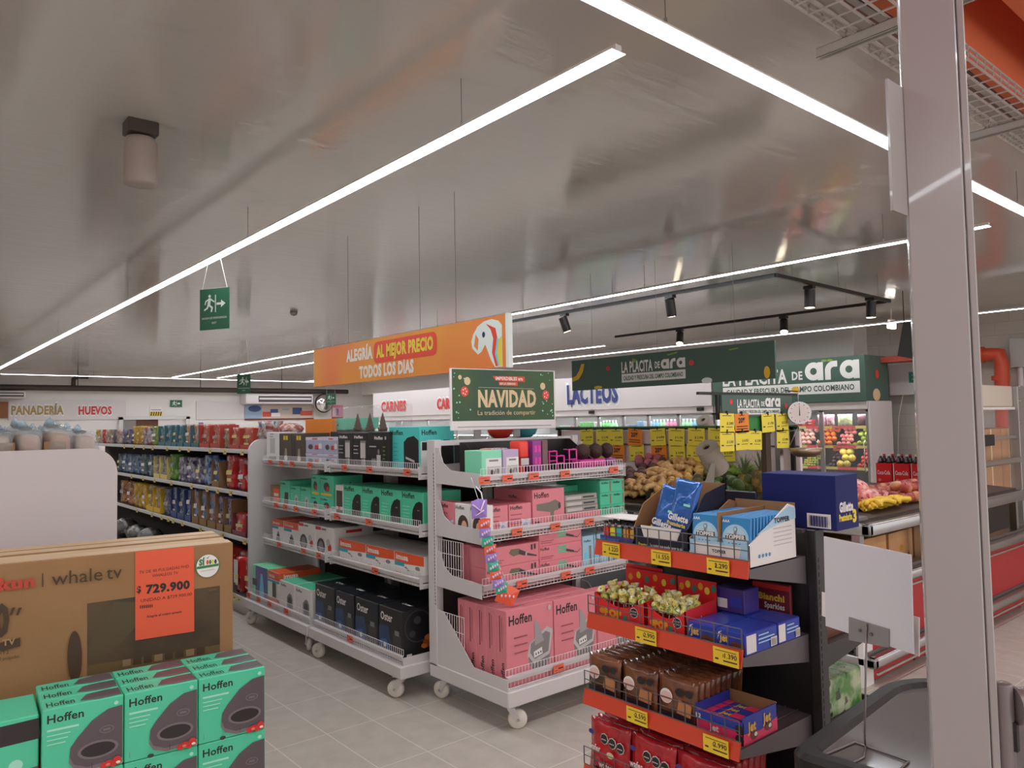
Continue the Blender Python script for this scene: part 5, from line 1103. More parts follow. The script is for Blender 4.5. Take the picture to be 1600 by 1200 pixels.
# base row: red packs and grey bags
zb = LEV[3]+.0255
for i, (u, v, k, w, h, desc) in enumerate(((372, 900, 'red', .16, .3, 'red pack with a white corner at the near end of the base shelf'), (388, 900, 'redkraft', .2, .32, 'dark red chocolate pack beside the rolling unit'), (372, 860, 'red', .26, .3, 'red pack behind the white cornered one on the base shelf'), (350, 830, 'red', .3, .3, 'red pack half hidden behind the television carton'))):
    y = py(u, v, 2.47)
    if i == 2: y += .3
    if i == 3: y += .35
    mb = pack_mesh(w, .2, h, FM[k]); 
    if i == 0: mb.box(-.07, .02, -.012, -.009, .08, .28, boxw)
    tag(mb.build('snack_pack', None, (2.47 if i < 2 else 2.62, y, zb), FX), desc, 'pack')
for i, (u, v, s, lab) in enumerate(((196, 800, .16, 'grey plastic bag on the base shelf, near the white end panel'), (215, 825, .14, 'dark wrinkled bag in front of the grey one on the base shelf'), (235, 822, .15, 'brown wrinkled bag on the base shelf, right of the dark one'), (258, 826, .12, 'small grey bag at the right of the base shelf bags'))):
    y = py(u, v, 2.62); mb = MB(); mb.ell((0, 0, s*.8), (s, s*1.2, s*.8), FM['greyfilm'], 14, 8); tag(mb.build('plastic_bag', None, (2.62, y, zb)), lab, 'bag')

# ---------------------------------------------------------------- white end panel and bread on the left
e = empty('shelf_unit', (.5, 4.5, 0), 'shelf unit with a big white rounded end panel at the left edge', 'shelf')
inv = Matrix.Translation((-.5, -4.5, 0))
pts = [(-.35, 0), (1.01, 0)]
for k in range(9): t = R(0+90*k/8); pts.append((1.01-.13+.13*math.cos(t), 1.50-.13+.13*math.sin(t)))
for k in range(9): t = R(90+90*k/8); pts.append((-.35+.13+.13*math.cos(t), 1.50-.13+.13*math.sin(t)))
endp = mat('end_panel_white', (166, 158, 157), .4, k=1.75)
mb = MB(); mb.prism(pts, (0, 4.5, 0), X, Z, Y, .03, endp); BB(mb, 'end_panel')
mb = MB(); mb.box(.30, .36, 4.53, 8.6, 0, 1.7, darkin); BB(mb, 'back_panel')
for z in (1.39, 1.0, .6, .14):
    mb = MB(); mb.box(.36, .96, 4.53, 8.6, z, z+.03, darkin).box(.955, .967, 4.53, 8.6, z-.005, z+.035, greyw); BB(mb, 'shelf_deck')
breadfilm = mat('bread_film', (206, 214, 218), .12, alpha=.3, spec=.8); bump(breadfilm, 16, .8, .03)
loafm = bump(mottle(mat('bread_loaf', (176, 128, 92), .8, k=1.3), (186, 160, 138), 6, k=1.3), 30, .3)
blueknot = mat('bag_blue', (146, 164, 174), .25, k=1.4, alpha=.7)
def loaf_mesh(L_, w, h):
    bm_ = bmesh.new(); bmesh.ops.create_cube(bm_, size=1); bmesh.ops.subdivide_edges(bm_, edges=bm_.edges[:], cuts=3, use_grid_fill=True)
    for v in bm_.verts:
        x, y, z = v.co*2; r = 1-.13*(abs(x)**3+abs(y)**3+abs(z)**3)/1.6
        top = 1.0+(.12*(1-x*x) if z > 0 else 0); v.co = Vector((x*L_/2*r, y*w/2*r, z*h/2*r*top))
    mb = MB(); mb.bm(bm_, loafm, True); return mb
def bag_mesh(L_, w, h, seed):
    rnd = random.Random(seed); bm_ = bmesh.new(); bmesh.ops.create_cube(bm_, size=1); bmesh.ops.subdivide_edges(bm_, edges=bm_.edges[:], cuts=4, use_grid_fill=True)
    for v in bm_.verts:
        x, y, z = v.co*2; r = 1-.10*(abs(x)**3+abs(y)**3+abs(z)**3)/1.6
        v.co = Vector((x*L_/2*r, y*w/2*r, z*h/2*r+(.10*h*(1-abs(x))*(1-abs(y)) if z > .8 else 0)))+Vector((rnd.uniform(-.006, .006), rnd.uniform(-.006, .006), rnd.uniform(-.006, .006)))
    mb = MB(); mb.bm(bm_, breadfilm, True)
    mb.cyl((L_*.1, 0, h*.48), (L_*.12, 0, h*.56), .03, blueknot, 8, r1=.012).cyl((L_*.12, 0, h*.56), (L_*.16, .02, h*.61), .012, blueknot, 8, r1=.026)
    return mb
lm = loaf_mesh(.25, .105, .14).mesh('loaf'); bms = [bag_mesh(.29, .135, .22, s).mesh('bag') for s in range(4)]
n_ = 0
rows_ = ['front', 'second', 'third', 'fourth', 'fifth', 'sixth', 'seventh', 'eighth', 'ninth', 'tenth', 'eleventh']
bms = [bag_mesh(.29, .125, .165+.012*q, q).mesh('bag') for q in range(4)]
for j in range(5):
    for i in range(5):
        o = put(bms[(i*3+j) % 4], 'bread_bag', None, (.875-.128*i, 4.70+.31*j, 1.422+.084+.006*((i*3+j) % 4)), R(90+random.uniform(-7, 7)))
        tag(o, 'bag of sliced bread, %s row behind the white panel, %s' % (rows_[j], ['nearest the aisle', 'second from the aisle', 'third from the aisle', 'fourth from the aisle', 'innermost'][i]), 'bread', 'bagged loaves above the white end panel')
        put(lm, 'loaf', o, (0, 0, -.008), R(random.uniform(-3, 3)))
for i, u in enumerate((4, 84)):
    q = ony(u, 680, 4.62)
    o = place(carton(.10, .02, .12, kraft), 'bread_carton', q.x, 4.58, 1.4205, 0, ['small brown card between bread bags at the left edge', 'small brown card between bread bags above the white end panel'][i], 'card')

# ================================================================ TELEVISION CARTONS
a = onz(0, 882, 1.108); b_ = onz(364, 847, 1.108)
ang = math.atan2(b_.y-a.y, b_.x-a.x); dirv = Vector((math.cos(ang), math.sin(ang), 0)); nrm = Vector((-math.sin(ang), math.cos(ang), 0))
TW, TH, TD = 1.12, .70, .112
ktop = bump(mottle(mat('kraft_top_lit', (176, 146, 112), .6, k=1.5), (186, 158, 124), 3, k=1.5), 60, .06)  # same board, lighter on top: overhead light put into the colour
def tvuv(u, v):   # sight line met with the carton's front plane -> coordinates from its lower right corner
    d = ray(u, v); t = (b_-EYE).dot(nrm)/d.dot(nrm); q = EYE+d*t; return ((q-b_).dot(dirv)+TW, q.z-(b_.z-TH))
def tp(pts): return [tvuv(*p) for p in pts]
kdark = mat('print_on_kraft', (70, 50, 34), .6, k=1.2); kred = mat('red_on_kraft', (176, 60, 44), .6, k=1.3); ktan = mat('print_olive_kraft', (96, 76, 46), .6, k=1.3)
tvscreen = mottle(mat('tv_print', (62, 48, 34), .6, k=1.2), (84, 66, 44), 5, .4, .65, k=1.2)
def z2(x, y): return (x/3.158, 820+y/3.158)
def tv_front():
    it = []
    it.append(('p', tp([z2(430, 700), z2(1085, 595), z2(1085, 300), z2(430, 388)]), tvscreen))
    it.append(('p', tp([z2(430, 745), z2(1085, 628), z2(1085, 590), z2(430, 695)]), ktan))
    it.append(('p', tp([z2(440, 580), z2(520, 480), z2(560, 380), z2(680, 380), z2(670, 500), z2(600, 580), z2(500, 660), z2(440, 660)]), mat('tv_print_hill', (82, 68, 44), .6, k=1.2)))
    for k in range(8): it.append(('p', tp([z2(605+k*52, 700-k*8.6), z2(645+k*52, 693-k*8.6), z2(645+k*52, 660-k*8.6), z2(605+k*52, 667-k*8.6)]), kdark if k % 3 else mat('tv_app', (130, 106, 76), .6, k=1.3)))
    rc = [(368+36*math.cos(t*.3), 650+128*math.sin(t*.3)) for t in range(21)]; it.append(('p', tp([z2(*p) for p in rc]), kdark))
    it.append(('p', tp([z2(207, 238), z2(213, 238), z2(213, 305), z2(207, 305)]), kdark))
    it.append(('p', tp([z2(-40, 590), z2(100, 555), z2(100, 597), z2(-40, 630)]), kdark))
    for (p0, p1, s, m, bold) in ((z2(255, 297), z2(505, 272), 'whale', kdark, .0), (z2(524, 268), z2(600, 258), 'tv', kdark, .0), (z2(-95, 330), z2(172, 303), 'aikun', kred, .05)):
        q0, q1 = tvuv(*p0), tvuv(*p1); it.append(('t', s, q0[0], (q0[1]+q1[1])/2, .052 if s != 'aikun' else .042, m, bold, q1[0]-q0[0]))
    q0, q1 = tvuv(*z2(-110, 550)), tvuv(*z2(45, 520)); it.append(('t', '40', q0[0], q0[1]-.005, .11, kdark, .05, q1[0]-q0[0]))
    for k in range(2): it.append(('p', tp([z2(48+32*k, 445), z2(60+32*k, 442), z2(76+32*k, 405), z2(58+32*k, 408)]), kdark))
    q0 = tvuv(*z2(12, 594)); it.append(('t', 'TV', q0[0], q0[1], .022, mat('kraft_light', (150, 118, 80), .6, k=1.4), .03))
    q0 = tvuv(*z2(-10, 640)); it.append(('t', 'DVB-T2', q0[0]-.03, q0[1], .014, kdark, .0)); q0 = tvuv(*z2(-40, 672)); it.append(('t', 'Smart TV 40 pulgadas', q0[0]-.05, q0[1], .011, kdark, .0))
    q0 = tvuv(*z2(1025, 325)); it.append(('r', q0[0], q0[1], q0[0]+.035, q0[1]+.008, ktan))
    return it
base = b_-dirv*(TW/2)
for k in range(4):
    mb = carton(TW, TD-.010, TH-(.004 if k == 1 else 0), kraft, front=tv_front() if k == 0 else (), bevel=.004, topm=ktop)
    if k == 0:
        prints(mb, [('r', .02, TD*.45, TW-.02, TD*.55, mat('tape', (176, 146, 108), .3, k=1.5))], face_frame('top', TW, TD, TH))
    o = mb.build('television_carton', None, base+nrm*(TD*k)-Z*TH, ang+random.uniform(-.004, .004)*(k > 0))
    tag(o, 'brown television carton, %s of four standing behind the green boxes' % ['front one', 'second from the front', 'third from the front', 'rearmost'][k], 'box', 'brown television cartons')
# white plinth under them
mb = MB(); mb.M = Matrix.Translation(base) @ Matrix.Rotation(ang, 4, 'Z')
mb.box(-TW/2, TW/2, .01, TD*4, -b_.z, -TH-.0005, white, .004); tag(mb.build('display_plinth'), 'plain white plinth under the brown television cartons', 'plinth')
# price sheet and green seal on the front carton
sheet = mat('sheet_orange', (238, 96, 62), .55, k=1.75)
c0, c1, c2, c3 = [tvuv(*z2(*p)) for p in ((667, 570), (958, 525), (956, 106), (667, 133))]
e = empty('price_sheet', b_-Z*TH, 'orange price sheet with 729.900 taped to the front television carton', 'sign', rz=ang)
def lp(p, dy=-.0035): return Vector((p[0]-TW, dy, p[1]))
mb = MB(); A_ = [lp(c) for c in (c0, c1, c2, c3)]; mb.add(A_+[p+Y*.0008 for p in A_], [(0, 1, 2, 3), (7, 6, 5, 4), (0, 4, 5, 1), (1, 5, 6, 2), (2, 6, 7, 3), (3, 7, 4, 0)], sheet); mb.build('sheet', e)
mb = MB()
def tl(s, p0, p1, h, bold=0.0):
    q0, q1 = lp(tvuv(*z2(*p0)), -.004), lp(tvuv(*z2(*p1)), -.004); u = (q1-q0); w = u.length; mb.text(s, q0, u.normalized(), Z, h, ink, wid=w, bold=bold)
tl('TV DE 40 PULGADAS FHD', (686, 242), (932, 210), .012); tl('WHALEOS TV', (750, 258), (878, 243), .012)
tl('$', (674, 335), (696, 332), .026, .03); tl('729.900', (720, 338), (936, 312), .033, .05); tl('UNIDAD A $729.900,00', (694, 382), (946, 348), .013); tl('Alegría al mejor precio', (722, 458), (896, 432), .009, .02)
tl('IIIIIII', (690, 412), (752, 406), .012, .03)
mb.build('print', e)
sg = mat('seal_green', (52, 110, 62), .4, k=1.4)
cc = lp(tvuv(*z2(1024, 202)), -.0045); e = tag(MB().build('seal_sticker', None, b_-Z*TH, ang), 'round green and white seal sticker at the top right of the television carton', 'sticker')
bpy.data.objects.remove(e)
mb = MB(); rr_ = .048
def disc(r0, dy, m, n=28): mb.poly([cc+Vector((r0*math.cos(2*math.pi*i/n), -dy, 1.05*r0*math.sin(2*math.pi*i/n))) for i in range(n)], m)
mb.cyl(cc+Y*.0015, cc, rr_, sg, 28); disc(rr_*.93, .0004, boxw)
mb.poly([cc+Vector((x*rr_, -.0008, z*rr_)) for x, z in ((-.9, -.2), (.9, -.1), (.92, .12), (-.92, .02))], sg)
mb.text('SÍ', cc+Vector((-.72*rr_, -.001, .12*rr_)), X, Z, rr_*.5, sg, bold=.06, wid=rr_*.5)
for k, m_ in enumerate((redpl, sg, yel, dblue)): mb.poly([cc+Vector(((-.02+.22*k)*rr_+rr_*.1*math.cos(t*.6), -.001, .32*rr_+rr_*.2*math.sin(t*.6))) for t in range(11)], m_)
mb.poly([cc+Vector((x*rr_, -.001, z*rr_)) for x, z in ((-.6, -.45), (.6, -.38), (.55, -.32), (-.6, -.38))], grey3)
mb.poly([cc+Vector((x*rr_, -.001, z*rr_)) for x, z in ((-.12, .72), (0, .6), (.18, .9), (0, .72))], sg)
tag(mb.build('seal_sticker', None, b_-Z*TH, ang), 'round green and white seal sticker at the top right of the television carton', 'sticker')

# ================================================================ GREEN SANDWICH MAKER BOXES
zt = .70
P1, P3 = onz(65, 1110, zt), onz(414.8, 1040, zt); ang2 = math.atan2(P3.y-P1.y, P3.x-P1.x); ud = (P3-P1); wS = ud.length/3; ud.normalize(); nd = Vector((-ud.y, ud.x, 0))
hS = .232; dS = .1
smet = mat('sandwich_grey', (86, 76, 80), .3, k=1.3); smet2 = mat('sandwich_light', (112, 102, 106), .3, k=1.3); sdark = mat('sandwich_dark', (46, 38, 40), .3, k=1.2); tomt = mat('tomato_print', (190, 44, 40), .4, k=1.4)
tealb = mat('box_sandwich_teal', (72, 178, 140), 0.35, k=1.45); tlite = mat('print_mint', (150, 208, 184), .4, k=1.45)
def sandwich(w, d, h):
    P = lambda pts: [(w*a, h*b) for a, b in pts]
    fr = [('t', 'Hoffen', w*.06, h*.80, h*.115, ink, .02, w*.44),
          ('r', w*.06, h*.685, w*.44, h*.715, tlite)]+[('r', w*.06, h*(.62-.06*i), w*(.34-.03*i), h*(.635-.06*i), tlite) for i in range(3)]
    fr += [('p', P([(.33, .28), (.34, .40), (.42, .52), (.60, .72), (.80, .84), (.985, .86), (.985, .10), (.90, .11), (.55, .08), (.38, .16)]), smet),
           ('p', P([(.33, .28), (.38, .16), (.55, .08), (.90, .11), (.90, .06), (.56, .03), (.38, .10), (.325, .2)]), smet2),
           ('e', w*.68, h*.30, w*.255, h*.125, smet2, 28), ('e', w*.68, h*.30, w*.215, h*.095, sdark, 28),
           ('e', w*.785, h*.56, w*.095, h*.055, smet2, 24), ('e', w*.785, h*.56, w*.08, h*.042, smet, 24), ('r', w*.74, h*.545, w*.83, h*.575, smet2),
           ('r', w*.60, h*.05, w*.605, h*.13, sdark)]
    fr += [('e', w*(.75+.06*i), h*(.05+.02*(i % 2)), w*.05, h*.046, tomt, 10) for i in range(4)]+[('e', w*.915, h*.105, w*.05, h*.045, tomt, 10), ('e', w*.93, h*.06, w*.03, h*.02, boxw, 8), ('e', w*.8, h*.06, w*.03, h*.02, mat('tomato_light', (226, 120, 100), .4, k=1.4), 8)]
    fr += [('e', w*.34, h*.035, w*.045, h*.03, grey2, 10), ('r', w*.06, h*.08, w*.065, h*.16, smet), ('e', w*.9, h*.92, w*.03, h*.03, tlite, 8)]
    tp_ = [('t', 'Hoffen', w*.06, d*.2, d*.5, ink, .01, w*.34), ('p', [(w*.46, d*.25), (w*.56, d*.8), (w*.8, d*.95), (w*.985, d*.9), (w*.985, d*.1), (w*.7, d*.05)], smet), ('p', [(w*.46, d*.25), (w*.7, d*.05), (w*.985, d*.1), (w*.985, d*.2), (w*.7, d*.2)], smet2)]
    lf = [('e', d*(.3+.2*(i % 3)), h*(.1+.1*(i//3)), d*.14, h*.045, tomt, 9) for i in range(7)]+[('r', d*.2, h*.5, d*.7, h*.53, ink), ('r', d*.2, h*.6, d*.8, h*.75, tlite)]
    return carton(w, d, h, tealb, front=fr, left=lf, top=tp_)
sm = sandwich(wS-.003, dS-.003, hS-.002).mesh('sandwich_maker_box')
cn = ['left column', 'middle column', 'right column']; ln = ['top layer', 'second layer', 'bottom layer']
for l in range(3):
    for c in range(3):
        for r in range(3):
            if l > 0 and r > 0 and c < 2 and False: continue
            p = P1+ud*(wS*(c+.5))+nd*(dS*r+random.uniform(0, .002)); p.z = zt-hS*(l+1)
            o = put(sm, 'sandwich_maker_box', None, p, ang2+random.uniform(-.006, .006)); tag(o, 'green sandwich maker box, %s, %s, %s' % (ln[l], cn[c], ['front row', 'middle row', 'back row'][r]), 'box', 'stacked green sandwich maker boxes')
# lower stack at the left edge, turned sideways (dark side prints)
def side_box(w, d, h): return carton(w, d, h, tealb, front=[('p', [(0, h*.62), (w, h*.66), (w, h*.95), (0, h*.9)], sdark), ('e', w*.78, h*.35, w*.07, h*.08, tlite, 12), ('p', [(w*.2, 0), (w, h*.1), (w, h*.28), (w*.4, h*.2)], smet)])
for k in range(3):
    p = P1-ud*.145+nd*.03; p.z = .004+.2255*k
    o = side_box(.28, .24, .225).build('sandwich_maker_box', None, p, ang2); tag(o, 'green box with dark band lying at the left edge, %s of its stack' % ['bottom', 'middle', 'top'][k], 'box', 'green boxes lying at the left edge')
# ================================================================ CHECKOUT SWEETS RACK
railr = mat('rail_red_orange', (190, 62, 36), .45, k=1.25); rackb = mat('rack_black', (38, 36, 38), .4, k=1.4); rackg = mat('rack_grey', (84, 78, 80), .45, k=1.4); wdark = mat('wire_dark', (96, 94, 96), .4, .5, k=1.3)
RY0, RY1 = 1.225, 1.80
L0 = Vector((2.2, 1.5, 0)); e = empty('sweets_rack', L0, 'black checkout rack of sweets with red price rails', 'rack')
inv = Matrix.Translation(-L0)
def RB(mb, name): o = mb.build(name, e); o.matrix_parent_inverse = inv; return o
RXF = (1.87, 1.825, 1.80, 1.79); RZ = (1.15, .916, .676, .436)
mb = MB(); mb.box(1.80, 2.62, RY0+.01, RY1, .0, .14, rackb, .004).box(1.79, 1.80, RY0+.01, RY1, .02, .14, railr); RB(mb, 'base')
for y in (RY0-.035, RY1+.0):
    mb = MB(); mb.box(2.185, 2.235, y, y+.03, .14, 1.255, rackb, .002)
    for k in range(40): mb.box(2.1842, 2.185, y+.008, y+.013, .3+k*.022, .314+k*.022, darkin).box(2.195, 2.2, y-.0008, y, .3+k*.022, .314+k*.022, darkin)
    RB(mb, 'upright')
mb = MB(); mb.box(2.205, 2.215, RY0, RY1, .14, 1.15, rackb); RB(mb, 'back_panel')
for lv in range(4):
    xf, z = RXF[lv], RZ[lv]
    mb = MB(); mb.box(xf+.012, 2.185, RY0+.002, RY1-.002, z+.018, z+.024, rackg); mb.prism([(xf+.012, z+.0), (2.185, z-.06), (2.185, z+.024), (xf+.012, z+.024)], (0, RY0, 0), X, Z, Y, .004, rackg).prism([(xf+.012, z+.0), (2.185, z-.06), (2.185, z+.024), (xf+.012, z+.024)], (0, RY1-.004, 0), X, Z, Y, .004, rackg); RB(mb, 'shelf_deck')
    mb = MB(); mb.prism([(xf-.006, z), (xf, z), (xf+.01, z+.048), (xf+.004, z+.048)], (0, RY0-.005, 0), X, Z, Y, RY1-RY0+.01, railr); RB(mb, 'price_rail')
    mb = MB(); fence(mb, (xf+.004, RY0-.004, 0), (xf+.004, RY1+.004, 0), z+.05, z+.105, wdark, .043, .0013, rows=3, rr=.0016); RB(mb, 'wire_fence')
    mb = MB(); fence(mb, (xf+.004, RY0-.004, 0), (2.185, RY0-.004, 0), z+.05, z+.105, wdark, .06, .0013, rows=2, rr=.0016) if lv in (3,) else mb.cyl((2.0, RY0+.04, z+.03), (2.18, RY0+.04, z+.03), .0016, wdark, 5).cyl((2.0, RY0+.08, z+.03), (2.18, RY0+.08, z+.03), .0016, wdark, 5); RB(mb, 'side_wire')
    tags = ([(956, 861, '1.220'), (1034, 872, '11.550'), (1123, 885, '2.290')], [(1010, 985, '2.990'), (1135, 1013, '1.390')], [(996, 1100, '2.590'), (1119, 1141, '2.990')], [])[lv]
    for u, v, t in tags:
        o = price_tag(None, (0, 0, 0), 'x', .082 if lv else .075, .045, tagye, t); o.location = (xf-.008, py(u, v, xf-.005), z+.023); o.parent = e; o.matrix_parent_inverse = inv
# other side of the rack
for lv in (1, 2, 3):
    z = RZ[lv]-.06; mb = MB(); mb.box(2.235, 2.56, RY0+.002, RY1, z+.018, z+.024, rackg).box(2.555, 2.565, RY0, RY1, z-.01, z+.05, rackb).prism([(2.235, z-.05), (2.56, z-.005), (2.56, z+.03), (2.235, z+.03)], (0, RY0, 0), X, Z, Y, .004, rackb); RB(mb, 'shelf_deck')
SH = [z+.0245 for z in RZ]
def yy(u, v, x): return py(u, v, x)
# --- top shelf
X1 = 1.895
a, b_ = yy(937, 830, X1), yy(990, 838, X1); w = a-b_-.004
lcol = [mat('lighter_'+n, c, .3, k=1.45) for n, c in (('red', (196, 44, 40)), ('yellow', (196, 190, 50)), ('teal', (56, 150, 150)), ('orange', (226, 140, 40)), ('gold', (190, 150, 60)))]
mb = MB(); lb = mat('lighter_box', (70, 62, 120), .4, k=1.4)
mb.box(-w/2, w/2, 0, .1, 0, .006, lb).box(-w/2, w/2, 0, .003, 0, .038, lb).box(-w/2, -w/2+.003, 0, .1, 0, .03, lb).box(w/2-.003, w/2, 0, .1, 0, .03, lb)
mb.poly([(-w/2, -.0005, .004), (-w*.1, -.0005, .004), (w*.1, -.0005, .03), (-w/2, -.0005, .03)], mat('lighter_band', (60, 110, 170), .4, k=1.4)); mb.poly([(-w/2+.005, -.001, .012), (-w*.2, -.001, .012), (-w*.2, -.001, .02), (-w/2+.005, -.001, .02)], boxw)
ob = place(mb, 'lighter_display', X1, (a+b_)/2, SH[0], FX, 'low display tray of coloured lighters at the left end of the top shelf', 'display')
lid = MB(); lid.box(-w/2, w/2, .004, .11, .096, .099, boxw); lid.box(-w/2, w/2, .1, .103, 0, .099, blk); lid.build('header_card', ob)
lm2 = []
for i in range(5):
    for r in range(3):
        mb = MB(); mb.lathe([(0, 0), (.011, 0), (.012, .004), (.0115, .055), (.009, .058)], lcol[i], 12, sy=.62).lathe([(.0095, .058), (.0095, .07), (0, .07)], steel, 10, sy=.62).box(-.006, .006, -.004, .004, .068, .078, ink)
        o = mb.build('lighter', None, (X1+.016+.022*r, (a+b_)/2+w/2-(w*(i+.5)/5), SH[0]+.0065), FX)
        tag(o, '%s lighter standing in the display tray, %s row' % (['red', 'yellow', 'teal', 'orange', 'gold'][i], ['front', 'middle', 'back'][r]), 'lighter', 'coloured lighters')
# razor carton: black tray with kraft back panel and white scoop
a, b_ = yy(990, 850, X1), yy(1077, 862, X1); w = a-b_-.004; nvb = mat('carton_navy', (30, 32, 48), .4, k=1.3)
mb = MB(); mb.box(-w/2, w/2, 0, .2, 0, .004, nvb); mb.prism([(-w/2, 0), (w/2, 0), (w/2, .09), (w*.42, .088), (w*.30, .05), (-w*.30, .05), (-w*.36, .088), (-w/2, .075)], (0, 0, 0), X, Z, Y, .003, nvb)
mb.prism([(-w*.36, .086), (-w*.3, .05), (w*.3, .05), (w*.38, .086)], (0, -.0015, 0), X, Z, Y, .003, boxw)
mb.prism([(0, 0), (.2, 0), (.2, .215), (.05, .15), (0, .078)], (-w/2, 0, 0), Y, Z, X, .003, kraft).prism([(0, 0), (.2, 0), (.2, .215), (.09, .19), (0, .09)], (w/2-.003, 0, 0), Y, Z, X, .003, nvb).box(-w/2, w/2, .197, .2, 0, .215, kraft)
mb.text('Presto', (-w*.40, -.003, .02), X, Z, .012, yellow, bold=.04, wid=w*.16); mb.text('Lo mejor que puede hacer tu piel', (-w*.18, -.003, .022), X, Z, .011, boxw, wid=w*.6, bold=.02)
place(mb, 'razor_display_carton', X1, (a+b_)/2, SH[0], FX, 'open black display carton holding blue razor bags on the top shelf', 'display')
bluebag = mat('bag_foil_blue', (32, 82, 148), .18, .35, k=1.5, coat=.5); bump2(bluebag)
def razor_bag(seed):
    w_, h_ = .098, .185
    return pouch(w_, .03, h_, bluebag, seed, nx=8, nz=12, pr=[('t', 'Gillette', .01, .055, .02, boxw, .04, .078), ('t', 'Prestobarba', .012, .038, .012, yel, .03, .07), ('r', .06, .105, .085, .112, tealline), ('p', [(.03, .012), (.07, .014), (.066, .03), (.034, .03)], grey3)])
c = (a+b_)/2
for i, (dx, dy, dz, rx, ry, lab) in enumerate(((.028, .038, .03, -.22, .22, 'blue razor bag leaning left in the black carton'), (.028, -.034, .052, -.2, .14, 'taller blue razor bag at the right of the black carton'))):
    o = razor_bag(i).build('razor_bag', None, (X1+dx, c+dy, SH[0]+dz), rot=(rx, ry, FX)); tag(o, lab, 'bag', 'blue razor bags')
# battery display
a, b_ = yy(1079, 835, X1), yy(1171, 858, X1-.01); w = a-b_-.002; tb = mat('topper_blue', (44, 118, 170), .3, k=1.5); tl_ = mat('topper_light', (150, 184, 204), .35, k=1.5)
mb = MB(); D_ = .25
mb.box(-w/2, w/2, 0, D_, 0, .004, boxw).box(-w/2, w/2, 0, .003, 0, .065, tl_).prism([(0, 0), (D_, 0), (D_, .155), (D_*.85, .165), (0, .066)], (w/2-.003, 0, 0), Y, Z, X, .003, boxw).prism([(0, 0), (D_, 0), (D_, .155), (D_*.85, .165), (0, .066)], (-w/2, 0, 0), Y, Z, X, .003, kraft).box(-w/2, w/2, D_-.003, D_, 0, .165, kraft).box(-.002, .002, .003, D_-.003, .004, .15, kraft)
q = Vector((w/2+.0006, 0, 0))
mb.poly([q+Y*(D_*.15)+Z*.09, q+Y*(D_*.35)+Z*.11, q+Y*(D_*.85)+Z*.158, q+Y*D_+Z*.15, q+Y*D_+Z*.12, q+Y*(D_*.6)+Z*.11], tl_)
mb.text('TOPPER', q+Y*(D_*.52)+Z*.116+X*.0008, Y, Z, .014, grey2, bold=.05, wid=.085)
for k in range(5): mb.poly([q+X*.0004+Y*(D_*.5)+Z*(.098-.012*k), q+X*.0004+Y*(D_*.9)+Z*(.098-.012*k), q+X*.0004+Y*(D_*.9)+Z*(.101-.012*k), q+X*.0004+Y*(D_*.5)+Z*(.101-.012*k)], grey3)
for k in range(4): mb.poly([q+X*.0004+Y*(D_*(.2+.07*k)+.006*math.cos(t))+Z*(.03+.006*math.sin(t)) for t in range(6)], tb)
mb.poly([(-w*.5, -.0006, .03), (-w*.32, -.0006, .012), (-w*.0, -.0006, .01), (w*.3, -.0006, .012), (w*.5, -.0006, .03), (w*.5, -.0006, .0), (-w*.5, -.0006, .0)], boxw)
mb.poly([(-w*.36, -.001, .005), (w*.32, -.001, .005), (w*.38, -.001, .058), (-w*.42, -.001, .058)], boxw); mb.text('TOPPER', (-w*.1, -.0015, .034), X, Z, .009, grey2, bold=.04)
for k in range(4): mb.poly([(-w*.1+.014*k+.005*math.cos(t), -.0015, .018+.005*math.sin(t)) for t in range(6)], tb)
place(mb, 'battery_display_carton', X1-.01, (a+b_)/2, SH[0], FX, 'open white and blue display carton full of battery packs', 'display')
tglow = mat('topper_glow', (170, 200, 214), .35, k=1.5)
def battery():
    w_, h_ = w/2-.008, .135
    mb = carton(w_, .009, h_, tb, front=[('e', w_/2, h_*.55, w_*.46, h_*.30, tl_, 24), ('e', w_/2, h_*.56, w_*.38, h_*.2, tglow, 24), ('p', [(w_*.14, h_*.52), (w_*.86, h_*.52), (w_*.84, h_*.64), (w_*.16, h_*.64)], grey2), ('t', 'TOPPER', w_*.16, h_*.535, h_*.095, boxw, .05, w_*.68), ('e', w_*.5, h_*.75, w_*.07, h_*.055, grey1, 12), ('e', w_*.5, h_*.75, w_*.045, h_*.035, tglow, 12), ('r', w_*.46, h_*.64, w_*.54, h_*.7, grey1), ('t', 'AAA', w_*.05, h_*.88, h_*.06, boxw, .04)]+[('e', w_*(.3+.13*i), h_*.43, w_*.045, h_*.03, grey2, 8) for i in range(4)], bevel=.001)
    return mb
bmesh_ = battery().mesh('battery_pack'); nb_ = 14
for cidx in range(2):
    for k in range(nb_):
        y_ = (a+b_)/2+(w/4 if cidx == 0 else -w/4)
        o = put(bmesh_, 'battery_pack', None, (X1-.01+.006+k*.0165, y_, SH[0]+.0045), rot=(R(-5), 0, FX)); tag(o, 'blue battery pack in the %s column, %s' % (['left', 'right'][cidx], 'front one' if k == 0 else 'last one at the back' if k == nb_-1 else _ORD[k]+' from the front'), 'pack', 'blue battery packs')
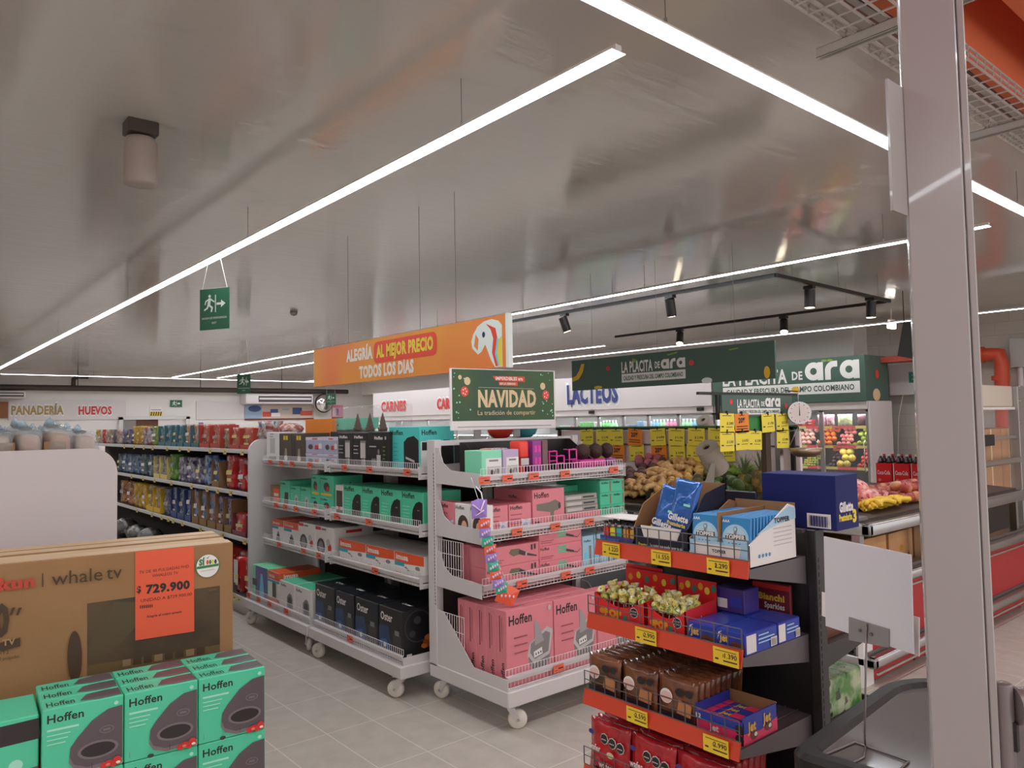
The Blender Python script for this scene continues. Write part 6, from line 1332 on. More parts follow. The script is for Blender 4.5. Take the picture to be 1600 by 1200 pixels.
# cartons standing behind on the rack top
def at_depth(u, v, x): return onx(u, v, x)
bluecart = mat('carton_blue', (24, 31, 88), .6, k=1.3, spec=.25)
y1, y0 = onx(1190, 760, 2.2).y, onx(1305, 760, 2.2).y
mb = carton(y1-y0, .14, .165, bluecart, front=[], right=[], bevel=.002)
W2 = y1-y0
prints(mb, [('r', W2*.62, .005, W2*.93, .048, boxw)]+[('r', W2*(.65+.013*k), .01, W2*(.65+.013*k)+.0012+.001*(k % 3), .042, bluecart) for k in range(20)], face_frame('front', W2, .14, .165))
prints(mb, [('t', 'Gillette', .02, .055, .028, boxw, .05, .085), ('t', 'Prestobarba', .015, .028, .02, yel, .05, .08), ('t', '3', .098, .02, .036, yel, .06)], face_frame('right', W2, .14, .165))
o = place(mb, 'razor_carton', 2.2, (y1+y0)/2, 1.2555, FX, 'large closed dark blue razor carton on top of the rack', 'box')
mb = carton(.15, .012, .16, nvb); place(mb, 'backing_board', 2.17, yy(1150, 790, 2.17), 1.2+.0, FX, 'dark navy board standing behind the battery packs', 'board')
mb = MB(); mb.box(2.17, 2.60, RY0, RY1, 1.245, 1.255, rackg); RB(mb, 'top_deck')
bagm = mat('bag_blue_white', (58, 104, 168), .3, k=1.4); mottle(bagm, (200, 205, 212), 40, .5, .56, k=1.4)
for i, (u, v, s, m_, lab) in enumerate(((1162, 750, .03, bagm, 'small crumpled blue and white bag behind the battery packs'), (1189, 757, .018, mat('cream_bag', (196, 190, 150), .4, k=1.4), 'small cream bag beside the crumpled blue and white one'))):
    q = onx(u, v, 2.32); mb = MB(); mb.ell((0, 0, 0), (s, s*1.4, s*1.2), m_, 10, 7)
    for k in range(6): mb.ell((s*.5*math.cos(k), s*math.sin(k*2.1), s*.9*math.cos(k*1.7)), s*.5, m_, 7, 5)
    q.z = 1.2555+s*1.2+(.0); o = mb.build('sweet_bag', None, q); tag(o, lab, 'bag')
# --- second shelf: red lollipop trays, chocolate boxes
X2 = 1.85
popred = mat('pop_red', (196, 34, 38), .35, k=1.5); popor = mat('pop_orange', (228, 150, 40), .4, k=1.5); greenf = film_mat('film_pop_green', (186, 176, 84), (84, 120, 56), (226, 224, 214), 60, .12, 1.5, .52, .6); wrapf = film_mat('film_pop_wrap', (214, 212, 190), (196, 176, 70), (90, 130, 60), 70, .12, 1.5)
for i, (u0, u1, lab) in enumerate(((929, 1008, 'red lollipop tray, left one on the second shelf'), (1010, 1071, 'red lollipop tray, right one on the second shelf'))):
    a, b_ = yy(u0, 945, X2), yy(u1, 955, X2); w = a-b_-.003
    mb = MB(); pts = [(-w/2, 0), (w/2, 0), (w/2, .088)]+[(w/2-w*t/10, .088-.032*math.sin(math.pi*t/10)) for t in range(1, 10)]+[(-w/2, .088)]
    mb.prism(pts, (0, 0, 0), X, Z, Y, .003, popred).box(-w/2, w/2, 0, .16, 0, .004, popred).prism([(0, 0), (.16, 0), (.16, .10), (0, .088)], (-w/2, 0, 0), Y, Z, X, .003, popred).prism([(0, 0), (.16, 0), (.16, .10), (0, .088)], (w/2-.003, 0, 0), Y, Z, X, .003, popred).box(-w/2, w/2, .157, .16, 0, .15, popred)
    fr = (Vector((-w/2, 0, 0)), X, Z, -Y)
    prints(mb, [('t', 'POP', w*.2, .022, .022, popor, .08, w*.35), ('e', w*.16, .034, .012, .01, popor, 10), ('e', w*.62, .028, .01, .009, mat('pop_teal', (60, 130, 110), .4), 10), ('e', w*.8, .05, .0165, .0165, boxw, 8), ('e', w*.8, .05, .0148, .0148, ink, 8), ('t', 'ALTO EN', w*.8, .052, .004, boxw, .02, .02, 'c'), ('t', 'AZÚCARES', w*.8, .044, .004, boxw, .02, .02, 'c'), ('r', w*.68, .004, w*.9, .014, boxw)], fr)
    prints(mb, [('e', w*(.1+.17*k), .12+.01*(k % 2), .010, .012, [popor, yel, mat('pop_teal', (60, 130, 110), .4)][k % 3], 9) for k in range(6)], (Vector((-w/2, .157, 0)), X, Z, -Y))
    place(mb, 'lollipop_tray', X2, (a+b_)/2, SH[1], FX, lab, 'tray')
    rs = random.Random(4+i)
    for k in range(15):
        mb = MB(); s = .0155; mb.ell((0, 0, 0), s, greenf, 8, 6); mb.cyl((0, 0, s*.6), (rs.uniform(-.010, .010), .004, s*2.0), .004, wrapf, 7, r1=.016, caps=False).cyl((0, 0, -s*.6), (0, 0, -s*2.8), .0015, boxw, 5)
        o = mb.build('lollipop', None, (X2+.022+.03*(k//5), (a+b_)/2+w*(.38-.19*(k % 5)), SH[1]+.075+.008*rs.random()+.004*(k//5)), rot=(rs.uniform(-.4, .4), rs.uniform(-.5, .5), rs.uniform(0, 6))); tag(o, 'green and white wrapped lollipop in the %s red tray' % ['left', 'right'][i], 'sweet', 'wrapped lollipops in the %s red tray' % ['left', 'right'][i])
a, b_ = yy(1025, 905, 1.99), yy(1100, 915, 1.99)
place(carton(.16, .004, .16, popred, front=[('t', 'POP', .02, .125, .02, yel, .08)]+[('e', .02+.03*k, .07+.02*(k % 2), .009, .011, [popor, leafm, yel][k % 3], 9) for k in range(5)]), 'header_card', 2.02, (yy(932, 905, 2.02)+yy(1090, 905, 2.02))/2, SH[1], FX, 'red header card with fruit prints behind the lollipop trays', 'card')
jet = mat('jet_blue', (34, 52, 140), .35, k=1.55); jgold = mat('jet_gold', (222, 180, 70), .4, k=1.5); choc = mat('print_choc', (96, 56, 40), .4, k=1.3)
jettop = mat('jet_top', (44, 66, 158), .3, k=1.55)
def jetbox(w, d, h):
    return carton(w, d, h, jet, topm=jettop, front=[('t', 'Jet', w*.12, h*.48, h*.32, jgold, .05, w*.3), ('p', [(w*.06, h*.5), (w*.1, h*.86), (w*.24, h*.95), (w*.14, h*.82)], boxw), ('p', [(w*.45, h*.08), (w*.95, h*.08), (w*.98, h*.5), (w*.6, h*.6), (w*.45, h*.34)], choc), ('p', [(w*.55, h*.14), (w*.85, h*.14), (w*.85, h*.34), (w*.6, h*.36)], mat('print_choc_light', (140, 92, 66), .4, k=1.3))], right=[('r', d*.02, h*.1, d*.32, h*.9, boxw), ('r', d*.38, h*.55, d*.9, h*.62, tl_), ('r', d*.38, h*.4, d*.8, h*.46, tl_), ('r', d*.38, h*.74, d*.7, h*.8, tl_), ('r', d*.76, h*.1, d*.96, h*.5, boxw)]+[('r', d*(.78+.03*k), h*.14, d*(.79+.03*k), h*.46, ink) for k in range(6)])
wj = (yy(1073, 970, X2)-yy(1165, 985, X2))/2
for i in range(2):
    yc = yy(1073, 970, X2)-wj*(i+.5)
    place(jetbox(wj-.002, .16, .062), 'chocolate_box', X2, yc, SH[1], FX, ['blue chocolate box, left of the pair at the front of the second shelf', 'blue chocolate box, right of the pair, nearest the black post'][i], 'box', 'blue chocolate boxes')
    place(jetbox(wj-.002, .12, .062), 'chocolate_box', X2+.165, yc, SH[1], FX, ['blue chocolate box behind the left one of the pair', 'blue chocolate box behind the right one of the pair'][i], 'box', 'blue chocolate boxes')
vio = mat('box_dark_violet', (58, 44, 110), .35, k=1.4); sp = mat('box_sparkle', (110, 36, 44), .4, k=1.4)
place(carton(.1, .08, .075, vio, front=[('r', .004, .012, .04, .04, boxw), ('r', .05, .02, .09, .05, jet)]), 'sweets_box', 2.02, yy(1140, 912, 2.02), SH[1]+.0635, FX, 'small violet sweets box lying on the rear blue chocolate boxes', 'box')
place(carton(.13, .012, .14, sp, front=[('t', 'Bianchi', .02, .085, .02, jgold, .05, .09), ('t', 'Sparkies', .04, .06, .018, boxw, .03, .07), ('r', 0, .12, .13, .135, redpr)]), 'sweets_box', 2.17, yy(1205, 925, 2.17)+.0, SH[1], FX, 'flat dark red sweets box with gold lettering against the back of the second shelf', 'box')
# --- third shelf: brown chocolate bags in three columns, pink and blue carton
X3 = 1.83
brownf = mottle(mat('film_brown', (116, 68, 42), .2, k=1.5, coat=.5), (78, 44, 30), 8, .4, .6, k=1.4); bump2(brownf)
darkf = mat('film_dark_violet', (44, 34, 44), .25, k=1.4)
def chocbag(w, h, seed): return pouch(w, .02, h, brownf, seed, nx=7, nz=9, pr=[('r', w*.1, .002, w*.9, h*.22, darkf), ('e', w*.26, h*.56, w*.16, h*.17, boxw, 16), ('e', w*.26, h*.54, w*.14, h*.13, mat('print_pale_pink', (200, 170, 160), .4, k=1.4), 16), ('r', w*.14, h*.5, w*.38, h*.54, redpr), ('e', w*.6, h*.72, w*.11, h*.1, ink, 8), ('e', w*.84, h*.74, w*.1, h*.09, ink, 8), ('p', [(w*.55, h*.25), (w*.9, h*.22), (w*.92, h*.5), (w*.6, h*.56)], mat('print_wafer', (170, 112, 70), .4, k=1.4))])
cols3 = [(914, 964), (966, 1026), (1028, 1084)]; colw = ['left', 'middle', 'right']
wc = (yy(914, 1020, X3)-yy(1084, 1040, X3))/3
cb = [chocbag(wc-.004, .125, s).mesh('chocolate_bag') for s in range(3)]
for ci in range(3):
    yc = yy(914, 1020, X3)-wc*(ci+.5)
    for k in range(9):
        o = put(cb[(ci+k) % 3], 'chocolate_bag', None, (X3+.004+k*.028, yc+random.uniform(-.002, .002), SH[2]+.002), rot=(R(-4), 0, FX)); tag(o, 'brown chocolate bag in the %s column, %s' % (colw[ci], 'front one' if k == 0 else 'last one at the back' if k == 8 else _ORD[k]+' from the front'), 'bag', 'brown chocolate bags')
hot = mat('jet_pink', (214, 54, 96), .35, k=1.5)
y_a, y_b = yy(1086, 1090, X3+.01), RY0+.008; w = y_a-y_b
mb = MB(); D_, H_ = .17, .075
mb.box(-w/2, w/2, 0, D_, 0, .003, jet).box(-w/2, w/2, 0, .003, 0, H_*.8, hot).box(-w/2, w/2, D_-.003, D_, 0, H_*1.05, kraft).box(-w/2, -w/2+.003, 0, D_, 0, H_, jet).box(w/2-.003, w/2, 0, D_, 0, H_, jet)
prints(mb, [('r', 0, H_*.45, w, H_*.8, jet), ('t', 'Jet', w*.3, H_*.2, .018, boxw, .04, w*.2), ('e', w*.93, H_*.55, .014, .014, ink, 8), ('e', w*.93, H_*.2, .014, .014, ink, 8), ('t', '12', w*.02, H_*.5, .014, boxw, .04)], (Vector((-w/2, 0, 0)), X, Z, -Y))
prints(mb, [('p', [(0, 0), (D_, 0), (D_, H_*.5), (D_*.5, H_*.3), (0, H_*.42)], hot), ('t', 'Jet', D_*.12, H_*.42, .026, jgold, .05, D_*.24), ('t', 'Jet', D_*.56, H_*.5, .026, jgold, .05, D_*.24), ('e', D_*.3, H_*.25, .018, .012, choc, 12), ('e', D_*.72, H_*.32, .018, .012, choc, 12), ('e', D_*.33, H_*.27, .008, .006, boxw, 10), ('e', D_*.75, H_*.34, .008, .006, boxw, 10)], (Vector((w/2, 0, 0)), Y, Z, X))
place(mb, 'chocolate_display_carton', X3+.01, (y_a+y_b)/2, SH[2], FX, 'open blue and pink carton of chocolate bars on the third shelf', 'display')
for i in range(4):
    for r in range(2):
        mb = carton(w-.012, .035, .022, jet, front=[('r', 0, 0, (w-.012)*.4, .022, hot)], top=[('t', 'Jet', .04, .006, .02, jgold, .05), ('r', .0, 0, .025, .035, hot), ('r', .075, 0, w-.013, .035, hot if i % 2 else jet)])
        place(mb, 'chocolate_bar', X3+.016+.038*i, (y_a+y_b)/2, SH[2]+.0035+.0225*r, FX, 'blue and pink chocolate bar, %s in the open carton, %s layer' % (nth(i, 4, 'front'), ['lower', 'upper'][r]), 'chocolate bar', 'chocolate bars in the open carton')
# --- fourth shelf: red wafer bags and a blue box
X4 = 1.82
redf = mottle(mat('film_wafer_red', (172, 26, 36), .22, k=1.5, coat=.4), (140, 20, 30), 8, .4, .6, k=1.5); bump2(redf)
def wafer(w, h, seed): return pouch(w, .022, h, redf, seed, nx=7, nz=9, pr=[('e', w*(.42+.2*k), h*(.68-.03*k), w*.1, h*.11, boxw, 8) for k in range(3)]+[('e', w*(.42+.2*k), h*(.68-.03*k), w*.088, h*.096, ink, 8) for k in range(3)]+[('r', w*(.36+.2*k), h*(.66-.03*k), w*(.48+.2*k), h*(.68-.03*k), grey3) for k in range(3)]+[('t', 'wafer', w*.05, h*.40, h*.13, boxw, .02, w*.3), ('t', 'wafer', w*.32, h*.12, h*.13, boxw, .02, w*.34), ('e', w*.6, h*.42, w*.09, h*.06, mat('print_cream', (200, 176, 140), .4, k=1.4), 10), ('e', w*.12, h*.75, w*.07, h*.05, vio, 10)])
wc = (yy(916, 1150, X4)-yy(1130, 1190, X4))/3
wb = [wafer(wc-.003, .16, s+9).mesh('wafer_bag') for s in range(3)]
for ci in range(3):
    yc = yy(916, 1150, X4)-wc*(ci+.5)
    for k in range(7):
        o = put(wb[(ci+k) % 3], 'wafer_bag', None, (X4+.004+k*.032, yc, SH[3]+.002), rot=(R(-4), 0, FX)); tag(o, 'red wafer bag in the %s column of the low shelf, %s' % (colw[ci], 'front one' if k == 0 else 'last one at the back' if k == 6 else _ORD[k]+' from the front'), 'bag', 'red wafer bags')
lb2 = mat('box_light_blue', (52, 120, 176), .4, k=1.5)
place(carton(.07, .13, .07, jet, topm=lb2, front=[('r', .005, .01, .065, .05, lb2)], right=[('r', .01, .01, .12, .06, lb2), ('r', .0, .05, .13, .07, yel)], top=[('r', .0, .09, .07, .13, yel), ('e', .03, .05, .02, .02, popor, 9)]), 'sweets_box', X4+.06, 1.27, SH[3], FX, 'blue and yellow sweets box at the right end of the low shelf', 'box')
# goods on the far side of the rack (seen between the posts and under the white board)
gsn = film_mat('film_snack_green', (72, 124, 56), (160, 176, 140), (40, 60, 40), 14)
for i in range(5):
    o = pack_mesh(.10, .05, .10, gsn).build('snack_bag', None, (2.54-.055*i, 1.33, RZ[2]-.0355), R(90)); 
    o.rotation_euler = (0, 0, R(-90)); tag(o, 'green snack bag on the far side of the rack, %s' % nth(i, 5, 'right'), 'bag', 'green snack bags on the far side')
place(carton(.12, .3, .12, gsn, front=[]), 'snack_box', 2.25, 1.305, RZ[2]-.0355+.0, R(-90), 'green snack carton on the far side of the rack below the white board', 'box')
place(carton(.1, .25, .09, choc, front=[]), 'snack_box', 2.26, 1.31, RZ[1]-.0355, R(-90), 'brown snack carton behind the black post', 'box')
place(carton(.12, .25, .12, redpr), 'snack_box', 2.26, 1.31, RZ[3]-.0355, R(-90), 'dark red snack carton low on the far side of the rack', 'box')
# ================================================================ CHECKOUT COUNTER, BLANK SIGN, GATE POST
CZ = .86
rim = mat('counter_rim', (34, 29, 27), .45, k=1.1, spec=.3); ctop = mat('counter_top', (96, 92, 90), .1, k=1.2, spec=.8)
e = empty('checkout_counter', (1.6, .925, 0), 'checkout counter end with thick black rounded rim and glossy grey top', 'counter', rz=R(5))
def rrect(x0, x1, y0, y1, rs, n=7):
    pts = []
    for (cx, cy, s, r) in ((x1-rs[0], y1-rs[0], 0, rs[0]), (x0+rs[1], y1-rs[1], 90, rs[1]), (x0+.03, y0+.03, 180, .03), (x1-.03, y0+.03, 270, .03)):
        for i in range(n+1): t = R(s+90*i/n); pts.append((cx+r*math.cos(t), cy+r*math.sin(t)))
    return pts
CX0, CX1, CY0, CY1 = -.03, .74, -1.1, .02
outer = rrect(CX0, CX1, CY0, CY1, (.22, .05)); inner = rrect(CX0+.05, CX1-.05, CY0+.05, CY1-.05, (.17, .03))
mb = MB(); n = len(outer)
vs = [(x, y, z) for z in (CZ-.07, CZ-.012) for x, y in outer]+[(x*.998+.0, y, CZ) for x, y in rrect(CX0+.01, CX1-.01, CY0+.01, CY1-.01, (.21, .045))]+[(x, y, CZ) for x, y in rrect(CX0+.04, CX1-.04, CY0+.04, CY1-.04, (.18, .035))]+[(x, y, CZ-.014) for x, y in inner]
fs = []
for k in range(4):
    for i in range(n): fs.append((k*n+i, k*n+(i+1) % n, (k+1)*n+(i+1) % n, (k+1)*n+i))
mb.add(vs, fs, rim); mb.build('rim', e)
mb = MB(); mb.poly([(x, y, CZ-.013) for x, y in inner], ctop); mb.poly(list(reversed([(x, y, CZ-.06) for x, y in inner])), ctop); mb.build('top_panel', e)
mb = MB(); mb.box(CX0+.03, CX1-.08, CY0, CY1-.06, .0, CZ-.07, white, .01); mb.build('body', e)
# blank white sign on a wire stand
az = R(-111.5); hd = Vector((math.cos(az), math.sin(az), 0)); nn = Vector((-hd.y, hd.x, 0)); nn = -nn if nn.dot(EYE-Vector((1.7, .83, 1.6))) < 0 else nn
base = onz(1352, 1168, CZ-.012)
def onb(u, v, off=0):
    d = ray(u, v); t = (base+nn*off-EYE).dot(nn)/d.dot(nn); return EYE+d*t
e = empty('blank_sign_stand', base, 'blank white sign board on a thin wire stand on the checkout counter', 'sign')
boardw = mat('board_white', (172, 170, 174), .35, k=1.75)
def slab(pts, th, m, name):
    mb = MB(); P = [p-base for p in pts]; mb.add(P+[p-nn*th for p in P], [(0, 1, 2, 3), (7, 6, 5, 4), (0, 4, 5, 1), (1, 5, 6, 2), (2, 6, 7, 3), (3, 7, 4, 0)], m); return mb.build(name, e)
slab([onb(*c, .012) for c in ((1290, 978), (1427, 1022), (1423, 867), (1287, 838))], .003, boardw, 'front_panel')
slab([onb(*c, -.004) for c in ((1284, 962), (1436, 1026), (1436, 965), (1284, 925))], .002, paper, 'rear_panel')
rodm = mat('rod_grey', (120, 114, 110), .35, .7, k=1.3)
slab([onb(*c, .0145) for c in ((1326, 1000), (1389, 1012), (1389, 983), (1326, 964))], .0015, mat('clip_grey', (136, 130, 130), .4, .3, k=1.4), 'clip_plate')
mb = MB(); a = onb(1354, 975, .018)-base; b2 = Vector((0, 0, .003)); mb.tube([a, (0, 0, .03), (.0, .0, .004)], .0022, rodm, 6)
L1_, L2_ = onz(1290, 1176, CZ-.012)-base, onz(1423, 1192, CZ-.012)-base; L3_ = onz(1336, 1160, CZ-.012)-base
mb.tube([onz(1288, 1180, CZ-.010)-base, onz(1332, 1161, CZ-.010)-base, onz(1336, 1160, CZ-.010)-base, onz(1420, 1190, CZ-.010)-base, onz(1408, 1200, CZ-.010)-base], .0024, rodm, 6)
mb.tube([(0, 0, .004), onz(1350, 1183, CZ-.010)-base, onz(1322, 1197, CZ-.010)-base, onz(1290, 1180, CZ-.010)-base], .0022, rodm, 6)
mb.build('wire_stand', e)
for u, v in ((1344, 985), (1361, 991)):
    mb = MB(); p = onb(u, v, .0165)-base; mb.cyl(p, p+nn*.002, .004, rodm, 10); mb.build('screw', e)
# gate post
gp = EYE+ray(1567, 1070)*1.35
gm = mat('gate_grey', (112, 104, 104), .3, .25, k=1.4)
e = empty('gate_post', (gp.x, gp.y, 0), 'grey metal gate post with a horizontal arm at the lower right corner', 'gate')
mb = MB(); mb.cyl((0, 0, 0), (0, 0, gp.z), .0155, gm, 18).ell((0, 0, gp.z), (.0155, .0155, .006), gm, 18, 6); mb.build('post', e)
rd = Vector((RT.x, RT.y, 0)).normalized()
mb = MB(); mb.cyl(rd*.017+Z*(gp.z-.035), rd*.5+Z*(gp.z-.045), .03, gm, 18).cyl(rd*.014+Z*(gp.z-.035), rd*.02+Z*(gp.z-.035), .034, gm, 18); mb.build('arm', e)
mb = MB(); mb.box(-.006, .006, -.02, .02, gp.z-.11, gp.z-.06, black); mb.build('latch', e)

# ================================================================ PRODUCE ISLAND
IY, IX0, IX1, IYB = 2.13, 4.48, 7.3, 5.6
rails_z = [ony(1432, v, IY).z for v in (811, 893, 1004)]
redpan = mat('panel_red', (150, 22, 26), .4, k=1.5); crate = mat('crate_dark', (44, 36, 32), .6, k=1.2); woodd = mat('island_dark', (66, 50, 42), .6, k=1.2)
e = empty('produce_island', (5.6, 3.6, 0), 'fruit and vegetable display island with steel rims and red lower panels', 'display table')
inv = Matrix.Translation((-5.6, -3.6, 0))
def IB(mb, name): o = mb.build(name, e); o.matrix_parent_inverse = inv; return o
mb = MB(); mb.box(IX0+.02, IX1, IY+.03, IYB, .92, .955, crate); IB(mb, 'table_deck')
mb = MB(); mb.box(IX0+.04, IX1, IY+.05, IYB, .05, .10, crate).box(IX0+.04, IX1, IY+.06, IYB, .55, .57, crate); IB(mb, 'lower_shelf')
for x in (IX0+.05, 5.4, 6.3, IX1-.05):
    for y in (IY+.07, 3.8, IYB-.06):
        mb = MB(); mb.box(x-.025, x+.025, y-.025, y+.025, 0, .92, steel); IB(mb, 'leg')
for k, z in enumerate(rails_z):
    mb = MB()
    hz = .036 if k == 0 else .03
    mb.box(IX0, IX1+.3, IY-.03, IY+.03, z-hz, z+hz, steel, .012, 2).box(IX0-.0, IX0+.05, IY-.03, IYB, z-hz, z+hz, steel, .012, 2)
    if k: mb.box(IX0+.05, IX1+.3, IY+.03, IY+.12, z-.01, z+.05, mat('rail_shade', (110, 104, 102), .3, .6, k=1.3)).box(IX0, IX1+.3, IY-.045, IY-.035, z-.055, z-.042, chrome)
    IB(mb, 'steel_rim')
mb = MB(); mb.box(IX0+.12, IX1+.3, IY+.04, IY+.06, .02, rails_z[1]-.03, redpan); 
mb.box(5.15, 5.17, IY+.035, IY+.04, .02, rails_z[1]-.03, black); mb.box(6.2, 6.22, IY+.035, IY+.04, .02, rails_z[1]-.03, black); IB(mb, 'red_panel')
mb = MB(); mb.box(IX0+.0, IX0+.12, IY+.04, IY+.07, .0, .5, boxw); IB(mb, 'corner_panel')
bbox_ = bump(mottle(mat('banana_board', (170, 126, 84), .7, k=1.5), (160, 116, 76), 3, k=1.5), 40, .1)
for i in range(4):
    mb = carton(.40, .3, rails_z[0]-rails_z[1]-.08, bbox_, front=[('e', .2, .14, .03, .02, mat('sticker_gold', (190, 140, 30), .4), 10), ('e', .1, .08, .02, .02, dbrown, 8), ('e', .32, .08, .02, .02, dbrown, 8)])
    place(mb, 'fruit_carton', 4.86+.42*i, IY+.14, .5705, R(random.uniform(-3, 3)), 'brown fruit carton on the lower shelf of the island, %s' % nth(i, 4), 'box', 'brown fruit cartons under the island')
# sloped bed and dividers
mb = MB(); mb.prism([(IX0+.05, .955), (5.22, .955), (5.22, 1.14), (IX0+.05, .965)], (0, 3.0, 0), X, Z, Y, 2.55, woodd); IB(mb, 'sloped_bed')
mb = MB(); mb.box(5.24, 5.27, 2.95, 5.55, .955, 1.50, mat('mirror_board', (192, 176, 170), .4, k=1.6)); IB(mb, 'back_board')
mb = MB(); mb.box(5.22, 5.24, 2.95, 5.55, 1.505, 1.522, black).box(5.225, 5.24, 2.95, 5.55, 1.37, 1.382, wdark)
for y in (3.0, 4.2, 5.5): mb.box(5.22, 5.24, y-.015, y+.015, .955, 1.535, black)
IB(mb, 'card_rail')
mb = MB(); mb.box(5.215, 5.24, 2.95, 5.55, 1.522, 1.535, mat('strip_green', (52, 100, 56), .5, k=1.4)); IB(mb, 'green_strip')
# produce
def fruit_mesh(r, m, kind='ell', seed=0):
    rnd = random.Random(seed); mb = MB()
    if kind == 'ell':
        mb.ell((0, 0, 0), r, m, 10, 7); mb.v = [(x*(1+.05*rnd.uniform(-1, 1)), y*(1+.05*rnd.uniform(-1, 1)), z*(1+.05*rnd.uniform(-1, 1))) for x, y, z in mb.v]
    elif kind == 'apple':
        a = r if not isinstance(r, tuple) else r[0]
        mb.lathe([(0, -.72*a), (.3*a, -.82*a), (.62*a, -.7*a), (.92*a, -.2*a), (a, .15*a), (.86*a, .6*a), (.5*a, .86*a), (.2*a, .8*a), (0, .6*a)], m, 12); mb.cyl((0, 0, .6*a), (.1*a, 0, 1.0*a), .05*a, dbrown, 5)
    elif kind == 'ginger':
        mb.tube([(-.06, 0, 0), (-.02, .012, .012), (.02, -.004, .006), (.065, .012, 0)], .024, m, 7); mb.ell((-.01, .03, .005), (.025, .03, .02), m, 7, 5); mb.ell((.035, -.025, .0), (.02, .028, .018), m, 7, 5)
    elif kind == 'banana':
        pts = [(-.085+.17*t, .03*(1-(2*t-1)**2), .012*(1-(2*t-1)**2)) for t in [i/7 for i in range(8)]]
        mb.tube(pts, .017, m, 7); mb.cyl(pts[0], (pts[0][0]-.02, -.012, 0), .007, m, 6); mb.cyl(pts[-1], (pts[-1][0]+.008, -.004, 0), .01, dbrown, 6, r1=.004)
    return mb.mesh('fruit')
def heap(name, me, y0, y1, x0, x1, z0, z1, step, label, cat, group, layers=1, seed=1, rotr=1.0, cap=300, up=0):
    rnd = random.Random(seed); n = 0; ny = max(1, int((y1-y0)/step)); nx = max(1, int((x1-x0)/(step*.8)))
    for l in range(layers):
        for j in range(ny):
            for i in range(nx):
                if n >= cap: return
                t = (i+.5+.3*rnd.uniform(-1, 1))/nx; x = x0+(x1-x0)*t; y = y0+(y1-y0)*(j+.5+.5*(i % 2)-.25)/ny+.2*step*rnd.uniform(-1, 1)
                z = z0+(z1-z0)*t+up+l*step*.6+rnd.uniform(0, .25)*step*.4
                m_ = me[rnd.randrange(len(me))] if isinstance(me, list) else me
                o = put(m_, name, None, (x, y, z), rot=(rnd.uniform(-rotr, rotr), rnd.uniform(-rotr, rotr), rnd.uniform(0, 6.28))); tag(o, label, cat, group); n += 1
def yi(u, x=4.85, v=740): return py(u, v, x)
beet = bump(mottle(mat('beet', (92, 56, 52), .6, k=1.4), (70, 44, 40), 20, k=1.4), 50, .3); gingm = bump(mottle(mat('ginger_tan', (186, 150, 98), .7, k=1.5), (160, 120, 74), 25, k=1.5), 60, .3)
potm = bump(mottle(mat('potato_yellow', (188, 150, 84), .7, k=1.5), (166, 128, 66), 22, k=1.5), 50, .3); olive = bump(mottle(mat('olive_fruit', (112, 100, 56), .6, k=1.4), (88, 80, 46), 24, k=1.4), 50, .3)
avog = bump(mottle(mat('green_fruit', (84, 104, 46), .5, k=1.4), (62, 84, 36), 24, k=1.4), 50, .3); onion = mottle(mat('onion_pink', (166, 88, 96), .4, k=1.4), (130, 66, 76), 14, k=1.4)
fr = lambda m, r, s: [fruit_mesh(r, m, 'ell', s+k) for k in range(3)]
zA, zB = .975, 1.15
heap('beetroot', fr(beet, (.045, .042, .042), 3), yi(1004), yi(968), IX0+.08, 5.2, zA+.03, zB+.03, .085, 'dark red beetroot in the heap at the left end of the island', 'vegetable', 'beetroots on the island', 2, 11)
heap('red_onion', fr(onion, (.04, .04, .042), 6), yi(1000), yi(960), 5.05, 5.2, zB+.05, zB+.12, .08, 'pink onion at the top of the left end of the island', 'vegetable', 'pink onions on the island', 1, 12)
heap('ginger_root', [fruit_mesh(0, gingm, 'ginger', k) for k in range(2)], yi(1050), yi(1006), IX0+.08, 5.2, zA+.03, zB+.05, .085, 'pale tan ginger root in the heap beside the beetroots', 'vegetable', 'ginger roots on the island', 2, 13, .5)
heap('potato', fr(potm, (.04, .034, .032), 16), yi(1082), yi(1050), IX0+.08, 5.2, zA+.025, zB+.03, .075, 'yellow potato in the heap right of the ginger', 'vegetable', 'potatoes on the island', 2, 14)
heap('passion_fruit', fr(olive, (.042, .042, .045), 26), yi(1112), yi(1083), IX0+.08, 5.2, zA+.035, zB+.02, .09, 'olive green round fruit in the heap right of the potatoes', 'fruit', 'olive fruits on the island', 2, 15)
heap('avocado', fr(avog, (.06, .045, .045), 36), yi(1166), yi(1113), IX0+.08, 5.15, zA+.035, zB-.06, .1, 'green avocado in the heap behind the bag roll tail', 'fruit', 'avocados on the island', 2, 16)
heap('lime', fr(leafm, (.03, .028, .028), 46), yi(1175, 5.15), yi(1100, 5.15), 5.0, 5.2, zB+.02, zB+.06, .07, 'small green lime at the top of the island below the cards', 'fruit', 'limes on the island', 1, 17)
# crates dividers
mb = MB()
for u in (1005, 1050, 1083, 1113): y = yi(u); mb.prism([(IX0+.05, .97), (5.2, 1.13), (5.2, 1.2), (IX0+.05, 1.04)], (0, y-.005, 0), X, Z, Y, .01, crate)
IB(mb, 'divider')
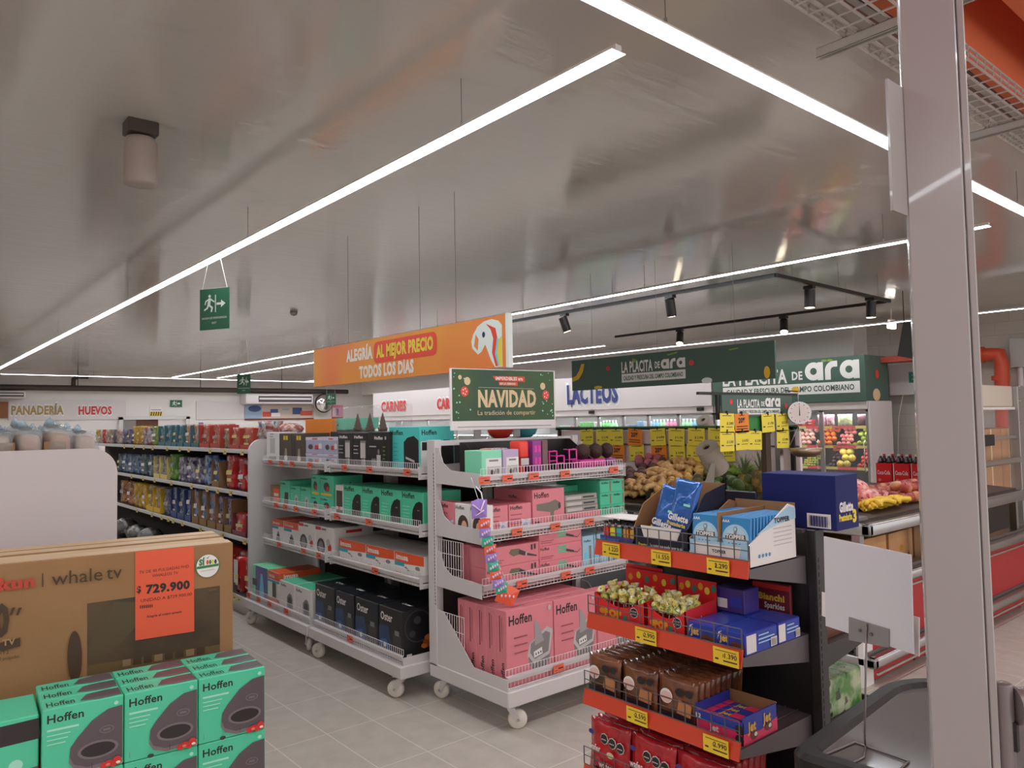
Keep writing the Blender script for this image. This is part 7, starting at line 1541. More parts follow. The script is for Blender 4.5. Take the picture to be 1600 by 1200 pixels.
# pineapple
pm = bump(mottle(mat('pineapple_skin', (150, 118, 56), .7, k=1.4), (100, 84, 44), 30, k=1.4), 60, .8); pl_ = mat('pineapple_leaf', (104, 116, 74), .5, k=1.4)
for i, (u, v) in enumerate(((1190, 752), (1164, 758))):
    q = onx(u, v, 4.95)
    o = empty('pineapple', q, ['pineapple with spiky crown behind the blue carton', 'pineapple lower down beside the one with the tall crown'][i], 'fruit', 'pineapples on the island')
    mb = MB(); mb.lathe([(0, -.1), (.05, -.09), (.07, -.03), (.068, .03), (.045, .075), (0, .085)], pm, 14); mb.build('body', o)
    mb = MB()
    for k in range(16):
        t = k*2.4; r0 = .012+.018*(k/16); h_ = .16-.005*k; out = .02+.006*k
        d = Vector((math.cos(t), math.sin(t), 0)); s_ = Vector((-d.y, d.x, 0))*.009
        p0, p1, p2 = d*r0*.5+Z*.08, d*(out*.7)+Z*(.08+h_*.6), d*(out*1.5)+Z*(.08+h_*(1.0 if k < 9 else .75))
        mb.add([p0-s_, p0+s_, p1+s_*.8, p1-s_*.8, p2, p0+d*.004, p1+d*.004], [(0, 1, 2, 3), (3, 2, 4), (0, 3, 6, 5), (1, 5, 6, 2), (3, 4, 6), (2, 6, 4)], pl_)
    mb.build('crown', o)
# front heaps: bagged onions, bananas, apples
netp = film_mat('net_pink', (196, 116, 112), (216, 166, 156), (176, 44, 66), 26)
apm = mottle(mat('apple_red', (140, 40, 38), .3, k=1.1), (180, 92, 66), 9, .45, .7, k=1.2); apm2 = mottle(mat('apple_blush', (196, 140, 100), .3, k=1.2), (160, 62, 54), 9, .4, .6, k=1.2)
banm = mottle(mat('banana_yellow', (216, 178, 50), .45, k=1.5), (196, 160, 50), 12, k=1.5)
rs = random.Random(21); k = 0
mb = MB(); mb.prism([(IY+.06, .955), (2.95, .955), (2.95, 1.02), (IY+.06, .97)], (IX0+.05, 0, 0), Y, Z, X, IX1-IX0-.05, woodd); IB(mb, 'sloped_bed')
bun = [fruit_mesh(0, banm, 'banana', s) for s in range(1)][0]
def fz(y): return .97+(y-IY-.06)*.06
nb = 0
for (u, v) in ((1352, 795), (1362, 790), (1375, 797), (1384, 794), (1372, 804), (1390, 801), (1398, 803), (1360, 800)):
    q = ony(u, v, 2.28+.05*((805-v)/8))
    o = empty('banana_bunch', (q.x, q.y, max(q.z, fz(q.y)+.03)), 'yellow banana bunch at the front corner of the island, %s' % nth(nb, 8, 'front'), 'fruit', 'banana bunches on the island', rs.uniform(-.3, .3)); nb += 1
    for f in range(4): put(bun, 'banana', o, (.0, -.03*f+.02, .012*f-.01), rot=(rs.uniform(-.3, .3), 0, rs.uniform(-.12, .12)))
apples = [fruit_mesh(.04, apm, 'apple', 1), fruit_mesh(.04, apm, 'apple', 2), fruit_mesh(.042, apm2, 'apple', 3)]
n_ = 0
for r in range(5):
    for c in range(16):
        y = 2.30+.085*r; x = 5.42+.088*c+(.04 if r % 2 else 0)
        for l in range(2):
            if l and (c < 1 or r > 1): continue
            o = put(apples[(r*3+c+l) % 3], 'apple', None, (x+.03*l, y+.03*l, fz(y)+.045+.062*l), rot=(rs.uniform(-.5, .5), rs.uniform(-.5, .5), rs.uniform(0, 6))); tag(o, 'red apple in the heap behind the bananas next to the white pole', 'fruit', 'red apples on the island')
for i, (u, v, s) in enumerate(((1310, 768, .085), (1330, 762, .09), (1345, 775, .09), (1362, 776, .085), (1378, 780, .085), (1352, 786, .07), (1375, 786, .07), (1392, 786, .075), (1322, 772, .08))):
    q = ony(u, v, 2.52-.05*(i % 3)); mb = MB(); mb.ell((0, 0, 0), (s*1.2, s, s*.7), netp, 12, 8)
    o = mb.build('netted_bag', None, q, rs.uniform(0, 3)); tag(o, 'pink netted bag of onions, %s, in the heap behind the bananas' % nth(i, 9), 'bag', 'pink netted bags of onions')
# price cards on the rail over the island
def big_card(x, y, z, w, h, m, label, pct=False, face='x', tilt=0.0, price='$ 3.200'):
    mb = MB(); u, n = ((-Y, -X) if face == 'x' else (X, -Y)); c = Vector((0, 0, 0))
    mb.prism([(-w/2, -h/2), (w/2, -h/2), (w/2, h/2), (-w/2, h/2)], c, u, Z, n, .002, m); q = n*.0028
    def bar(a, b, c_, d): mb.poly([q+u*(w*a)+Z*(h*b), q+u*(w*c_)+Z*(h*b), q+u*(w*c_)+Z*(h*d), q+u*(w*a)+Z*(h*d)], ink)
    if pct: mb.text('20%', q-u*(w*.26)+Z*(h*.02), u, Z, h*.26, ink, bold=.05, wid=w*.5); bar(-.4, -.2, .4, -.15); bar(-.4, -.33, .4, -.28); bar(-.2, .38, .2, .41)
    else: bar(-.35, .36, .3, .39); mb.text(price, q+u*(w*.42)-Z*(h*.08), u, Z, h*.13, ink, align='r', bold=.02); bar(-.42, -.22, -.25, -.16); bar(-.1, -.22, .36, -.19)
    mb.box(-.006, .006, -.006, .006, h/2-.01, h/2+.015, black)
    tag(mb.build('price_card', None, (x, y, z), rot=(tilt if face == 'x' else 0, tilt if face == 'y' else 0, 0)), label, 'price card', 'price cards over the island')
cy = mat('card_yellow', (240, 218, 66), .5, k=1.65); co = mat('card_orange', (236, 76, 70), .5, k=1.65)
up = [(917, 0, '$ 4.150'), (942, 0, '$ 3.190'), (963, 0, '$ 3.890'), (992, 1, ''), (1028, 0, '$ 4.990'), (1057, 0, '$ 5.190'), (1088, 0, '$ 2.990'), (1120, 0, '$ 3.490')]
lo = [(936, 0, '$ 2.150'), (965, 1, ''), (995, 0, '$ 2.790'), (1030, 1, ''), (1058, 0, '$ 3.290'), (1086, 0, '$ 2.450'), (1134, 0, '$ 3.200'), (1112, 0, '$ 1.990')]
for row, lst, v in ((0, up, 683), (1, lo, 707)):
    for i, (u, o_, pr_) in enumerate(lst):
        x = 5.195 if row == 0 else 5.205; z = onx(u, v, x).z
        big_card(x, py(u, v, x), z, .165, .145, co if o_ else cy, '%s price card in the %s row over the island, %s' % ('orange 20%' if o_ else 'yellow', ['upper', 'lower'][row], nth(i, 8)), bool(o_), 'x', random.uniform(-.07, .07), pr_)
# signpost with the small LA PLACITA sign
SY = 2.9
e = empty('produce_sign_post', (4.74, SY, .955), 'dark post carrying the small green LA PLACITA DE ara sign', 'sign')
postb = mat('post_brown', (62, 44, 36), .5, k=1.2)
a, b_ = ony(1125, 617, SY), ony(1236, 650, SY); c_ = ony(1092, 615, SY); d_ = ony(1246, 613, SY)
def loc_(x, z): return (x-4.74, z-.955)
mb = MB(); mb.box(-.03, .03, -.0, .04, 0, a.z-.955, postb).box(-.035, .035, -.006, .046, b_.z-.955-.12, b_.z-.955-.04, black); mb.build('post', e)
mb = MB(); mb.box(c_.x-4.74, d_.x-4.74, 0, .02, a.z-.955, a.z-.955+.018, black).box(a.x-4.74-.03, a.x-4.74, 0, .02, a.z-.955-.16, a.z-.955, black); mb.build('crossbar', e)
W3, H3 = b_.x-a.x, a.z-b_.z
mb = MB(); mb.box(a.x-4.74, b_.x-4.74, -.012, -.002, b_.z-.955, a.z-.955, gb); mb.build('board', e)
mb = MB(); o = Vector((a.x-4.74, -.0125, b_.z-.955)); placita(mb, o+X*(W3*.2)+Z*(H3*.1), X, Z, -Y, W3*.62, H3*.8)
blob(mb, o+X*(W3*.12)+Z*(H3*.68)-Y*.001, X, Z, .018, .018, tom); blob(mb, o+X*(W3*.9)+Z*(H3*.5)-Y*.001, X, Z, .018, .02, tom); blob(mb, o+X*(W3*.94)+Z*(H3*.06)-Y*.001, X, Z, .03, .02, gold); mb.build('lettering', e)
mb = MB(); mb.box(-.26, .0, -.01, -.002, b_.z-.955-.09, b_.z-.955, mat('card_green', (44, 110, 50), .5, k=1.4)); mb.build('green_card', e)
for i, (u, v, o_, pr_) in enumerate(((1136, 661, 0, '$ 2.890'), (1159, 661, 1, ''), (1200, 661, 0, '$ 1.750'), (1222, 660, 0, '$ 2.750'), (1136, 690, 0, '$ 2.350'), (1160, 688, 0, '$ 4.050'), (1180, 688, 0, '$ 3.350'), (1223, 686, 0, '$ 1.990'))):
    q = ony(u, v, SY-.03)
    big_card(q.x, q.y, q.z, .155 if not o_ else .16, .125, co if o_ else cy, '%s card on the dark signpost, %s row, %s' % ('orange 20%' if o_ else 'yellow', 'upper' if i < 4 else 'lower', nth(i % 4, 4)), bool(o_), 'y', random.uniform(-.04, .04), pr_)
q = ony(1223, 745, SY); mb = MB(); mb.box(q.x-.022, q.x+.022, SY+.002, SY+.04, .955, d_.z-.02, steel); tag(mb.build('steel_post'), 'slim steel post behind the cards beside the hanging scale', 'post')
for row, zz in ((0, ony(1180, 650, SY).z), (1, ony(1180, 676, SY).z)):
    mb = MB(); mb.box(a.x-.02, d_.x, SY-.026, SY-.02, zz, zz+.006, wdark); tag(mb.build('card_wire'), 'thin wire carrying the %s cards on the dark signpost' % ['upper', 'lower'][row], 'wire')
# hanging scale
q = ony(1248, 645, SY-.1); dz = mat('dial_face', (190, 176, 172), .35, k=1.5)
e = empty('hanging_scale', q, 'round hanging dial scale with steel pan beside the green sign', 'scale', rz=R(-50))
mb = MB(); mb.cyl((0, .03, 0), (0, -.03, 0), .078, steel, 26); mb.build('housing', e)
mb = MB(); mb.poly([(.068*math.cos(-t*.25), -.0305, .068*math.sin(-t*.25)) for t in range(25)], dz)
mb.poly([(-.004, -.0312, -.02), (.004, -.0312, -.02), (.001, -.0312, .05), (-.001, -.0312, .05)], ink)
for t in range(12): c, s = math.cos(t*.5236), math.sin(t*.5236); mb.poly([(.056*c-.002*s, -.031, .056*s+.002*c), (.056*c+.002*s, -.031, .056*s-.002*c), (.065*c+.002*s, -.031, .065*s-.002*c), (.065*c-.002*s, -.031, .065*s+.002*c)], ink)
mb.build('dial', e)
qb = ony(1265, 718, SY-.1)-q
mb = MB(); mb.lathe([(0, -.03), (.06, -.025), (.1, .0), (.115, .035)], mat('pan_steel', (170, 150, 130), .3, .8), 20, c=(qb.x*.3, 0, qb.z+.05)); mb.build('pan', e)
mb = MB(); cx, cz = qb.x*.3, qb.z+.085
for sx in (-1, 1): mb.tube([(0, 0, -.08), (cx+sx*.112, 0, cz)], .002, steel, 5)
mb.tube([(0, 0, .078), (.0, .0, d_.z-q.z+.0)], .003, steel, 5).tube([(0, 0, d_.z-q.z), (-.0766, .0643, d_.z-q.z+.01)], .004, black, 5); mb.build('chain', e)
# rolls of produce bags on their stands
rollm = bump(mat('roll_grey', (140, 130, 118), .55, k=1.5), 30, .15, stretch=(1, 1, 6)); core = mat('core_tan', (176, 150, 110), .7, k=1.4)
def bag_roll(px, py_, x, rad, ln, label, tail):
    c = onx(px, py_, x); e = empty('bag_roll', c, label, 'bag roll', 'rolls of produce bags')
    ax = (RT*.5-UP*.75+FW*.4).normalized()
    a_ = -ax*(ln/2); b_ = ax*(ln/2)
    mb = MB(); mb.cyl(a_, b_, rad, rollm, 24, caps=False); d = ax.orthogonal().normalized(); d2 = ax.cross(d)
    for p, sgn in ((a_, -1), (b_, 1)):
        n = 24; o1 = [p+(d*math.cos(2*math.pi*i/n)+d2*math.sin(2*math.pi*i/n))*rad for i in range(n)]; o2 = [p+(d*math.cos(2*math.pi*i/n)+d2*math.sin(2*math.pi*i/n))*rad*.32 for i in range(n)]
        mb.add(o1+o2, [(i, (i+1) % n, n+(i+1) % n, n+i) if sgn > 0 else (n+i, n+(i+1) % n, (i+1) % n, i) for i in range(n)], rollm)
    mb.build('roll', e); mb = MB(); mb.cyl(a_*1.02, b_*1.02, rad*.33, core, 16, caps=False).cyl(a_*.95, b_*.95, rad*.22, black, 12); mb.build('core', e)
    if tail:
        mb = MB(); q0, q1, q2, q3 = [onx(u, v, x-.04)-c for u, v in ((1108, 722), (1114, 722), (1115, 764), (1098, 764))]
        t0 = FW*-.06; mb.add([q0+t0, q1+t0, q2, q3, q0+t0+FW*.004, q1+t0+FW*.004, q2+FW*.004, q3+FW*.004], [(0, 3, 2, 1), (4, 5, 6, 7), (0, 4, 7, 3), (1, 2, 6, 5), (0, 1, 5, 4), (3, 7, 6, 2)], mat('bag_tail', (150, 146, 134), .5, k=1.5)); mb.build('loose_bag', e)
    mb = MB(); mb.tube([(0, 0, 0), (0.0, .0, -.1), (.15, 0, -.14), (.15, 0, .96-c.z)], .008, black, 6); mb.build('stand', e)
bag_roll(1113, 716, 4.42, .078, .21, 'large grey roll of produce bags with its tail hanging down', True)
bag_roll(1103, 664, 5.35, .062, .12, 'smaller grey bag roll seen above the yellow cards', False)

# ================================================================ WALL FRIDGES
FXX = 12.0
glassm = mat('glass', (235, 240, 240), .02, alpha=.06, spec=.6); frl = mat('fridge_lamp', (255, 255, 255), .4, emit=(250, 252, 255), es=32)
frl2 = mat('fridge_shelf_lamp', (255, 255, 255), .4, emit=(255, 250, 248), es=16); fsteel = mat('fridge_steel', (150, 146, 144), .3, .5, k=1.3); fin = mat('fridge_inside', (170, 172, 172), .5, k=1.4); stripr = mat('strip_red', (206, 76, 86), .5, k=1.5); stripy = mat('strip_yellow', (226, 206, 120), .5, k=1.5)
def fridge(y0, y1, label, shelves, mull, headm, back=None, hz0=1.82, hz1=2.55, bump_w=.75, shelf_strip=None):
    L0 = Vector((FXX, (y0+y1)/2, 0)); e = empty('wall_fridge', L0, label, 'fridge'); inv = Matrix.Translation(-L0)
    def B(mb, name): o = mb.build(name, e); o.matrix_parent_inverse = inv; return o
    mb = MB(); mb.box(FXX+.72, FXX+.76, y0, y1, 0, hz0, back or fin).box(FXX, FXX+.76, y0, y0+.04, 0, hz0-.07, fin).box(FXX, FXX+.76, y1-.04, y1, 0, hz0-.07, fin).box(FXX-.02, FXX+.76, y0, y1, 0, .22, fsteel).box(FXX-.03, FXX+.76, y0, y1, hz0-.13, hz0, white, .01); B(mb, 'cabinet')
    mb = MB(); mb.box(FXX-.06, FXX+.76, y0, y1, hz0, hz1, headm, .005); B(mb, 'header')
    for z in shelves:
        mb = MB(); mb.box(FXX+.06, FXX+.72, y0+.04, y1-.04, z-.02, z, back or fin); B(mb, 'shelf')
        mb = MB(); mb.box(FXX+.09, FXX+.12, y0+.05, y1-.05, z-.03, z-.0205, frl2); B(mb, 'shelf_lamp')
        if shelf_strip:
            mb = MB(); yq = y0+.04; k = 0
            while yq < y1-.05:
                L_ = .32 if k % 2 else .2; mb.box(FXX+.05, FXX+.058, yq, min(yq+L_, y1-.04), z-.03, z+.015, stripr if k % 2 else stripy); yq += L_; k += 1
            B(mb, 'price_strip')
    mb = MB(); mb.box(FXX+.1, FXX+.13, y0+.05, y1-.05, hz0-.16, hz0-.14, frl); B(mb, 'lamp')
    ms = [y0]+mull+[y1]
    for a_, b2_ in zip(ms[:-1], ms[1:]):
        mb = MB()
        for yq in (a_, b2_-.035): mb.box(FXX-.015, FXX+.02, yq, yq+.035, .22, hz0-.13, fsteel)
        mb.box(FXX-.015, FXX+.02, a_, b2_, .22, .27, fsteel).box(FXX-.015, FXX+.02, a_, b2_, hz0-.165, hz0-.13, fsteel); d_ = B(mb, 'door_frame')
        mb = MB(); mb.box(FXX-.001, FXX+.004, a_+.035, b2_-.035, .27, hz0-.165, glassm); o = mb.build('glass_pane', d_)
        o.matrix_parent_inverse = Matrix()
        mb = MB(); yh = a_+.06; mb.tube([(FXX-.02, yh, .7), (FXX-.06, yh, .75), (FXX-.06, yh, 1.15), (FXX-.02, yh, 1.2)], .008, chrome, 6); o = mb.build('handle', d_); o.matrix_parent_inverse = Matrix()
    return e, B
def fy(u, v=680): return py(u, v, FXX)
# dairy and meat fridges
dm = sorted(fy(u) for u in (900, 936, 975, 1014, 1061))
e, B = fridge(8.45, 13.75, 'white dairy wall fridge with LACTEOS header', [1.284, .93, .53], dm, white, back=mat('fridge_mid', (128, 128, 126), .5, k=1.2))
q0, q1 = onx(886, 604, FXX-.07), onx(966, 627, FXX-.07); hgt = .40
lb_ = mat('letter_navy', (52, 58, 112), .45, k=1.4)
mb = MB(); o = Vector((FXX-.062, q0.y, q1.z)); mb.text('LÁCTEOS', o-X*.0+Y*.05-Z*.03, -Y, Z, hgt+.06, signw, wid=q0.y-q1.y+.1, bold=.09); mb.text('LÁCTEOS', o-X*.02, -Y, Z, hgt, lb_, wid=q0.y-q1.y, bold=.05); B(mb, 'lettering')
mb = MB()
for u in (927, 1097): y = fy(u, 637); mb.box(FXX-.09, FXX-.03, y-.06, y+.06, hz if False else 1.735, 1.80, black)
B(mb, 'latch')
e, B = fridge(13.8, 20.95, 'white meat wall fridge with CARNES header', [1.284, .93, .53], [15.2, 16.6, 18, 19.4], white, back=mat('fridge_mid', (128, 128, 126), .5, k=1.2))
q0, q1 = onx(596, 625, FXX-.07), onx(635, 641, FXX-.07)
for (ua, ub) in ((596, 635), (683, 722)):
    ya, yb_ = py(ua, 632, FXX-.07), py(ub, 632, FXX-.07); mb = MB(); o = Vector((FXX-.062, ya, q1.z))
    mb.text('CARNES', o+Y*.05-Z*.03, -Y, Z, .34, signw, wid=ya-yb_+.1, bold=.09); mb.text('CARNES', o-X*.02, -Y, Z, .28, redl, wid=ya-yb_, bold=.05); B(mb, 'lettering')
# goods in the dairy fridge
mlk = {'white': mat('carton_milk', (206, 210, 214), .4, k=1.5), 'green': mat('bottle_green', (96, 170, 96), .35, k=1.5), 'blue': mat('bottle_blue', (110, 160, 196), .35, k=1.5), 'pink': mat('bottle_pink', (206, 120, 150), .35, k=1.5), 'mint': mat('bottle_mint', (140, 190, 150), .35, k=1.5), 'tan': mat('pack_tan', (170, 130, 96), .5, k=1.4), 'red': redl}
def bottle(c, cap, h=.30, r=.042):
    mb = MB(); mb.lathe([(0, 0), (r, 0), (r, h*.62), (r*.86, h*.72), (r*.42, h*.88), (r*.42, h*.93), (0, h*.93)], c, 10).lathe([(r*.46, h*.92), (r*.46, h), (0, h)], cap, 8).lathe([(r*1.01, h*.2), (r*1.01, h*.5)], mlk['white'], 10); return mb.mesh('bottle')
def tub(c, h=.1): return MB().lathe([(0, 0), (.04, 0), (.048, h*.9), (.05, h*.9), (.05, h), (0, h)], c, 12).mesh('tub')
bottles = {k: bottle(mlk[k], mlk['white'] if k != 'white' else mlk['green']) for k in ('white', 'green', 'blue', 'pink', 'mint')}
cart = {k: carton(.08, .075, .27, mlk[k], front=[('r', .005, .05, .07, .13, mlk['white'] if k != 'white' else mlk['blue'])]).mesh('carton') for k in ('white', 'green', 'blue')}
y = 12.45; i = 0; secs = [(868, 900, 'tub', ['white', 'pink']), (900, 934, 'cart', ['green', 'green', 'white']), (934, 962, 'bottle', ['green', 'mint']), (962, 990, 'tub2', ['white', 'blue']), (990, 1012, 'cart', ['blue', 'white']), (1012, 1058, 'bottle', ['blue', 'mint', 'pink', 'pink']), (1058, 1112, 'bottle', ['mint', 'blue', 'white', 'pink'])]
zsh = 1.2845
for (ua, ub, kind, cs) in secs:
    ya, yb_ = fy(ua, 665), fy(ub, 665); n = int((ya-yb_)/.088)
    for k in range(n):
        c = cs[k*len(cs)//max(1, n)]; yy_ = ya-.05-.088*k
        if any(abs(yy_-m_) < .0 for m_ in dm): continue
        loc = (FXX+.14, yy_, zsh)
        if kind == 'bottle': o = put(bottles[c], 'milk_bottle', None, loc); lab = '%s drink bottle in the dairy fridge, %s in its bay'
        elif kind == 'cart': o = put(cart[c], 'milk_carton', None, loc, FX); o.location.x = FXX+.1; lab = '%s milk carton in the dairy fridge, %s in its bay'
        else:
            if 'tubmesh' not in globals(): tubmesh = {}
            if c not in tubmesh: tubmesh[c] = tub(mlk[c])
            o = put(tubmesh[c], 'yogurt_tub', None, loc); lab = '%s yogurt tub in the dairy fridge, %s in its bay'
            o2 = put(tubmesh[c], 'yogurt_tub', None, (loc[0], loc[1], loc[2]+.1005)); tag(o2, 'upper '+lab % (c, nth(k, n)), 'dairy', 'dairy goods behind glass')
        tag(o, lab % (c, nth(k, n)), 'dairy', 'dairy goods behind glass')
# produce fridge with green header
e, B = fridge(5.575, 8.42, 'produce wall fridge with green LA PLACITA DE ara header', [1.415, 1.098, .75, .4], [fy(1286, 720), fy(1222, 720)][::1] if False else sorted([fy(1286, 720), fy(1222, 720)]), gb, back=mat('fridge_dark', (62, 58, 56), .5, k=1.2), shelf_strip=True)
mb = MB(); u_, v_ = -Y, Z; yl = py(1126, 600, FXX-.06)
qa, qb2 = onx(1130, 620, FXX-.062), onx(1347, 590, FXX-.062)
oL = Vector((FXX-.062, qa.y, 1.96)); placita(mb, oL, u_, v_, -X, qa.y-qb2.y, .51)
for k in range(2): blob(mb, Vector((FXX-.063, 6.24-.1*k, 2.5)), u_, v_, .05, .02, leafm)
blob(mb, Vector((FXX-.066, 6.76, 2.05)), u_, v_, .07, .05, mustard)
B(mb, 'lettering')
mb = MB(); blob(mb, Vector((FXX+.35, 5.57, 2.25)), X, Z, .06, .07, tom); blob(mb, Vector((FXX+.3, 5.569, 1.92)), X, Z, .13, .10, gold); B(mb, 'side_print')
mb = MB(); mb.box(FXX-.02, FXX+.76, 5.54, 5.573, 0, 1.82, white, .004); B(mb, 'end_wall')
def fill(name, label, group, us, z, mats, r, rows, kind='ell', cat='fruit', h=None):
    ya, yb_ = fy(us[0], 700), fy(us[1], 700); n = max(1, int((ya-yb_)/(r*2)))
    ms_ = [fruit_mesh(r if kind == 'apple' else (r, r, r*.95), m_, kind, k) for k, m_ in enumerate(mats)]
    rs_ = random.Random(int(us[0]))
    for row in range(rows):
        for k in range(n):
            o = put(ms_[rs_.randrange(len(ms_))], name, None, (FXX+.12+.06*row+.02*rs_.random(), ya-r-2*r*k-(r if row % 2 else 0)+.01*rs_.uniform(-1, 1), z+r+row*r*1.6), rot=(rs_.uniform(-.6, .6), rs_.uniform(-.6, .6), rs_.uniform(0, 6)))
            tag(o, label, cat, group)
orm = bump(mat('orange_fruit', (226, 120, 36), .5, k=1.5), 60, .1); mush = mat('mushroom', (216, 176, 160), .5, k=1.5); mush2 = mat('mushroom_pink', (206, 140, 130), .5, k=1.5); gapp = mat('apple_green', (150, 166, 66), .35, k=1.5); mango = mottle(mat('mango', (206, 180, 76), .4, k=1.5), (160, 160, 70), 7, k=1.5); tomf = mat('tomato', (206, 72, 56), .3, k=1.5); plum = mat('plum', (70, 44, 56), .3, k=1.3); pinkf = mat('peach_pink', (196, 110, 110), .4, k=1.5); lett = bump(mottle(mat('lettuce', (150, 170, 110), .5, k=1.5), (206, 214, 190), 20, k=1.5), 40, .8)
fill('garlic_bulb', 'pale garlic bulb on the middle shelf of the produce fridge', 'garlic bulbs in the produce fridge', (1239, 1268), 1.0985, [mush, mush2], .045, 4, cat='vegetable')
fill('orange', 'orange on the middle shelf of the produce fridge', 'oranges in the produce fridge', (1271, 1298), 1.0985, [orm], .045, 4)
fill('peach', 'pink peach on the middle shelf of the produce fridge', 'peaches in the produce fridge', (1302, 1328), 1.0985, [pinkf, mush2], .038, 5)
fill('green_apple', 'green apple on the middle shelf of the produce fridge', 'green apples in the produce fridge', (1332, 1350), 1.0985, [gapp], .045, 4, 'apple')
fill('tomato', 'red tomato on the lower shelf of the produce fridge, left bay', 'tomatoes in the left bay of the fridge', (1211, 1234), .7505, [tomf], .038, 5, cat='vegetable')
fill('plum', 'dark plum on the lower shelf of the produce fridge', 'plums in the produce fridge', (1288, 1301), .7505, [plum], .034, 5)
fill('mango', 'yellow mango on the lower shelf of the produce fridge', 'mangoes in the produce fridge', (1300, 1330), .7505, [mango], .06, 4)
fill('tomato', 'red tomato on the lower shelf beside the mangoes', 'tomatoes beside the mangoes', (1333, 1350), .7505, [tomf], .038, 5, cat='vegetable')
fill('grape', 'yellow green grape in the lower left bay of the produce fridge', 'grapes in the produce fridge', (1244, 1268), .7505, [gapp, mango], .022, 5)
def bags(us, z, w, h, m, label, group):
    ya, yb_ = fy(us[0], 660), fy(us[1], 660); n = max(1, int((ya-yb_)/w))
    for k in range(n):
        o = pouch(w*.95, .08, h, m, int(us[0])+k).build('salad_bag', None, (FXX+.12, ya-w*(k+.5), z), FX); tag(o, label % nth(k, n), 'bag', group)
pinkw = film_mat('film_pink_white', (196, 130, 150), (220, 206, 210), (150, 80, 100), 12); darkpk = film_mat('film_dark_pink', (120, 76, 86), (80, 56, 66), (170, 140, 146), 12)
bags((1270, 1299), 1.4155, .15, .2, pinkw, 'pink and white bag on the top shelf of the produce fridge, %s', 'pink and white bags in the produce fridge')
bags((1301, 1326), 1.4155, .26, .2, lett, 'green salad bag on the top shelf of the produce fridge, %s', 'salad bags in the produce fridge')
bags((1332, 1350), 1.4155, .17, .2, darkpk, 'dark pink bag on the top shelf of the produce fridge, %s', 'dark pink bags in the produce fridge')
for i, u in enumerate((1240, 1250, 1260)):
    place(carton(.08, .1, .12, redl, front=[('r', .01, .05, .07, .07, boxw), ('r', .01, .09, .07, .11, boxw)]), 'berry_tray', FXX+.12, fy(u, 665), 1.4155, FX, 'red and white berry tray on top fridge shelf, %s' % nth(i, 3), 'tray', 'berry trays in the produce fridge')
for i, (u, c) in enumerate(((1200, 'white'), (1207, 'white'))):
    o = put(tub(mlk['mint'] if i else mlk['white'], .12), 'yogurt_tub', None, (FXX+.13, fy(u, 735), .7505)); tag(o, ['white tub in the left bay of the produce fridge', 'pale green tub in the left bay of the produce fridge'][i], 'tub')
for i, (u, v) in enumerate(((1305, 677), (1307, 710))):
    q = onx(u, v, FXX+.03); price_o = price_tag(None, (0, 0, 0), 'x', .12, .08, tagor, name='fridge_price_card'); price_o.location = (FXX+.046, q.y, [1.385, 1.065][i]); tag(price_o, ['orange price card on the upper strip of the produce fridge', 'orange price card on the lower strip of the produce fridge'][i], 'price card')

# ================================================================ RIGHT END: SOFT DRINKS, WALL SIGN, PIPES, GLASS COOLER
CXX = 9.6
def cyy(u, v=740): return py(u, v, CXX)
e = empty('drinks_shelf', (CXX, 3.9, 0), 'dark shelf of soft drinks between the produce fridge and the white pole', 'shelf')
inv = Matrix.Translation((-CXX, -3.9, 0))
zc = onx(1400, 757, CXX).z; zc2 = onx(1400, 800, CXX).z
ys1, ys0 = cyy(1363), cyy(1475)
for z in (zc, zc2-.08, .2):
    mb = MB(); mb.box(CXX, CXX+.5, ys0, ys1, z-.03, z, crate).box(CXX-.008, CXX, ys0, ys1, z-.04, z+.005, mat('rail_brown', (96, 60, 54), .5, k=1.3)); o = mb.build('shelf_board', e); o.matrix_parent_inverse = inv
for y in (ys0, ys1-.03):
    mb = MB(); mb.box(CXX+.45, CXX+.5, y, y+.03, 0, zc+.1, crate); o = mb.build('post', e); o.matrix_parent_inverse = inv
cola = mat('cola_dark', (40, 24, 22), .15, k=1.2); colar = mat('cola_red', (206, 28, 36), .35, k=1.55); capr = mat('cap_red', (206, 50, 60), .4, k=1.5)
hp = (onx(1380, 728, CXX).z-zc)
def sixpack(lab, y, z, w, h):
    e = empty('cola_six_pack', (CXX+.05, y, z), lab, 'drink pack', 'red cola packs', FX)
    mb = carton(w, .2, h, colar, front=[('t', 'Coca-Cola', w*.12, h*.45, h*.2, boxw, .02, w*.76), ('r', 0, 0, w*.05, h, boxw), ('e', w*.25, h*.18, w*.1, h*.07, mat('pale_red', (220, 120, 120), .4, k=1.4), 10)], bevel=.008); mb.build('wrap', e)
    for i in range(2):
        for j in range(2):
            mb = MB(); mb.lathe([(w*.2, h), (w*.19, h+.02), (w*.08, h+.07), (w*.07, h+.09), (0, h+.09)], cola, 12, c=(-w*.25+w*.5*i, .05+.1*j, 0)).lathe([(w*.085, h+.085), (w*.085, h+.11), (0, h+.11)], capr if j else boxw, 10, c=(-w*.25+w*.5*i, .05+.1*j, 0)); mb.build('bottle', e)
xs = [(1365, 1391), (1393, 1419), (1421, 1446)]
for i, (a_, b2_) in enumerate(xs):
    sixpack('red cola pack on the drinks shelf, %s' % nth(i, 3), (cyy(a_)+cyy(b2_))/2, zc, (cyy(a_)-cyy(b2_)), onx(1380, 724, CXX).z-zc)
cb_ = bottle(cola, capr, .3, .045)
for i in range(9):
    o = put(cb_, 'cola_bottle', None, (CXX+.36, cyy(1366)-.1*i, zc+.0)); tag(o, 'dark cola bottle with red cap behind the red packs, %s' % nth(i, 9), 'bottle', 'cola bottles behind the packs')
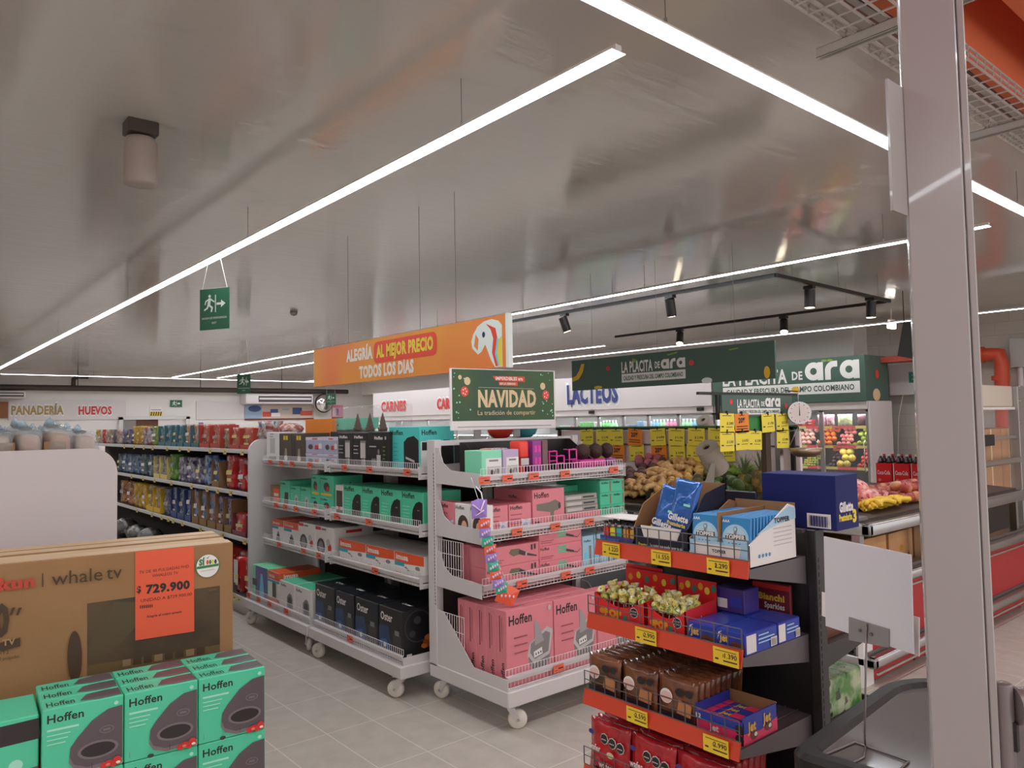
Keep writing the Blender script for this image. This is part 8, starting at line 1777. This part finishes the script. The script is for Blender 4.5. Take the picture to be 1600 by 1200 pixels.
for i in range(6):
    o = put(cb_, 'cola_bottle', None, (CXX+.12, cyy(1385)-.12*i, zc2-.08)); tag(o, 'dark cola bottle on the lower board of the drinks shelf, %s' % nth(i, 6), 'bottle', 'cola bottles on the lower board')
a_, b2_ = onx(1390, 570, 13.2), onx(1475, 615, 13.2)
mb = MB(); mb.box(13.15, 13.4, b2_.y, a_.y, b2_.z, a_.z, white, .004); q = onx(1420, 597, 13.14); mb.text('B', Vector((13.147, q.y, q.z)), -Y, Z, .16, mat('letter_teal', (50, 130, 110), .5, k=1.4), bold=.06)
tag(mb.build('wall_sign_box'), 'white sign box with a green letter high on the block wall', 'sign')
mb = MB(); q0, q1, q2 = onx(1411, 616, 13.1), onx(1403, 690, 13.1), onx(1410, 795, 13.1); mb.tube([q0, q0.lerp(q1, .5)+Y*.03, q1, q1.lerp(q2, .5)+Y*.02, q2], .006, white, 6); tag(mb.build('hanging_cable'), 'thin white cable hanging down the block wall', 'cable')
mb = MB(); q = onx(1400, 563, 12.8); mb.box(12.5, 12.9, q.y-.6, q.y+.25, q.z-.04, q.z+.05, mat('duct_red', (150, 58, 44), .5, k=1.4)); tag(mb.build('red_duct'), 'red duct on top of the produce fridge near the white pole', 'duct')
mb = MB(); P = [onx(*c, 10.2) for c in ((1402, 556), (1430, 562), (1430, 500), (1411, 505))]; mb.add(P+[p+X*.06 for p in P], [(0, 1, 2, 3), (7, 6, 5, 4), (0, 4, 5, 1), (1, 5, 6, 2), (2, 6, 7, 3), (3, 7, 4, 0)], mat('dark_panel', (72, 74, 74), .4, k=1.3))
mb.cyl(P[3]+X*.03, (P[3].x+.03, P[3].y, CEIL-.0005), .006, black, 6); tag(mb.build('dark_screen'), 'dark hanging screen beside the white pole above the red duct', 'panel')
pr_ = mat('pipe_red', (172, 62, 36), .4, k=1.5)
q0, q1, q2 = onx(1500, 556, 13.1), onx(1562, 553, 13.1), onx(1568, 690, 13.1)
mb = MB(); mb.tube([q0+Y*.3, q0, q0.lerp(q1, .8), q1, q1.lerp(q2, .12)+Y*-.02, q2, q2-Z*1.2], .10, pr_, 14).cyl(q0.lerp(q1, .55), q0.lerp(q1, .62), .125, pr_, 14).cyl(q1.lerp(q2, .25), q1.lerp(q2, .3), .125, pr_, 14); tag(mb.build('fire_pipe'), 'thick orange red pipe bending down right of the white pole', 'pipe')
a_, b2_ = onx(1580, 530, 13.3), onx(1660, 570, 13.3); mb = MB(); mb.box(13.2, 13.399, b2_.y, a_.y, b2_.z, a_.z, mat('grey_box', (150, 148, 144), .5, k=1.5)); mb.cyl((13.3, onx(1594, 580, 13.3).y, b2_.z), (13.3, onx(1594, 580, 13.3).y, 1.2), .04, white, 8); tag(mb.build('junction_box'), 'grey wall box with white conduit at the right edge', 'box')
# glass cooler
GY = 2.75
e = empty('glass_cooler', (8.6, GY, 0), 'glass fronted cooler with cream top right of the white pole', 'cooler')
inv = Matrix.Translation((-8.6, -GY, 0))
def GB(mb, name, par=None): o = mb.build(name, e); o.matrix_parent_inverse = inv; return o
za, zb_ = ony(1550, 602, GY).z, ony(1550, 636, GY).z; xa, xb = ony(1508, 640, GY).x, ony(1583, 640, GY).x; xc = ony(1603, 640, GY).x
creamb = mat('cooler_cream', (176, 166, 152), .4, k=1.6)
mb = MB(); mb.box(xa, xb, GY, GY+.36, zb_, za, creamb, .01).box(xa, xb, GY-.02, GY, zb_-.03, zb_, boxw, .005); GB(mb, 'top_box')
mb = MB(); mb.box(xb, xc, GY-.05, GY+.05, .0, za, fsteel, .005)
for v in (606, 626, 660): p = ony(1585, v, GY-.05); mb.cyl((xb+.05, GY-.05, p.z), (xb+.05, GY-.056, p.z), .02, chrome, 8)
GB(mb, 'steel_post')
mb = MB(); mb.box(xa, xb, GY+.01, GY+.018, .75, zb_-.03, glassm); GB(mb, 'glass_pane')
mb = MB(); mb.box(xa, xb, GY+.345, GY+.36, .3, zb_, mat('cooler_back', (150, 110, 92), .6, k=1.4)).box(xa, xb, GY, GY+.36, .1, .75, crate); GB(mb, 'cabinet')
z1 = ony(1550, 724, GY-.05).z; mb = MB(); mb.box(xa, xb, GY-.06, GY-.03, z1-.03, z1+.03, chrome, .01); GB(mb, 'handle_bar')
p0, p1 = ony(1537, 680, GY-.02), ony(1553, 696, GY-.02); mb = MB(); mb.box(p0.x, p1.x, GY-.03, GY+.0, p1.z, p0.z, ink, .004).box(p1.x, xb, GY-.02, GY, (p0.z+p1.z)/2, (p0.z+p1.z)/2+.03, fsteel); GB(mb, 'latch')
for i in range(3):
    for r in range(2):
        place(carton(.5, .28, .34, bbox_, front=[('r', .2, .0, .24, .34, mat('tape_tan', (206, 180, 140), .3, k=1.5))]), 'stock_carton', xa+.3+.52*i, GY+.05, .751+.342*r, 0, 'brown stock carton behind the cooler glass, %s, %s layer' % (nth(i, 3), ['lower', 'upper'][r]), 'box', 'brown cartons behind the cooler glass')
q0, q1 = ony(1538, 852, IY+.02), ony(1580, 876, IY+.02)
mb = MB(); n = 5; xw = q1.x-q0.x; hh = q0.z-q1.z; mb.box(q0.x, q1.x, IY+.06, IY+.12, q1.z, q0.z, bbox_)
for k in range(n): mb.box(q0.x+.01, q1.x-.01, IY+.055, IY+.06, q1.z+hh*(k+.25)/n, q1.z+hh*(k+.7)/n, ink)
tag(mb.build('vented_crate'), 'tan crate with dark vent slots between the steel rims right of the white pole', 'crate')
